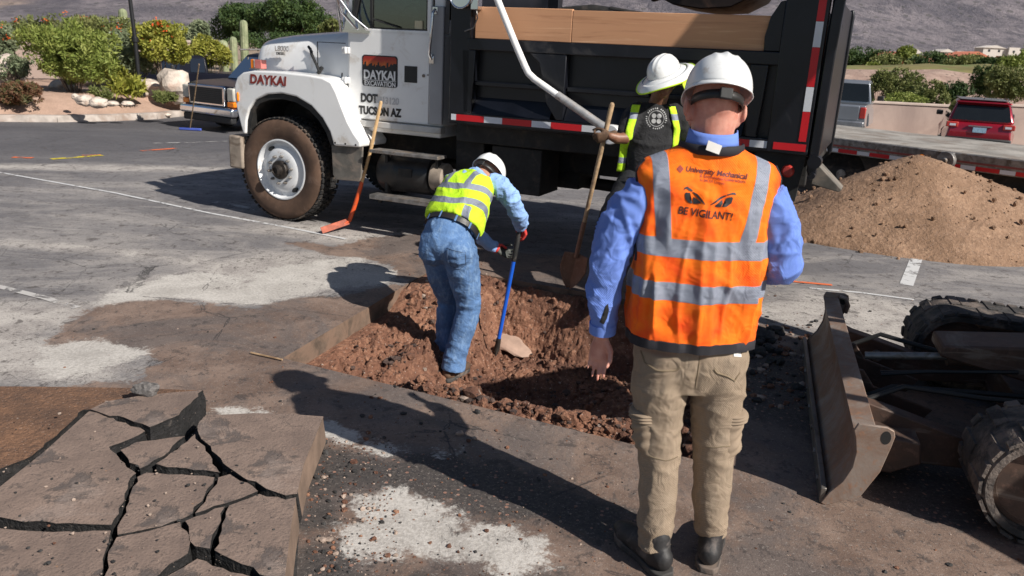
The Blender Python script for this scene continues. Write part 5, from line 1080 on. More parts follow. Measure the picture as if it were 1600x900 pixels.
for x in (.28, 1.16-2.1, 3.0):
    for y_, s_ in ((.10, 1), (2.38, -1)):
        M = frame((x, y_, .40), (1, 0, 0), (0, 0, s_), (0, -s_, 0)); mb = MB(); mb.lathe([(.2, 0), (.35, 0), (.39, -.03), (.395, -.18), (.36, -.22), (.2, -.22)], 32, 0, M); w_ = build(mb, 'wheel', M_TYRE, o); mb = MB(); mb.lathe([(.2, -.01), (.17, -.06), (.08, -.05), (.07, .02), (.001, .02)], 24, 0, M); build(mb, 'rim', M_STEEL, w_)
mb = MB(); mb.box((1.35, -.07, .70), (1.80, -.021, .90)); mb.lathe([(.11, .0), (.11, .08), (.04, .085), (.03, .12), (.001, .12)], 20, 0, frame((1.74, -.06, .80), (1, 0, 0), (0, 0, 1), (0, -1, 0))); build(mb, 'tie_down_winch', M_STEEL, o, bevel=.005)
mb = MB(); mb.ball((1.42, -.075, .80), (.05, .025, .04), 12, 8); build(mb, 'marker_lamp', M_AMB, o)

# ------------------------------------------------------------------ compact excavator: blade, undercarriage, house (mostly off the right edge)
e0 = Vector((1.385, 3.09, 0)); e1 = Vector((1.97, 5.08, 0)); bdir = (e1-e0).normalized(); bw = (e1-e0).length; fwd = Vector((bdir.y, -bdir.x, 0))   # fwd: along the tracks, away from the blade (to the right)
EX = thing('compact_excavator', 'compact excavator with a rusty blade and muddy tracks, its bucket raised over the dump bed', 'excavator', e0, math.atan2(fwd.y, fwd.x))
# local: x along the tracks to the right, y across (towards the far end), z up
def rust_mat(name, base, a, b, ws=4):
    m = Mat(name); n1 = m.noise(ws, 7, .7, .8); n2 = m.noise(ws*6, 5, .7); n3 = m.noise(2, 6, .6, 1.2, m.map(m.co('Object'), (1, 1, 7)))
    c = m.mix(n1.ss(.35, .62), base, a); c = m.mix(n2.ss(.52, .68)*.7, c, b); c = m.mix(n3.ss(.55, .7)*.6, c, (.26, .215, .18)); return m.out(c, n1*.3+.45, .35, h=n2, hs=.35, hd=.004)
M_BLADE = rust_mat('scraped rusty blade steel', (.33, .275, .235), (.25, .16, .115), (.36, .185, .105)); M_ARM = rust_mat('muddy brown steel', (.075, .05, .04), (.12, .07, .05), (.17, .10, .075))
M_TRK = simple('muddy rubber track', (.045, .042, .040), .8, var=.5, vs_=10, dirt=(.19, .15, .125), da=.6, ds=7, bump=.7, bs=40, bd=.012)
prof = [(.0, .02), (.03, .075), (.085, .16), (.115, .25), (.118, .34), (.10, .42), (.085, .455), (.19, .468), (.20, .44), (.135, .425), (.150, .34), (.148, .25), (.118, .15), (.062, .065), (.035, .015)]
mb = MB(); n = 24; pv_ = []
for j in range(n+1):
    y_ = bw*j/n; k = 1+0*math.sin(y_)
    for x, z in prof: pv_.append((x*.86, y_, z*.80))
prof = prof; m_ = len(prof); fs = [(j*m_+i, j*m_+(i+1) % m_, (j+1)*m_+(i+1) % m_, (j+1)*m_+i) for j in range(n) for i in range(m_)]+[tuple(range(m_)), tuple(n*m_+i for i in range(m_))[::-1]]
mb.add(pv_, fs); build(mb, 'dozer_blade', M_BLADE, EX, bevel=.003, ang=50)
mb = MB(); mb.box((-.012, .0, .0), (.012, bw, .075)); build(mb, 'cutting_edge', simple('polished cutting edge', (.22, .20, .18), .45, .6, var=.3, dirt=(.1, .06, .05), da=.3), EX, bevel=.004)
for y_ in (-.012, bw-.004):
    cheek = [(-.006, .01), (.02, .0), (.17, .09), (.235, .25), (.262, .40), (.27, .46), (.262, .49), (.23, .505), (.10, .50), (.085, .46), (.098, .42), (.113, .34), (.108, .25), (.078, .16), (.025, .08)]
    cheek = [(x*.86, z*.80) for x, z in cheek]; mb = MB(); mb.prism(cheek, 'y', y_, y_+.016); ck = build(mb, 'end_plate', M_BLADE, EX, bevel=.003)
    mb = MB(); mb.tube([(.198, y_-.001, .358), (.198, y_+.017, .358)], [(.020, .030)]*2, 16, ref=(0, 0, 1)); build(mb, 'lifting_hole', M_RUBB, ck)
mb = MB(); mb.tube([(.17, bw-.02, .385), (.21, bw-.02, .375), (.23, bw-.02, .33), (.22, bw-.02, .28)], .014, 8); build(mb, 'lifting_eye', M_BLADE, EX)
# push arms and cylinders
mb = MB()
for y_ in (.42, bw-.55):
    mb.prism([(.13, .12), (.12, .34), (.30, .30), (.62, .22), (1.9, .34), (1.9, .22), (.62, .08), (.3, .06)], 'y', y_, y_+.09)
    mb.prism([(.10, .25), (.12, .35), (.2, .32), (.50, .20), (.3, .16)], 'y', y_+.09, y_+.11)
mb.prism([(.09, .10), (.11, .34), (.20, .34), (.26, .26), (.55, .18), (.5, .1)], 'y', bw*.40, bw*.40+.02); mb.prism([(.09, .10), (.11, .34), (.20, .34), (.26, .26), (.55, .18), (.5, .1)], 'y', bw*.60, bw*.60+.02)
mb.box((.95, .50, .10), (1.05, bw-.5, .26)); build(mb, 'push_arm', M_ARM, EX, bevel=.006)
mb = MB(); mb.prism([(.13, .06), (.30, .06), (.42, .13), (.40, .23), (.14, .25)], 'y', .28, .60); build(mb, 'arm_gusset', M_ARM, EX, bevel=.01)
mb = MB(); yc = bw*.5; mb.tube([(.22, yc-.03, .36), (.62, yc-.03, .42)], .020, 12); build(mb, 'cylinder_rod', M_STEEL, EX)
mb = MB(); mb.tube([(.60, yc-.03, .42), (1.6, yc-.03, .56)], .052, 14); build(mb, 'cylinder', M_ARM, EX)
mb = MB(); mb.prism([(.55, .50), (.55, .44), (1.0, .36), (2.0, .50), (2.0, .68)], 'y', yc-.13, yc+.13); build(mb, 'cylinder_guard', M_ARM, EX, bevel=.012)
mb = MB(); 
for q in (.0, .035): mb.tube([(.30, yc-.12+q, .30), (.5, yc-.15, .36), (.9, yc-.14, .42)], .010, 6)
build(mb, 'hydraulic_hose', M_RUBB, EX)
for (ya, za, yb, zb_) in ((.50, .30, .62, .36), (.75, .20, .85, .30), (1.35, .28, 1.2, .36)):
    mb = MB(); mb.tube([(.16, ya, za), (.34, ya+.04, za+.09), (.7, yb, zb_), (1.3, yb-.05, zb_+.06), (1.8, yb, zb_+.1)], .013, 8); build(mb, 'hydraulic_hose', M_RUBB, EX)
for y_ in (.465, bw-.505):
    for x_, z_ in ((.36, .2), (1.2, .26)): mb = MB(); mb.tube([(x_, y_-.075, z_), (x_, y_+.075, z_)], .032, 12); mb.tube([(x_, y_-.09, z_), (x_, y_+.09, z_)], .015, 6); build(mb, 'pivot_pin', M_STEEL, EX)
for k in range(7): mb = MB(); mb.tube([(-.020, .15+k*.27, .045), (-.008, .15+k*.27, .045)], .014, 6); build(mb, 'edge_bolt', M_STEEL, EX)
def track(y0, y1, x0, x1, name='track'):
    r_ = .215; n = 22; cs = []
    for k in range(n+1): a = PI/2+PI*k/n; cs.append((x0+r_*math.cos(a), r_+.03+r_*math.sin(a), a))
    L_ = x1-x0; m2 = 26
    for k in range(1, m2): cs.append((x0+L_*k/m2, .03, 3*PI/2))
    for k in range(n+1): a = -PI/2+PI*k/n; cs.append((x1+r_*math.cos(a), r_+.03+r_*math.sin(a), a))
    for k in range(1, m2): cs.append((x1-L_*k/m2, .03+2*r_-.02*math.sin(PI*k/m2), PI/2))
    mb = MB(); N = len(cs); ring = []
    for x, z, a in cs:
        nx, nz = math.cos(a), math.sin(a)
        for q, yy in ((0, y0), (.012, y0+.02), (.018, y0+.06), (.018, y1-.06), (.012, y1-.02), (0, y1), (-.028, y1), (-.028, y0)): ring.append((x+nx*q, yy, z+nz*q))
    fs = [(i*8+j, i*8+(j+1) % 8, ((i+1) % N)*8+(j+1) % 8, ((i+1) % N)*8+j) for i in range(N) for j in range(8)]; mb.add(ring, fs)
    # lugs, spaced by arc length, staggered
    P = [Vector((x, 0, z)) for x, z, a in cs]; tot = 0; nxt = 0; j = 0
    for i in range(N):
        p, q = P[i], P[(i+1) % N]; d = (q-p).length
        while nxt < tot+d:
            t = (nxt-tot)/d; c = p.lerp(q, t); tt = (q-p).normalized(); nn = Vector((tt.z, 0, -tt.x)); nn = -nn if nn.dot(c-Vector(((x0+x1)/2 if x0 < c.x < x1 else (x0 if c.x <= x0 else x1), 0, r_+.03))) < 0 else nn
            for (ya, yb) in (((y0+.005, (y0+y1)/2-.01) if j % 2 else ((y0+y1)/2+.01, y1-.005)), ((y0-.002, y0+.05) if not j % 2 else (y1-.05, y1+.002))):
                w1, w2, hh = .031, .024, .024
                v = [c+tt*(s1*w)+nn*h_+Vector((0, yy, 0)) for h_, w in ((.010, w1), (hh, w2)) for yy in (ya, yb) for s1 in (-1, 1)]
                mb.add(v, [(0, 1, 3, 2), (4, 6, 7, 5), (0, 4, 5, 1), (2, 3, 7, 6), (0, 2, 6, 4), (1, 5, 7, 3)])
            nxt += .072; j += 1
        tot += d
    return build(mb, name, M_TRK, EX, ang=30)
tx0 = .80; tx1 = 2.6
for ya, yb in ((-.04, .34), (bw-.44, bw-.04)):
    track(ya, yb, tx0, tx1)
    mb = MB()
    M1 = frame((tx0, ya+.05, .245), (1, 0, 0), (0, 0, 1), (0, -1, 0))
    mb.lathe([(.185, -.02), (.185, .0), (.165, .004), (.155, -.02), (.12, -.05), (.09, -.02), (.06, .01), (.001, .012)], 36, 0, M1); mb.lathe([(.185, .0), (.185, -.28)], 36, 0, M1)
    idl = build(mb, 'idler', M_ARM, EX)
    mb = MB(); mb.box((tx0+.1, ya+.10, .16), (tx1-.1, yb-.08, .38)); 
    for k in range(4): mb.lathe([(.09, .02), (.09, -.2), (.03, -.2), (.03, .02)], 18, 0, frame((tx0+.38+k*.36, ya+.07, .145), (1, 0, 0), (0, 0, 1), (0, -1, 0)))
    build(mb, 'track_frame', M_ARM, EX, bevel=.008)
mb = MB(); mb.box((tx0+.35, .34, .22), (tx1-.4, bw-.44, .60)); mb.tube([(tx0+.9, bw/2, .58), (tx0+.9, bw/2, .74)], .42, 28); build(mb, 'undercarriage', M_ARM, EX, bevel=.02)
M_YEL = simple('machine yellow paint', (.62, .40, .04), .4, var=.1, dirt=(.25, .18, .12), da=.2)
mb = MB(); hx, hy = 3.32, 3.08      # house centre in world
H0 = EX.matrix_world; c_ = Vector((3.72, 2.60, 0))-e0; ca = math.atan2(fwd.y, fwd.x); lx = c_.x*math.cos(ca)+c_.y*math.sin(ca); ly = -c_.x*math.sin(ca)+c_.y*math.cos(ca)
hd_ = math.atan2(-.86, .51)-ca; Mh = Matrix.Translation((lx, ly, 0)) @ Matrix.Rotation(hd_, 4, 'Z')
mb.box((-.9, -.72, .74), (.95, .78, 1.48), 0, Mh); build(mb, 'house', M_YEL, EX, bevel=.08, seg=3)
mb = MB()
for x in (-.75, .35):
    for y_ in (-.62, .15): mb.box((x, y_, 1.48), (x+.06, y_+.06, 2.3), 0, Mh)
mb.box((-.8, -.68, 2.3), (.45, .25, 2.37), 0, Mh); build(mb, 'canopy', M_BLKM, EX, bevel=.01)
mb = MB(); mb.box((-.3, -.45, 1.48), (.15, .0, 1.62), 0, Mh); mb.box((.12, -.45, 1.6), (.2, .0, 2.0), 0, Mh); build(mb, 'seat', M_RUBB, EX, bevel=.04)

# boom, stick and bucket, raised over the dump bed (most of it above the picture)
MX = (Matrix.Translation(e0) @ Matrix.Rotation(ca, 4, 'Z')).inverted()
def wbeam(mb, a, b, w0, h0, w1, h1):
    a, b = Vector(a), Vector(b); d = (b-a).normalized(); s_ = d.cross(Vector((0, 0, 1))).normalized(); u = s_.cross(d)
    v = [p+s_*(q*w_)+u*(r_*h_) for p, w_, h_ in ((a, w0/2, h0/2), (b, w1/2, h1/2)) for q, r_ in ((-1, -1), (1, -1), (1, 1), (-1, 1))]
    mb.add(v, [(0, 1, 2, 3), (7, 6, 5, 4), (0, 4, 5, 1), (1, 5, 6, 2), (2, 6, 7, 3), (3, 7, 4, 0)], 0, MX)
mb = MB(); wbeam(mb, (3.62, 3.35, 1.3), (3.42, 4.85, 3.45), .34, .40, .34, .52); wbeam(mb, (3.42, 4.80, 3.40), (2.72, 6.15, 4.0), .34, .50, .30, .34); build(mb, 'boom', M_YEL, EX, bevel=.02)
mb = MB(); wbeam(mb, (2.85, 5.90, 4.25), (1.78, 7.55, 2.72), .26, .36, .22, .22); build(mb, 'stick', M_YEL, EX, bevel=.02)
mb = MB(); mb.tube([(3.70, 4.0, 1.35), (3.30, 5.1, 3.0)], .07, 14, 0, MX); build(mb, 'boom_cylinder', M_STEEL, EX)
mb = MB(); mb.tube([(3.30, 5.0, 3.95), (2.80, 6.0, 4.45)], .06, 14, 0, MX); build(mb, 'stick_cylinder', M_STEEL, EX)
M_BKT = simple('dark brown digging steel', (.028, .018, .015), .55, .4, var=.5, vs_=6, dirt=(.09, .05, .035), da=.3, ds=5, bump=.3)
MBk = MX @ Matrix.Translation(TW(3.9, 1.3, 2.36)) @ Matrix.Rotation(-TH, 4, 'Z')
mb = MB(); pr = [(-.50, .10), (-.42, -.02), (-.25, -.10), (0, -.13), (.25, -.11), (.42, -.02), (.52, .14), (.56, .4), (.50, .42), (.45, .18), (.34, .04), (.2, -.04), (0, -.07), (-.22, -.045), (-.38, .02), (-.46, .12)]
mb.prism(pr, 'y', -.45, .45, 0, MBk); side_ = [(-.50, .10), (-.42, -.02), (-.25, -.10), (0, -.13), (.25, -.11), (.42, -.02), (.52, .14), (.56, .4), (.3, .5), (-.3, .3)]; mb.prism(side_, 'y', -.47, -.44, 0, MBk); mb.prism(side_, 'y', .44, .47, 0, MBk); bk_ = build(mb, 'bucket', M_BKT, EX, bevel=.008)
for k in range(4): y_ = -.38+k*.25; mb = MB(); mb.prism([(-.49, .13), (-.49, .02), (-.66, -.03), (-.70, .02)], 'y', y_-.04, y_+.04, 0, MBk); build(mb, 'tooth', M_BKT, bk_, bevel=.01)
# ================================================================== PEOPLE
def skin_mat(name, c0, c1):
    m = Mat(name); a = m.noise(14, 5, .6); b = m.noise(140, 3, .6); c = m.mix(a.ss(.35, .65), c0, c1)
    return m.out(c, .5, h=b, hs=.12, hd=.002, Subsurface_Weight=.08, Subsurface_Radius=(.02, .008, .004))
SK_A = skin_mat('sunburnt skin', (.50, .20, .145), (.62, .31, .235)); SK_B = skin_mat('tan skin', (.42, .22, .15), (.52, .29, .2)); SK_C = skin_mat('brown skin', (.17, .075, .045), (.25, .12, .07))
def cloth(name, col, weave=260, rough=.85, var=.12, sheen=.0, stripes=None, dirt=None, hs=.25, streak=None):
    m = Mat(name); r = m.attr('rest', True); x, y, z = m.xyz(r); a = m.noise(5, 5, .6); c = m.mix(a.ss(.3, .7), tuple(k*(1-var) for k in col), tuple(min(1, k*(1+var)) for k in col))
    if streak: c = m.mix(m.noise(30, 5, .75, .5, m.map(r, (1, 1, .35))).ss(.45, .7)*.5, c, streak)
    if dirt: c = m.mix(m.noise(6, 6, .7).ss(.55, .7)*.5, c, dirt)
    w_ = ((x*weave*3).sin()*(z*weave*3).sin())*.12+m.noise(90, 3, .6)*.15+m.noise(9, 3, .5, 2.2, m.map(r, (1, 1, 1.5)))*1.6+(m.noise(17, 2, .5, 1.2, m.map(r, (1.2, 1.2, 1))) - .5).abs()*1.6
    return m, r, x, y, z, c, w_
def fin(m, c, w_, rough=.85, hs=.6, **kw): return m.out(c, rough, h=w_, hs=hs, hd=.009, **kw)
def plaincloth(name, col, **kw): m, r, x, y, z, c, w_ = cloth(name, col, **kw); return fin(m, c, w_)
M_BLUES = plaincloth('blue work shirt', (.135, .23, .62), var=.08); M_LBLUE = plaincloth('pale blue shirt', (.26, .42, .74), var=.1); M_NAVYB = plaincloth('shaded blue cuff', (.12, .2, .55), var=.1)
M_KHAKI = plaincloth('khaki cargo cloth', (.265, .20, .14), var=.1, streak=(.33, .26, .19)); M_JEAN = plaincloth('washed blue denim', (.085, .17, .34), var=.25, streak=(.27, .40, .58)); M_BLKT = plaincloth('black cotton', (.016, .016, .018), var=.3); M_DKTR = plaincloth('dark work trousers', (.012, .013, .017), var=.3)
M_BIND = simple('black binding', (.014, .013, .018), .8, var=.2, bs=200); M_LEATH = simple('black leather', (.02, .018, .017), .45, var=.3, bump=.3, bs=60); M_BOOT = simple('scuffed dark boot leather', (.022, .021, .022), .6, var=.4, vs_=12, dirt=(.13, .11, .10), da=.3, ds=12, bump=.4, bs=50)
M_SOLE = simple('grey boot sole', (.045, .042, .04), .85, var=.3, dirt=(.2, .15, .12), da=.5, ds=10); M_HAT = simple('white hard hat plastic', (.80, .81, .80), .28, var=.03, dirt=(.5, .45, .4), da=.05, ds=9, bump=0, Coat_Weight=.3)
M_HATIN = simple('hat inside', (.42, .40, .36), .6); M_LIMET = simple('lime trim', (.55, .80, .03), .7, var=.1); M_LIME = None
M_SILVER = (.40, .42, .46)
def hivis(name, base, deep, bands):
    """bands: function(m, x, y, z) -> mask of the grey reflective strips"""
    m, r, x, y, z, c, w_ = cloth(name, base, var=.02); c = m.mix(m.noise(7, 4, .6).ss(.35, .7), base, deep)
    net = ((z*1500).sin()).ss(-1, 1); c = m.mix(net*.10, c, tuple(k*.75 for k in deep))
    s_ = bands(m, x, y, z); sil = m.mix(m.noise(8, 4, .6).ss(.3, .7), (.18, .20, .255), (.26, .285, .35)); c = m.mix(s_, c, sil)
    return m.out(c, s_*(-.3)+.85, h=net*.08+w_*.7+s_*.12, hs=.65, hd=.009)
def nearline(m, u, c0, hw_): return ((u-c0).abs()).ss(hw_-.0012, hw_+.0012, lo=1., hi=0.)
def folds(co, sc, seed, warp=.35, p=2.2):
    q = co*np.array(sc); wv = np.stack([vnoise(q*.6+3, seed+5), vnoise(q*.6+9, seed+6), vnoise(q*.6+21, seed+7)], -1)*warp*2
    f = 1-np.abs(vnoise(q+wv, seed)); g_ = 1-np.abs(vnoise(q*1.9+wv, seed+2)); return (f**p*.7+g_**p*.3)
def hand_into(mb, M, curl=.35, side=1, s=1., spread=.10, thumb=.4):
    """wrist at the origin, fingers towards -z, palm facing -y, thumb on the +x*side edge"""
    T = lambda p: M @ (Vector(p)*s)
    mb.tube([T((0, 0, .03)), T((0, 0, -.01)), T((.0, 0, -.045)), T((0, -.002, -.088))], [(.026*s, .019*s), (.026*s, .017*s), (.038*s, .015*s), (.040*s, .012*s)], 14, ref=M.to_3x3() @ Vector((0, 1, 0)), rnd=True)
    for i, (x, L, z0) in enumerate(((.031, .074, -.086), (.0105, .084, -.090), (-.0105, .078, -.088), (-.030, .060, -.080))):
        a = (x/.03)*spread; p = Vector((x*side, 0, z0+.01)); pts = [p]; ang = curl*.5; rr = .0092-.0006*i
        for k, f in enumerate((.48, .30, .22)):
            d = Vector((math.sin(a)*side*math.cos(ang), -math.sin(ang), -math.cos(ang))); p = p+d*L*f; pts.append(p); ang += curl*(1.1 if k == 0 else .8)
        mb.tube([T(q) for q in pts], [rr*s, rr*.95*s, rr*.86*s, rr*.72*s], 8, ref=M.to_3x3() @ Vector((1, 0, 0)), rnd=True)
    t0 = Vector((.022*side, -.004, -.022)); t1 = Vector((.046*side, -.016, -.050)); t2 = t1+Vector(((.016-.02*thumb)*side, -.010-.022*thumb, -.026)); t3 = t2+Vector(((.004-.022*thumb)*side, -.006-.016*thumb, -.018))
    mb.tube([T(t0), T(t1), T(t2), T(t3)], [.015*s, .0125*s, .0105*s, .008*s], 9, ref=M.to_3x3() @ Vector((0, 1, 0)), rnd=True)
def head_into(mb, M, neck=None, wide=1.):
    """face towards +y, origin at the centre of the skull between the ears"""
    B = lambda c, r, n=18: mb.ball(c, r, n, 12, M=M)
    B((0, -.008, .028), (.077*wide, .096, .092)); B((0, .022, -.035), (.060*wide, .068, .075)); B((0, .060, -.085), (.036, .030, .026)); B((0, .035, -.01), (.066*wide, .062, .07))
    B((0, .100, -.022), (.0125, .018, .018), 10); B((0, .094, .0), (.010, .012, .028), 10); B((0, .088, -.062), (.024, .012, .010), 10); B((0, .078, .030), (.052, .024, .012), 12)
    for s_ in (-1, 1): B((s_*.082*wide, -.006, -.018), (.013, .019, .036), 12); B((s_*.097*wide, -.020, -.008), (.008, .017, .029), 10); B((s_*.045, .062, -.035), (.024, .024, .020), 10)
    if neck: a, b, r0, r1 = neck; mb.tube([a, a.lerp(b, .5), b], [r0, (r0+r1)/2*.97, r1], 20)
def eyes(par, M):
    for s_ in (-1, 1):
        mb = MB(); mb.ball((s_*.031, .081, .004), (.0135, .0125, .0095), 12, 8, 0, M); mb.ball((s_*.031, .0905, .003), (.0055, .004, .0055), 10, 6, 1, M); build(mb, 'eye', [simple('eye white', (.6, .58, .55), .3), M_RUBB], par)
        mb = MB(); mb.tube([M @ Vector((s_*.016, .099, .024)), M @ Vector((s_*.032, .100, .030)), M @ Vector((s_*.050, .088, .026))], [.003, .0045, .002], 6); build(mb, 'eyebrow', M_BARK, par)
def hat_into(par, M, full=False, name='hard_hat', mats=None, tilt=0):
    """rim plane z=0, front +y"""
    hat = bpy.data.objects.new(name, None); COL.objects.link(hat); hat.parent = par
    ax_, ay_, hz = .116, .142, .128
    def dome(u, v):
        a = 2*PI*u; t = v*PI/2; cx = math.cos(a)*math.cos(t)**.82; cy = math.sin(a)*math.cos(t)**.82; z = math.sin(t)**.92
        rid = .006*math.exp(-(cx*ax_/.010)**2)*(z > .25)+.004*math.exp(-((abs(cx)*ax_-.038)/.007)**2)*(z > .45)*(cy > -.75)
        k = 1+.0*v; return (cx*ax_*k, cy*ay_*k, hz*z+rid)
    mb = MB(); mb.grid(dome, 72, 22, 0, M, closeu=True)
    # brim
    def brim(u, v):
        a = 2*PI*u; c, s_ = math.cos(a), math.sin(a)
        if full: ext = .055+.012*max(0, s_)-.0; dz = -.022*v-.012*v*v
        else: ext = .005+.042*max(0, s_)**2.2; dz = -.012*v-.014*v*max(0, s_)
        return (c*(ax_+ext*v), s_*(ay_+ext*v), dz+.004)
    mb.grid(brim, 72, 5, 0, M, closeu=True)
    o_ = build(mb, 'shell', M_HAT, hat, ang=60); sd_ = o_.modifiers.new('s', 'SOLIDIFY'); sd_.thickness = .0035; sd_.offset = -1
    if full:
        mb = MB(); n = 60; ring = []
        for k in range(n+1): a = 2*PI*k/n; c, s_ = math.cos(a), math.sin(a); ring.append(M @ Vector((c*(ax_+.105), s_*(ay_+.100), -.050+.010*math.cos(3*a))))
        def shade(u, v): a = 2*PI*u; c, s_ = math.cos(a), math.sin(a); e_ = .05+.055*v; return (c*(ax_+e_), s_*(ay_+e_*.97), -.012-.038*v**1.3+.010*math.cos(3*a)*v-.001)
        mb.grid(shade, 72, 5, 0, M, closeu=True); q = build(mb, 'sun_shade', M_HAT, hat, ang=60); sd_ = q.modifiers.new('s', 'SOLIDIFY'); sd_.thickness = .003
        mb = MB(); mb.tube(ring, .0055, 6, cap=False); build(mb, 'lime_edge', M_LIMET, hat)
        mb = MB()
        for a in (3.6, 4.1, 5.0, 5.6): mb.ball((math.cos(a)*ax_*.97, math.sin(a)*ay_*.97, .035), .0045, 8, 6, 0, M)
        build(mb, 'rivet', M_STEEL, hat)
        mb = MB()
        def flap(u, v): a = PI+PI*u; c, s_ = math.cos(a), math.sin(a); return (c*(ax_+.01+.02*v), s_*(ay_+.02+.02*v), -.02-.17*v+.01*math.sin(9*a))
        mb.grid(flap, 30, 8, 0, M); q = build(mb, 'neck_flap', M_LIMET, hat, ang=60); sd_ = q.modifiers.new('s', 'SOLIDIFY'); sd_.thickness = .003
    mb = MB(); mb.grid(lambda u, v: ((ax_-.026)*math.cos(2*PI*u), (ay_-.022)*math.sin(2*PI*u)-.002, -.050+.030*v), 48, 3, 0, M, closeu=True); q = build(mb, 'headband', M_LEATH, hat, ang=60); sd_ = q.modifiers.new('s', 'SOLIDIFY'); sd_.thickness = .004
    mb = MB(); mb.box((-.022, -ay_+.008, -.054), (.022, -ay_+.024, -.016), 0, M); build(mb, 'ratchet', M_RUBB, hat, bevel=.004)
    return hat
def boot(par, M, mat=M_BOOT):
    mb = MB(); mb.tube([(0, -.055, .06), (0, .0, .055), (0, .08, .048), (0, .15, .040), (0, .185, .038)], [(.040, .045), (.043, .050), (.046, .043), (.048, .036), (.036, .026)], 18, 0, M, ref=M.to_3x3() @ Vector((0, 0, 1)), rnd=True); mb.tube([(0, -.03, .05), (0, -.02, .13)], [(.043, .048), (.042, .044)], 18, 0, M, ref=M.to_3x3() @ Vector((0, 1, 0)), rnd=True)
    b = fuse(mb, 'boot', mat, .006, 5, parent=par)
    mb = MB(); ol = [(-.024, -.096), (.024, -.096), (.040, -.075), (.044, -.03), (.040, .04), (.049, .11), (.045, .165), (.02, .202), (-.02, .202), (-.045, .165), (-.049, .11), (-.040, .04), (-.044, -.03), (-.040, -.075)]; mb.prism(ol, 'z', .0, .026, 0, M); build(mb, 'sole', M_SOLE, b, bevel=.005)
    return b
def ring_torso(mb, rings, cx=0, n=40, e=.82, M=None, taper_end=True):
    """rings: z, half width, half depth front(+y)/back, y offset"""
    v = []; fs = []
    for z, hw, hd, oy in rings:
        for k in range(n):
            a = 2*PI*k/n; c, s_ = math.cos(a), math.sin(a); v.append((cx+hw*abs(c)**e*math.copysign(1, c), oy+hd*abs(s_)**e*math.copysign(1, s_), z))
    m = len(rings); fs = [(i*n+k, i*n+(k+1) % n, (i+1)*n+(k+1) % n, (i+1)*n+k) for i in range(m-1) for k in range(n)]+[tuple(range(n-1, -1, -1)), tuple((m-1)*n+k for k in range(n))]
    mb.add(v, fs, 0, M)
def project(verts, bvh, dirv, off): # carry a flat design onto a cloth surface along dirv
    out_ = []
    d = Vector(dirv).normalized()
    for p in verts:
        h = bvh.ray_cast(Vector(p)-d*1.0, d); out_.append((h[0]-d*off) if h[0] else Vector(p))
    return out_
def bvh_of(o): return BVHTree.FromPolygons([v.co.copy() for v in o.data.vertices], [list(p.vertices) for p in o.data.polygons])

# ------------------------------------------------------------------ 1. man in the orange vest (stands with his back to us)
MO = Vector((.655, 2.68, 0)); P1 = thing('person', 'man in a white hard hat, orange vest and khaki trousers standing with his back turned', 'person', MO); P1.scale = (.955, .98, 1)
cx = -.025
mb = MB()                       # trousers
ring_torso(mb, [(.69, .11, .10, .0), (.745, .185, .125, .005), (.79, .212, .132, .005), (.84, .21, .130, 0), (.90, .19, .11, 0), (.93, .17, .10, 0)], cx=-.012, e=.9)
Lk = [(-.112, .0, .84), (-.115, .0, .70), (-.102, .005, .54), (-.086, -.012, .40), (-.080, -.045, .24), (-.084, -.078, .14), (-.088, -.094, .075)]
Rk = [(.098, .005, .84), (.105, .0, .70), (.115, .01, .54), (.125, -.005, .40), (.132, -.02, .24), (.140, -.032, .16), (.146, -.036, .105)]
rad = [(.105, .125), (.106, .118), (.092, .100), (.080, .088), (.072, .082), (.068, .078), (.064, .074)]
mb.tube(Lk, rad, 26, ref=(0, 1, 0)); mb.tube(Rk, [(a*.97, b) for a, b in rad], 26, ref=(0, 1, 0))
def f_tr(co, nn):
    z = co[:, 2]; a = .0035+.011*np.exp(-((z-.12)/.07)**2)+.008*np.exp(-((z-.44)/.09)**2)+.006*np.exp(-((z-.70)/.08)**2)
    f = folds(co+co[:, [2, 0, 1]]*.25, (6, 6, 14), 11, .4, 3.5)-.45; g = folds(co+co[:, [2, 0, 1]]*-.6, (7, 7, 9), 15, .4, 4)-.4
    low = sstep(.26, .08, z); f2 = folds(co, (5, 5, 34), 19)-.6
    crease = np.exp(-((co[:, 0]+.005)/.012)**2)*(z > .70)*(co[:, 1] < 0)*-.006
    return co+nn*((f*a*1.15*(1-low)+f2*low*.020+g*.0075)[:, None]+crease[:, None])
tro = fuse(mb, 'trousers', M_KHAKI, .0075, 6, f_tr, P1)
for s_, K_ in ((-1, Lk), (1, Rk)):   # cargo pockets: raised panels on the outer thighs, with flaps
    bt = bvh_of(tro); sx_ = -.21 if s_ < 0 else .205
    mb = MB(); c = Vector((-.175, -.035, .53)) if s_ < 0 else Vector((.185, -.035, .545))
    M = look(c, (s_*1, -.65, .05), (0, 0, 1)); 
    for zz0, zz1, hw_, th_, nm in ((-.095, .055, .060, .020, 'cargo_pocket'), (.030, .075, .064, .028, 'pocket_flap')):
        mb = MB(); mb.grid(lambda u, v: ((zz0+(zz1-zz0)*u), (v-.5)*2*hw_, .0+th_*(1-abs(2*u-1)**4)*(1-abs(2*v-1)**4)+.004*math.sin(u*23+v*9)), 22, 16, 0, M)
        V = [Vector(p) for p in mb.v]; Z = (M.to_3x3() @ Vector((0, 0, 1))).normalized(); nv = []
        for p in V:
            h = bt.ray_cast(p+Z*.3, -Z); loc_ = (M.inverted() @ p); nv.append((h[0]+Z*(loc_.z-.002)) if h[0] else p)
        mb.v = nv; build(mb, nm, M_KHAKI, tro, ang=70)
bt = bvh_of(tro)
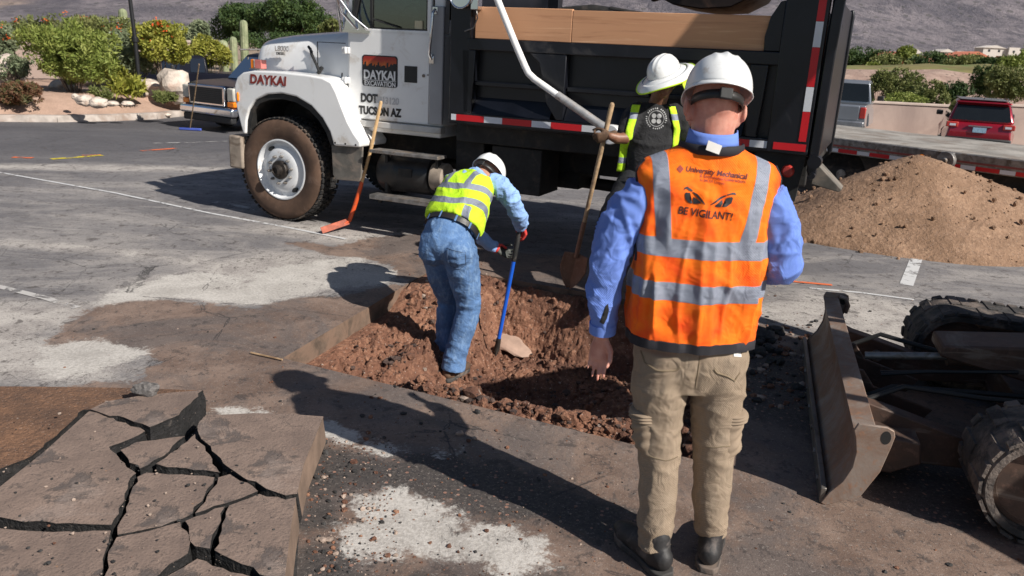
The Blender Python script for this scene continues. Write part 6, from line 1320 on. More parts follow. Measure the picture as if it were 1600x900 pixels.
def decal(par, name, mat, uv, off=.002, bvh=None, thick=.0015, origin=None, sub=.012):
    """closed outline (x, z) in the figure's frame printed on the surface that faces the viewer"""
    bm = bmesh.new(); vs_ = [bm.verts.new((x, -1, z)) for x, z in uv]; bm.faces.new(vs_); bmesh.ops.triangulate(bm, faces=bm.faces)
    for _ in range(5):
        ee = [e for e in bm.edges if e.calc_length() > sub]
        if not ee: break
        bmesh.ops.subdivide_edges(bm, edges=ee, cuts=1, use_grid_fill=False); bmesh.ops.triangulate(bm, faces=bm.faces)
    for v in bm.verts:
        h = (bvh).ray_cast(v.co.copy(), Vector((0, 1, 0)))
        if h[0]: v.co = h[0]-Vector((0, off, 0))
    me = bpy.data.meshes.new(name); bm.to_mesh(me); bm.free(); me.materials.append(mat)
    for p in me.polygons: p.use_smooth = True
    return link(name, me, par)
M_STITCH = simple('dark khaki seam', (.20, .15, .095), .9)
def seamline(par, name, pts, w_, mat, bvh, off=.0025):
    mb = MB(); out_ = []
    for (a, b) in zip(pts[:-1], pts[1:]):
        n_ = max(1, int(math.hypot(b[0]-a[0], b[1]-a[1])/.008))
        for k in range(n_): t = k/n_; out_.append((a[0]+(b[0]-a[0])*t, a[1]+(b[1]-a[1])*t))
    out_.append(pts[-1]); P = []
    for x, z in out_:
        h = bvh.ray_cast(Vector((x, -1, z)), Vector((0, 1, 0)))
        if h[0]: P.append(h[0]-Vector((0, off*.3, 0)))
    if len(P) > 1: mb.tube(P, w_, 6); return build(mb, name, mat, par)
seamline(tro, 'pocket_edge', [(-.205, .835), (-.19, .800), (-.15, .787), (-.085, .793), (-.07, .807)], .0035, M_STITCH, bt); seamline(tro, 'pocket_edge', [(.05, .807), (.062, .793), (.105, .780), (.13, .765), (.15, .79)], .0035, M_STITCH, bt)
seamline(tro, 'seat_seam', [(-.005, .87), (-.007, .80), (-.004, .73)], .0025, M_STITCH, bt); seamline(tro, 'knee_seam', [(-.14, .445), (-.08, .438), (-.03, .442)], .0022, M_STITCH, bt); seamline(tro, 'knee_seam', [(.07, .49), (.13, .502), (.17, .50)], .0022, M_STITCH, bt)
decal(tro, 'pocket_label', simple('white label', (.6, .58, .54), .7), [(.118, .852), (.150, .847), (.150, .869), (.118, .873)], .0035, bt)
# shirt
mb = MB(); ring_torso(mb, [(.88, .20, .115, 0), (1.1, .205, .12, 0), (1.3, .21, .11, 0), (1.40, .20, .085, 0), (1.46, .15, .06, .0), (1.50, .08, .06, .0)], cx=cx)
LA = [(-.17, .0, 1.385), (-.250, -.0, 1.365), (-.315, -.01, 1.27), (-.350, -.015, 1.13), (-.350, .005, 1.0), (-.340, .03, .885)]; RA = [(.12, .0, 1.385), (.195, -.0, 1.365), (.250, -.015, 1.28), (.275, -.02, 1.17)]
RF = [(.275, -.02, 1.17), (.265, .06, 1.14), (.22, .20, 1.12), (.15, .28, 1.13)]
mb.tube(LA, [.07, .078, .076, .070, .060, .050], 22, ref=(0, 1, 0)); mb.tube(RA, [.07, .078, .077, .072], 22, ref=(0, 1, 0), rnd=True); mb.tube(RF, [.072, .070, .058, .048], 20, ref=(0, 0, 1)); mb.tube([(cx, .0, 1.48), (cx, .0, 1.56)], [.084, .080], 24)
def f_sh(co, nn):
    x, z = co[:, 0], co[:, 2]; arm = np.clip((np.abs(x-cx)-.2)/.05, 0, 1); f = folds(co+co[:, [2, 0, 1]]*.5, (6, 6, 10), 31, .5, 4)-.45; f2 = folds(co+co[:, [2, 0, 1]]*-.6, (9, 9, 13), 37, .6, 3)-.5
    return co+nn*((f*.020+f2*.011)*(arm*.9+.1))[:, None]
shirt = fuse(mb, 'shirt', M_BLUES, .0075, 5, f_sh, P1)
mb = MB(); mb.tube([(-.341, .026, .905), (-.340, .030, .868)], [.051, .050], 22); build(mb, 'cuff', M_BLUES, shirt)
mb = MB(); mb.grid(lambda u, v: (cx+.083*math.cos(PI+PI*u)*(1+.10*v), -.008+.078*math.sin(PI+PI*u)*(1+.14*v), 1.602-.050*v-.012*math.sin(PI*u)*(1-v)), 30, 4); q = build(mb, 'collar', M_BLUES, shirt, ang=60); q.modifiers.new('s', 'SOLIDIFY').thickness = .004
# vest
def bands1(m, x, y, z):
    l = nearline(m, x-(z-1.2)*(-.11), -.172, .026); r = nearline(m, x-(z-1.2)*.15, .103, .026); v = (l.max(r))*(z.gt(1.222))
    return v.max(nearline(m, z-x*.0, 1.222, .031)).max(nearline(m, z, 1.075, .031))
M_ORV = hivis('orange mesh vest', (1.0, .20, .0), (.93, .065, .0), bands1)
mb = MB(); ring_torso(mb, [(.872, .222, .138, .0), (.90, .232, .146, .0), (.98, .236, .148, 0), (1.08, .233, .145, 0), (1.2, .232, .142, 0), (1.32, .236, .136, 0), (1.40, .245, .124, 0), (1.455, .252, .106, .0), (1.495, .225, .088, 0), (1.53, .135, .080, 0), (1.55, .098, .078, 0)], cx=cx, n=48)
def f_v(co, nn):
    z = co[:, 2]; f = folds(co, (11, 11, 3.2), 41, .5, 2.2)-.55; g = folds(co+co[:, [2, 1, 0]]*.5, (6, 6, 9), 47, .5)-.6; k = sstep(.86, 1.02, z)*.6+.4
    flare = sstep(.97, .88, z)*.004*np.sin(co[:, 0]*60+2)
    return co+nn*((f*.040*sstep(1.5, 1.0, z)+f*.010+g*.010)*k*sstep(1.54, 1.44, z)+flare)[:, None]
vest = fuse(mb, 'safety_vest', M_ORV, .0072, 5, f_v, P1); bv = bvh_of(vest)
def ringbind(par, fnp, r_, name='binding', n=70, close=True):
    mb = MB(); P = [Vector(fnp(2*PI*k/n)) for k in range(n+(1 if close else 0))]; mb.tube(P, r_, 8, cap=not close); return build(mb, name, M_BIND, par)
def hug(c, d, far_=.6, off=.0):
    h = bv.ray_cast(Vector(c)+Vector(d)*far_, -Vector(d)); return (h[0]+Vector(d)*off) if h[0] else Vector(c)+Vector(d)*.2
mb = MB(); P = []
for k in range(91): a = 2*PI*k/90; q = hug((cx, 0, .888), (math.cos(a), math.sin(a), 0), .6, .0005); P.append(q)
rb = []; 
for q in P: rb.append(q+Vector((0, 0, .012*math.sin(q.x*24+1)*0)))
v = []; 
for q in rb:
    d = Vector((q.x-cx, q.y, 0)).normalized(); v += [q+Vector((0, 0, .012)), q+d*.004+Vector((0, 0, .010)), q+d*.004+Vector((0, 0, -.022)), q-d*.004+Vector((0, 0, -.024))]
n_ = len(rb); mb.add(v, [(i*4+j, i*4+(j+1) % 4, (i+1)*4+(j+1) % 4, (i+1)*4+j) for i in range(n_-1) for j in range(4)]); build(mb, 'hem_binding', M_BIND, vest, ang=60)
for s_ in (-1, 1):                # the black edging follows the side outline of the back panel
    P = []
    for k in range(30):
        z = 1.492-k*.0115; last = None
        for q in range(150, 300):
            h = bv.ray_cast(Vector((cx+s_*q*.001, -1, z)), Vector((0, 1, 0)))
            if h[0] and h[0].y < .03: last = h[0]
        if last is not None: P.append(last)
    P = [P[0]]+[(P[i-1]+P[i]+P[i+1])/3 for i in range(1, len(P)-1)]+[P[-1]]
    mb = MB(); mb.tube(P, .0065, 8); build(mb, 'armhole_binding', M_BIND, vest)
mb = MB(); P = []
for k in range(41): a = PI*1.0+PI*k/40; P.append((cx+.108*math.cos(a), -.004+.090*math.sin(a), 1.545+.006*math.sin(a)))
mb.tube(P, [(.006, .016)]*41, 8, ref=(0, 0, 1)); build(mb, 'collar_binding', M_BIND, vest)
mb = MB(); mb.prism([(.60, 1.515), (.645, 1.502), (.653, 1.53), (.605, 1.545)], 'y', 0, .004, 0, Matrix.Translation((-.665, -.104, .028))); build(mb, 'neck_tag', simple('white tag', (.7, .68, .64), .6), vest)
# print on the back, laid out flat and carried onto the cloth
SX = 1/487.
def bp(px, py): return ((px-1080)*SX-.088, 1.408-((py-300)+(px-1080)*-.050)*SX*.98)
def vprint(name, mat, V, Fs, off=.0022):
    P_ = project(V, bv, (0, 1, 0), off); mb = MB(); mb.add(P_, Fs); return build(mb, name, mat, vest, smooth=False)
def vtext(txt, px, py, hpx, wpx, mat, rot, **kw):
    V, Fs = text_geo(txt, 1., ext=.0, **kw); w0 = max(v[0] for v in V)-min(v[0] for v in V); x0 = min(v[0] for v in V); c, s_ = math.cos(rot), math.sin(rot); out_ = []
    for x, y, z in V: X = (x-x0)/w0*wpx; Y = y*hpx; q = bp(px+X*c+Y*s_, py+X*s_-Y*c); out_.append((q[0], 0, q[1]))
    return vprint('lettering', mat, out_, Fs)
M_PR1 = simple('dark maroon print', (.10, .012, .01), .6, var=0, bump=0); M_PR2 = simple('black print', (.012, .01, .012), .6, var=0, bump=0); M_PR3 = simple('dark red print', (.30, .03, .015), .6, var=0, bump=0)
vtext('University Mechanical', 1064, 268, 8.5, 101, M_PR1, R(7), bold=.03, shear=.15); vtext('& Engineering Contractors', 1087, 277, 5, 75, M_PR3, R(7), bold=.02); vtext('An EMCOR Company', 1087, 283, 4.2, 40, M_PR3, R(7), bold=.02)
vtext('BE VIGILANT!', 1056, 334, 12.5, 88, M_PR2, R(7), bold=.015)
q8 = lambda pts: [bp(1040+x*.1333, 240+y*.1333) for x, y in pts]
for nm, mt, poly in (('diamond_mark', M_PR3, [(65, 185), (110, 137), (155, 185), (110, 232)]),
    ('eye_print', M_PR2, [(155, 430), (165, 395), (200, 380), (270, 425), (268, 440), (230, 432), (190, 405), (168, 415)]), ('eye_print', M_PR2, [(275, 440), (330, 470), (385, 530), (432, 588), (425, 590), (370, 550), (315, 490), (272, 452)]),
    ('eye_print', M_PR2, [(175, 470), (185, 448), (240, 455), (262, 540), (278, 582), (230, 572), (190, 530)]), ('eye_print', M_PR2, [(285, 500), (375, 560), (370, 580), (290, 585), (280, 540)]),
    ('eye_print', M_PR2, [(805, 490), (800, 460), (765, 452), (690, 475), (692, 490), (740, 478), (785, 478)]), ('eye_print', M_PR2, [(680, 480), (620, 500), (550, 545), (490, 592), (500, 596), (560, 570), (640, 520), (682, 497)]),
    ('eye_print', M_PR2, [(770, 525), (760, 505), (690, 515), (665, 590), (640, 620), (700, 620), (755, 580)]), ('eye_print', M_PR2, [(640, 535), (550, 605), (570, 620), (625, 622), (650, 580)])):
    decal(vest, nm, mt, q8(poly), .0022, bv, sub=.01)
bs_ = bvh_of(shirt); decal(shirt, 'sleeve_tear', M_RUBB, [(-.362, .925), (-.352, .945), (-.346, .990), (-.338, .998), (-.332, .975), (-.335, .945), (-.345, .918)], .002, bs_)
mb = MB(); ring_torso(mb, [(1.02, .13, .09, .0), (1.38, .14, .075, 0), (1.46, .07, .05, .01)], cx=cx)
HM = Matrix.Translation((cx-.002, .012, 1.665)) @ Matrix.Rotation(R(-14), 4, 'X') @ Matrix.Rotation(R(4), 4, 'Y') @ Matrix.Scale(1.03, 4)
head_into(mb, HM, (Vector((cx, .008, 1.45)), Vector((cx, .002, 1.66)), .070, .076), 1.0)
mb.tube([(-.335, .03, .96), (-.340, .032, .85)], [.033, .028], 14)
hand_into(mb, frame((-.342, .033, .855), (.93, -.30, 0), (.30, .93, 0.1), (0.05, 0, 1)), .30, 1, 1.0, .035, .5)
mb.tube([(.2, .24, 1.125), (.13, .30, 1.13)], [.03, .028], 12); hand_into(mb, look((.13, .30, 1.13), (.9, -.5, -.05), (0, 0, 1)), .6, 1, 1.02)
body1 = fuse(mb, 'body', SK_A, .0052, 4, lambda c, n: c+n*(.0018*fbm(c*26, 2, 4))[:, None], P1)
eyes(P1, HM)
mb = MB(); 
for zz in (-.062, -.048): mb.tube([HM @ Vector((-.03, -.078, zz)), HM @ Vector((0, -.083, zz-.002)), HM @ Vector((.03, -.078, zz))], [.001, .003, .001], 6)
hat_into(P1, Matrix.Translation((cx+.004, .006, 1.712)) @ Matrix.Rotation(R(-19), 4, 'X') @ Matrix.Rotation(R(5), 4, 'Y') @ Matrix.Scale(.96, 4))
boot(P1, Matrix.Translation((-.090, -.090, 0)) @ Matrix.Rotation(R(28), 4, 'Z') @ Matrix.Scale(1.10, 4)); boot(P1, Matrix.Translation((.150, -.035, 0)) @ Matrix.Rotation(R(-18), 4, 'Z') @ Matrix.Scale(1.10, 4))

# ------------------------------------------------------------------ 2. man in the lime vest bending over the hole
O2 = Vector((-.42, 5.20, -.34)); P2_ = thing('person', 'bending man in a lime vest and blue jeans working in the hole', 'person', O2)
W = lambda x, y, z: Vector((x, y, z))-O2
hipc = W(-.445, 5.20, .60); nk = W(-.285, 5.55, .985); axd = (nk-hipc).normalized(); shR = W(-.125, 5.47, .93); shL = W(-.44, 5.66, .925); lat = (shR-shL).normalized(); lat = (lat-axd*lat.dot(axd)).normalized(); bk = lat.cross(axd)   # bk: roughly out of the back or belly
if bk.z < 0: bk = -bk
mb = MB(); mb.ball(hipc+Vector((0, 0, -.03)), (.185, .165, .15), 24, 14); mb.ball(hipc+axd*.03+Vector((0, 0, .02)), (.17, .155, .13), 20, 12)
mb.ball(W(-.53, 5.17, .53), (.105, .11, .12)); mb.ball(W(-.36, 5.10, .53), (.105, .11, .12))
L2 = [W(-.525, 5.24, .54), W(-.485, 5.30, .32), W(-.435, 5.36, .12), W(-.445, 5.36, -.05), W(-.455, 5.35, -.20), W(-.46, 5.34, -.30)]; R2 = [W(-.36, 5.13, .54), W(-.315, 5.17, .32), W(-.285, 5.20, .12), W(-.325, 5.17, -.05), W(-.365, 5.14, -.20), W(-.38, 5.13, -.31)]
rd = [.124, .106, .086, .078, .077, .082]; mb.tube(L2, rd, 24, ref=(0, 1, 0)); mb.tube(R2, rd, 24, ref=(0, 1, 0))
def f_j(co, nn):
    z = co[:, 2]+O2.z; a = .004+.012*np.exp(-((z+.22)/.08)**2)+.008*np.exp(-((z-.12)/.1)**2)+.005*np.exp(-((z-.45)/.08)**2)
    return co+nn*((folds(co, (7, 7, 17), 61)-.6)*a*1.3+(folds(co+co[:, [2, 0, 1]]*.5, (8, 8, 8), 66)-.6)*.010)[:, None]
jn = fuse(mb, 'jeans', M_JEAN, .0085, 5, f_j, P2_); bj = bvh_of(jn)
def onto(o_bvh, c, d, off=.002): h = o_bvh.ray_cast(Vector(c)+Vector(d)*.6, -Vector(d)); return (h[0]+Vector(d)*off) if h[0] else Vector(c)
# waist: belt and loops
bc = hipc+axd*.075; mb = MB(); v = []
e1_ = lat; e2_ = bk
for k in range(61):
    a = 2*PI*k/60; d = (e1_*math.cos(a)+e2_*math.sin(a)).normalized(); q = bc+e1_*math.cos(a)*.188+e2_*math.sin(a)*.163; v += [q-axd*.019+d*.004, q+axd*.019+d*.004, q+axd*.019-d*.012, q-axd*.019-d*.012]
mb.add(v, [(i*4+j, i*4+(j+1) % 4, (i+1)*4+(j+1) % 4, (i+1)*4+j) for i in range(60) for j in range(4)]); build(mb, 'belt', M_LEATH, P2_, ang=60)
mb = MB()
for sgn in (-1,):
    for fa in (3.6, 4.1, 4.7, 5.3, 5.9, .4, 1.0, 1.6, 2.2, 2.8):
        d = (e1_*math.cos(fa)+e2_*math.sin(fa)).normalized(); q = bc+e1_*math.cos(fa)*.192+e2_*math.sin(fa)*.167; t = axd.cross(d).normalized()
        mb.tube([q-axd*.026, q+axd*.026], [(.007, .003)]*2, 8, ref=d)
build(mb, 'belt_loops', M_JEAN, jn)
for (px0, py0) in ((-.36, .545),):
    pc = [(-.43, .575), (-.31, .555), (-.305, .47), (-.345, .435), (-.40, .45), (-.425, .50), (-.43, .575)]
    P = []
    for (xa, za), (xb, zb) in zip(pc[:-1], pc[1:]):
        for k in range(5):
            p = W(xa+(xb-xa)*k/5, 4.0, za+(zb-za)*k/5); h = bj.ray_cast(p, Vector((0, 1, 0))); 
            if h[0]: P.append(h[0]+Vector((0, -.001, 0)))
    mb = MB(); mb.tube(P, .0022, 5); build(mb, 'back_pocket', simple('denim stitching', (.08, .12, .2), .9), jn)
# shirt and vest on the torso
def tring(mb, rows, n=36, e=.85):
    v = []
    for t, hw, hd, off in rows:
        c = hipc+axd*t+bk*off
        for k in range(n): a = 2*PI*k/n; ca, sa = math.cos(a), math.sin(a); v.append(c+lat*(hw*abs(ca)**e*math.copysign(1, ca))+bk*(hd*abs(sa)**e*math.copysign(1, sa)))
    m_ = len(rows); mb.add(v, [(i*n+k, i*n+(k+1) % n, (i+1)*n+(k+1) % n, (i+1)*n+k) for i in range(m_-1) for k in range(n)]+[tuple(range(n-1, -1, -1)), tuple((m_-1)*n+k for k in range(n))])
mb = MB(); tring(mb, [(.06, .165, .135, 0), (.25, .165, .13, .01), (.42, .17, .11, .02), (.50, .12, .08, .02)]); 
mb.tube([shR-lat*.05, shR, W(-.035, 5.53, .82), W(.02, 5.60, .70), W(.035, 5.70, .63), W(.045, 5.79, .575)], [.075, .078, .070, .066, .058, .046], 20, ref=(0, 1, 0)); mb.tube([shL+lat*.05, shL, W(-.40, 5.76, .72), W(-.345, 5.80, .56), W(-.24, 5.86, .45), W(-.14, 5.90, .375)], [.075, .076, .066, .062, .054, .044], 20, ref=(0, 1, 0))
mb.tube([nk-axd*.05, nk+axd*.01], [.078, .068], 20)
shirt2 = fuse(mb, 'shirt', M_LBLUE, .0085, 4, lambda c, n: c+n*((folds(c, (8, 8, 12), 71)-.6)*.020+(folds(c, (16, 16, 9), 72)-.6)*.01)[:, None], P2_)
def f_v2(co, nn): return co+nn*((folds(co, (9, 7, 8), 81, .5)-.6)*.018)[:, None]
def bands2(m, x, y, z):
    s_ = x*axd.x+y*axd.y+z*axd.z-hipc.dot(axd); l = x*lat.x+y*lat.y+z*lat.z-hipc.dot(lat)-.0; wv = l*l*-1.4
    return nearline(m, s_+wv, .185, .024).max(nearline(m, s_+wv, .305, .024)).max((nearline(m, l, .085, .022).max(nearline(m, l, -.085, .022)))*(s_+wv).gt(.305)).max(nearline(m, l, .150, .02)*(s_.lt(.18)))
M_LIMV = hivis('lime mesh vest', (.62, .93, .03), (.48, .80, .015), bands2)
mb = MB(); tring(mb, [(.095, .200, .168, .0), (.14, .208, .178, .0), (.25, .200, .166, .01), (.36, .196, .148, .018), (.43, .194, .122, .02), (.475, .165, .095, .02), (.505, .10, .08, .02)], 44)
vest2 = fuse(mb, 'safety_vest', M_LIMV, .0085, 5, f_v2, P2_)
mb = MB(); HM2 = look(nk+axd*.075+Vector((.045, .08, -.095)), (.12, .25, .75), (1, -.55, 0)); 
HM2 = HM2 @ Matrix.Rotation(R(-28), 4, 'X')
tring(mb, [(.1, .1, .09, 0), (.44, .12, .07, .02)]); head_into(mb, HM2, (nk-axd*.03, HM2.translation, .066, .062))
hg = Matrix.Identity(4)
body2 = fuse(mb, 'body', SK_B, .0065, 3, None, P2_); eyes(P2_, HM2)
hat_into(P2_, HM2 @ Matrix.Translation((0, -.004, .034)) @ Matrix.Rotation(R(-6), 4, 'X'))
M_GLR = simple('red glove fabric', (.62, .05, .04), .75, var=.2, bump=.3, bs=150); M_GLK = simple('dark coated glove palm', (.045, .05, .045), .6, var=.3, bump=.3)
mb = MB(); hand_into(mb, look(W(.048, 5.80, .585), (-.12, -.65, .55), (.55, -.75, -.1)), 1.25, 1, 1.12, .05, .9); g_ = fuse(mb, 'glove', M_GLR, .0055, 3, None, P2_)
mb = MB(); hand_into(mb, look(W(-.135, 5.905, .372), (-.75, -.3, .42), (0.1, .75, .6)), .55, 1, 1.10, .14, .3); g_ = fuse(mb, 'glove', M_GLK, .0055, 3, None, P2_)
mb = MB(); mb.tube([W(-.15, 5.90, .385), W(-.125, 5.91, .372)], [.040, .038], 18); mb.tube([W(-.128, 5.91, .400), W(-.095, 5.925, .396), W(-.062, 5.93, .374)], [(.018, .010)]*3, 10, rnd=True); build(mb, 'glove_cuff', M_GLR, g_)
for p_, rz_ in ((W(-.465, 5.36, -.375), -18), (W(-.385, 5.16, -.385), -28)): boot(P2_, Matrix.Translation(p_) @ Matrix.Rotation(R(rz_), 4, 'Z'), simple('dusty brown boot', (.11, .065, .04), .8, dirt=(.25, .15, .1), da=.5))

# ------------------------------------------------------------------ 3. man with the shovel beside the bed
O3 = Vector((.98, 6.12, 0)); P3 = thing('person', 'man in a black shirt and open lime vest looking down beside the truck bed', 'person', O3)
W3 = lambda x, y, z: Vector((x, y, z))-O3
mb = MB(); ring_torso(mb, [(.78, .15, .11, 0), (.88, .18, .12, 0), (1.0, .165, .11, 0)], cx=0)
mb.tube([W3(.89, 6.10, .90), W3(.76, 5.92, .72), W3(.69, 5.86, .56), W3(.68, 5.96, .3), W3(.69, 6.0, .08)], [.13, .118, .10, .085, .08], 22, ref=(0, 1, 0)); mb.tube([W3(1.08, 6.14, .90), W3(1.10, 6.10, .5), W3(1.10, 6.12, .08)], [.125, .095, .08], 22, ref=(0, 1, 0))
fuse(mb, 'trousers', M_DKTR, .011, 4, lambda c, n: c+n*((folds(c, (7, 7, 12), 91)-.6)*.014)[:, None], P3)
mb = MB(); ring_torso(mb, [(.84, .175, .12, 0), (1.0, .175, .125, -.01), (1.2, .19, .13, -.01), (1.35, .20, .12, -.0), (1.44, .17, .10, 0), (1.49, .09, .08, 0)], cx=.02)
mb.tube([W3(.86, 6.10, 1.42), W3(.81, 6.04, 1.36), W3(.775, 5.97, 1.27)], [.078, .075, .066], 18, rnd=True); mb.tube([W3(1.14, 6.13, 1.42), W3(1.22, 6.13, 1.36), W3(1.245, 6.10, 1.26)], [.078, .075, .066], 18, rnd=True)
sh3 = fuse(mb, 'shirt', M_BLKT, .009, 4, lambda c, n: c+n*((folds(c, (8, 8, 9), 95)-.6)*.014)[:, None], P3); b3 = bvh_of(sh3)
M_LV3 = hivis('lime vest with grey strap', (.60, .92, .03), (.46, .78, .015), lambda m, x, y, z: nearline(m, z, 1.40, .022).max(nearline(m, z, 1.06, .022)))
for s_, x0, x1 in ((-1, -.205, -.145), (1, .15, .205)):
    mb = MB()
    def panel(u, v):
        z = 1.475-.50*v; xa = x0+(x1-x0)*u+(.04 if s_ < 0 else -.05)*max(0, 1-v*3.0)*1+(-.03 if s_ < 0 else .0)*v; h = b3.ray_cast(Vector((xa, -.6, min(z, 1.46))), Vector((0, 1, 0))); y_ = h[0].y if h[0] else -.02; return (xa, min(y_, .02)-.010-.01*math.sin(u*PI)+.006*math.sin(z*22), z)
    mb.grid(panel, 9, 30); q = build(mb, 'safety_vest', M_LV3, P3, ang=80); q.modifiers.new('s', 'SOLIDIFY').thickness = .004
    a_ = q.data.attributes.new('rest', 'FLOAT_VECTOR', 'POINT'); co = np.empty(len(q.data.vertices)*3, np.float32); q.data.vertices.foreach_get('co', co); a_.data.foreach_set('vector', co)
mb = MB(); HM3 = look(W3(1.035, 6.02, 1.665), (-.36, -.26, .90), (-.70, .68, 0)); 
head_into(mb, HM3, (W3(1.0, 6.13, 1.44), HM3.translation, .068, .062))
mb.tube([W3(.80, 6.01, 1.32), W3(.76, 5.93, 1.235), W3(.70, 5.90, 1.24), W3(.655, 5.88, 1.255)], [.050, .046, .040, .030], 16, ref=(0, 0, 1), rnd=True)
mb.tube([W3(1.24, 6.11, 1.30), W3(1.26, 6.06, 1.12), W3(1.15, 5.92, 1.05), W3(1.06, 5.86, 1.03)], [.050, .045, .036, .028], 16, rnd=True); hand_into(mb, look(W3(1.06, 5.86, 1.03), (.9, .4, 0), (0, 0, 1)), .6)
ring_torso(mb, [(.9, .12, .08, 0), (1.4, .12, .08, 0)], cx=.02)
fuse(mb, 'body', SK_C, .0075, 3, None, P3); eyes(P3, HM3)
mb = MB(); mb.ball((0, -.03, -.01), (.079, .078, .075), 18, 12, 0, HM3); build(mb, 'hair', M_RUBB, P3)
hat_into(P3, HM3 @ Matrix.Translation((0, .0, .052)) @ Matrix.Rotation(R(4), 4, 'Y') @ Matrix.Scale(.96, 4), full=True)
mb = MB(); hand_into(mb, look(W3(.655, 5.885, 1.262), (.85, .25, .25), (.1, -.35, .9)), 1.25, 1, 1.12, .05, .9); gl = fuse(mb, 'glove', simple('grimy brown glove', (.10, .055, .03), .8, var=.5, vs_=30, bump=.4), .0065, 3, None, P3)
for p_, rz_ in ((W3(.69, 5.97, 0), 190), (W3(1.1, 6.1, 0), 175)): boot(P3, Matrix.Translation(p_) @ Matrix.Rotation(R(rz_), 4, 'Z'))
# shirt emblem: ring with an inner mark
def dec3(name, poly): return decal(sh3, name, simple('grey white print', (.38, .38, .38), .7, bump=0), poly, .003, b3, sub=.02)
ec = (.015, 1.385); er = .078
for k in range(30):
    a0 = 2*PI*k/30; a1 = a0+2*PI/30*.72; 
    if k % 7 == 6: continue
    dec3('emblem', [(ec[0]+r_*math.cos(a), ec[1]+r_*math.sin(a)) for r_, a in ((er*.86, a0), (er, a0+.02), (er, a1-.04), (er*.86, a1))])
ringp = [(ec[0]+er*.74*math.cos(2*PI*k/28), ec[1]+er*.74*math.sin(2*PI*k/28)) for k in range(28)]
for k in range(28): a, b = ringp[k], ringp[(k+1) % 28]; f = .93; dec3('emblem', [a, b, (ec[0]+(b[0]-ec[0])*f, ec[1]+(b[1]-ec[1])*f), (ec[0]+(a[0]-ec[0])*f, ec[1]+(a[1]-ec[1])*f)])
for k in range(4):
    a = PI/4+PI/2*k; c = (ec[0]+er*.34*math.cos(a), ec[1]+er*.34*math.sin(a)); dec3('emblem', [(c[0]+er*.22*math.cos(t), c[1]+er*.22*math.sin(t)) for t in [2*PI*j/10 for j in range(10)]])

# ================================================================== TOOLS
M_BAR = simple('blue enamelled handle', (.012, .10, .55), .35, var=.15, dirt=(.10, .08, .08), da=.12, ds=12); M_GRIP = simple('black rubber grip', (.022, .022, .022), .6, var=.3, dirt=(.1, .08, .07), da=.3, ds=20)
a = Vector((-.095, 5.80, -.41)); b = Vector((.030, 5.83, .50)); d = b-a; o = thing('digging_tool', 'long tool with a blue shaft held upright in the hole by the bending man', 'tool', a)
mb = MB(); mb.tube([d*.09, d*.80], .0155, 14); build(mb, 'shaft', M_BAR, o); mb = MB(); mb.tube([d*.79, d*1.05], [.0185, .0195], 14, rnd=True); build(mb, 'grip', M_GRIP, o); mb = MB(); mb.tube([d*0, d*.11], [.024, .018], 14); mb.tube([d*-.04, d*.0], [(.035, .008), (.026, .02)], 12); build(mb, 'foot', M_HUB, o)
M_ASHW = simple('weathered ash handle', (.40, .27, .155), .7, var=.35, vs_=20, dirt=(.20, .12, .07), da=.35, ds=16, bump=.15); M_SHB = rust_mat('rust brown shovel steel', (.26, .15, .10), (.22, .12, .08), (.32, .19, .13), 6)
tip = Vector((.455, 6.17, .02)); top_ = Vector((.645, 5.86, 1.475)); d = (top_-tip).normalized(); o = thing('shovel', 'round point shovel with a wooden handle standing on its rusty blade', 'shovel', tip); L = (top_-tip).length
mb = MB(); mb.tube([d*.50, d*.9, d*L], [.017, .0165, .019], 12, rnd=True); build(mb, 'handle', M_ASHW, o); mb = MB(); mb.tube([d*.27, d*.36, d*.58], [.020, .019, .0195], 12); build(mb, 'socket', M_SHB, o)
side = d.cross(Vector((-.25, -1, 0))).normalized(); nrm = side.cross(d).normalized()
if nrm.y > 0: nrm = -nrm
out_w = lambda t: .106*min(1, (t/.16)**.55) if t < .16 else .106*(1-.10*((t-.16)/.14)**2)
mb = MB(); mb.grid(lambda u, v: d*(.003+.295*v)+side*(out_w(max(.003, .295*v))*(2*u-1))+nrm*(.030*(2*u-1)**2-.018+.02*(1-v)-.012*math.exp(-((2*u-1)/.16)**2)*v), 21, 22); q = build(mb, 'blade', M_SHB, o, ang=60); q.modifiers.new('s', 'SOLIDIFY').thickness = .004
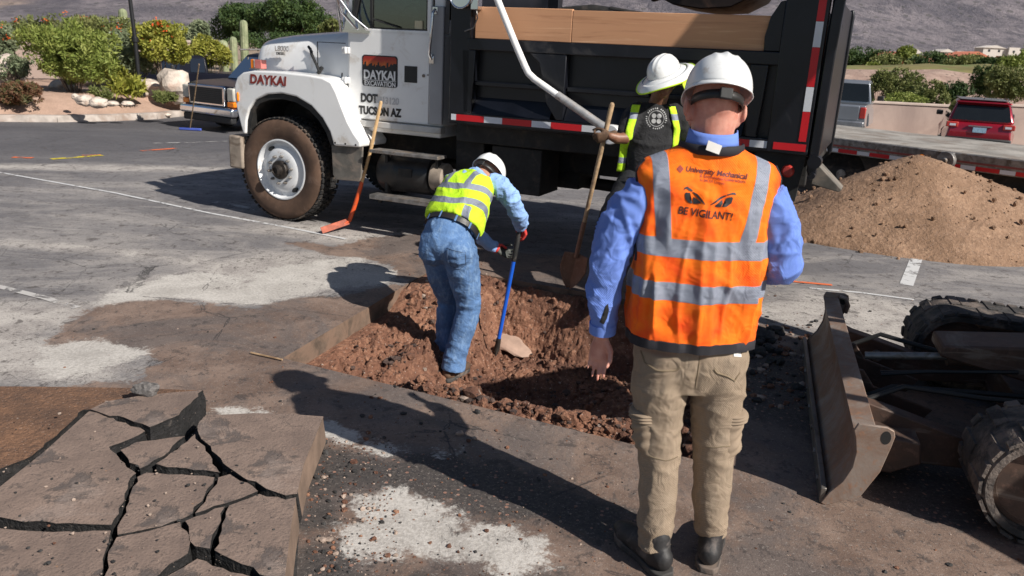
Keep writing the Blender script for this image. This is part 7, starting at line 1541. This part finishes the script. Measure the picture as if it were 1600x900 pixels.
# scraper leaning on the door
M_ORT = simple('orange red enamel', (.62, .085, .02), .4, var=.2, dirt=(.25, .08, .04), da=.2, ds=12)
hd_p = Vector((-1.70, 7.90, .02)); o = thing('scraper', 'orange floor scraper with a wooden handle leaning against the white door', 'scraper', hd_p)
tp = TW(1.095, .165, 1.275)-hd_p; k0 = Vector((.03, .02, .07)); k1 = k0+(tp-k0)*.30+Vector((.02, .02, .0)); kk = Vector((.075, .045, .20))
mb = MB(); mb.tube([k1, k1.lerp(tp, .5)+Vector((.01, 0, -.005)), tp], [.0165, .0175, .016], 12, rnd=True); build(mb, 'handle', simple('pale ash handle', (.58, .38, .19), .6, var=.2, vs_=15), o)
mb = MB(); mb.tube([k1+(tp-k1)*.05, k1, kk, k0, Vector((-.01, -.03, .04))], [.019, .021, .022, .022, (.02, .012)], 14, rnd=True); build(mb, 'neck', M_ORT, o, ang=60)
bl = (Vector((-1.87, 7.63, .012)) - hd_p); br = (Vector((-1.66, 7.90, .06))-hd_p); bd = (br-bl).normalized(); upn = Vector((0, 0, 1)); pr = bd.cross(upn).normalized()
mb = MB(); v = [bl+pr*.005, br+pr*.005, br+Vector((0, 0, .055))-pr*.03, bl+Vector((0, 0, .055))-pr*.03]; v += [p-pr*.008 for p in v]; mb.add(v, [(0, 1, 2, 3), (7, 6, 5, 4), (0, 4, 5, 1), (1, 5, 6, 2), (2, 6, 7, 3), (3, 7, 4, 0)]); build(mb, 'scraper_blade', simple('worn orange red blade', (.36, .09, .05), .6, var=.4, vs_=14), o, bevel=.003)
# squeegee standing in front of the dark pickup
q0 = GD(297, 204); o = thing('floor_squeegee', 'blue headed squeegee with a wooden handle leaning on the dark pickup', 'squeegee', q0); t1 = PL(311, 100, 17.4)-q0
mb = MB(); mb.tube([(0, 0, .05), t1*.5, t1], [.014, .014, .013], 8); build(mb, 'handle', M_ASHW, o); mb = MB(); mb.box((-.24, -.03, .01), (.26, .03, .06)); build(mb, 'head', simple('blue squeegee head', (.06, .10, .42), .6), o, bevel=.01)
# loose things: flat paving stone at the bottom of the hole and the thin stick by the man's boots
o = rock('flat_stone', Vector((-.01, 6.06, -.435)), (.21, .10, .032), simple('pale pinkish stone', (.44, .30, .23), .9, var=.2, vs_=5, bump=.4), 'flat pale pink stone lying at the bottom of the hole', 'stone', 9, 3, .2); o.rotation_euler = (R(20), R(8), R(-38))
mb = MB(); mb.tube([G(1092, 752, .01), G(1095, 700, .02)], .007, 6); tag(build(mb, 'rebar_stub', M_UNDER), 'short dark rod on the ground between the boots and the blade', 'rod')
mb = MB(); mb.tube([G(392, 551, .012), G(441, 562, .012)], .006, 6); tag(build(mb, 'survey_string', M_ASHW), 'thin stick lying by the near left corner of the hole', 'stick')
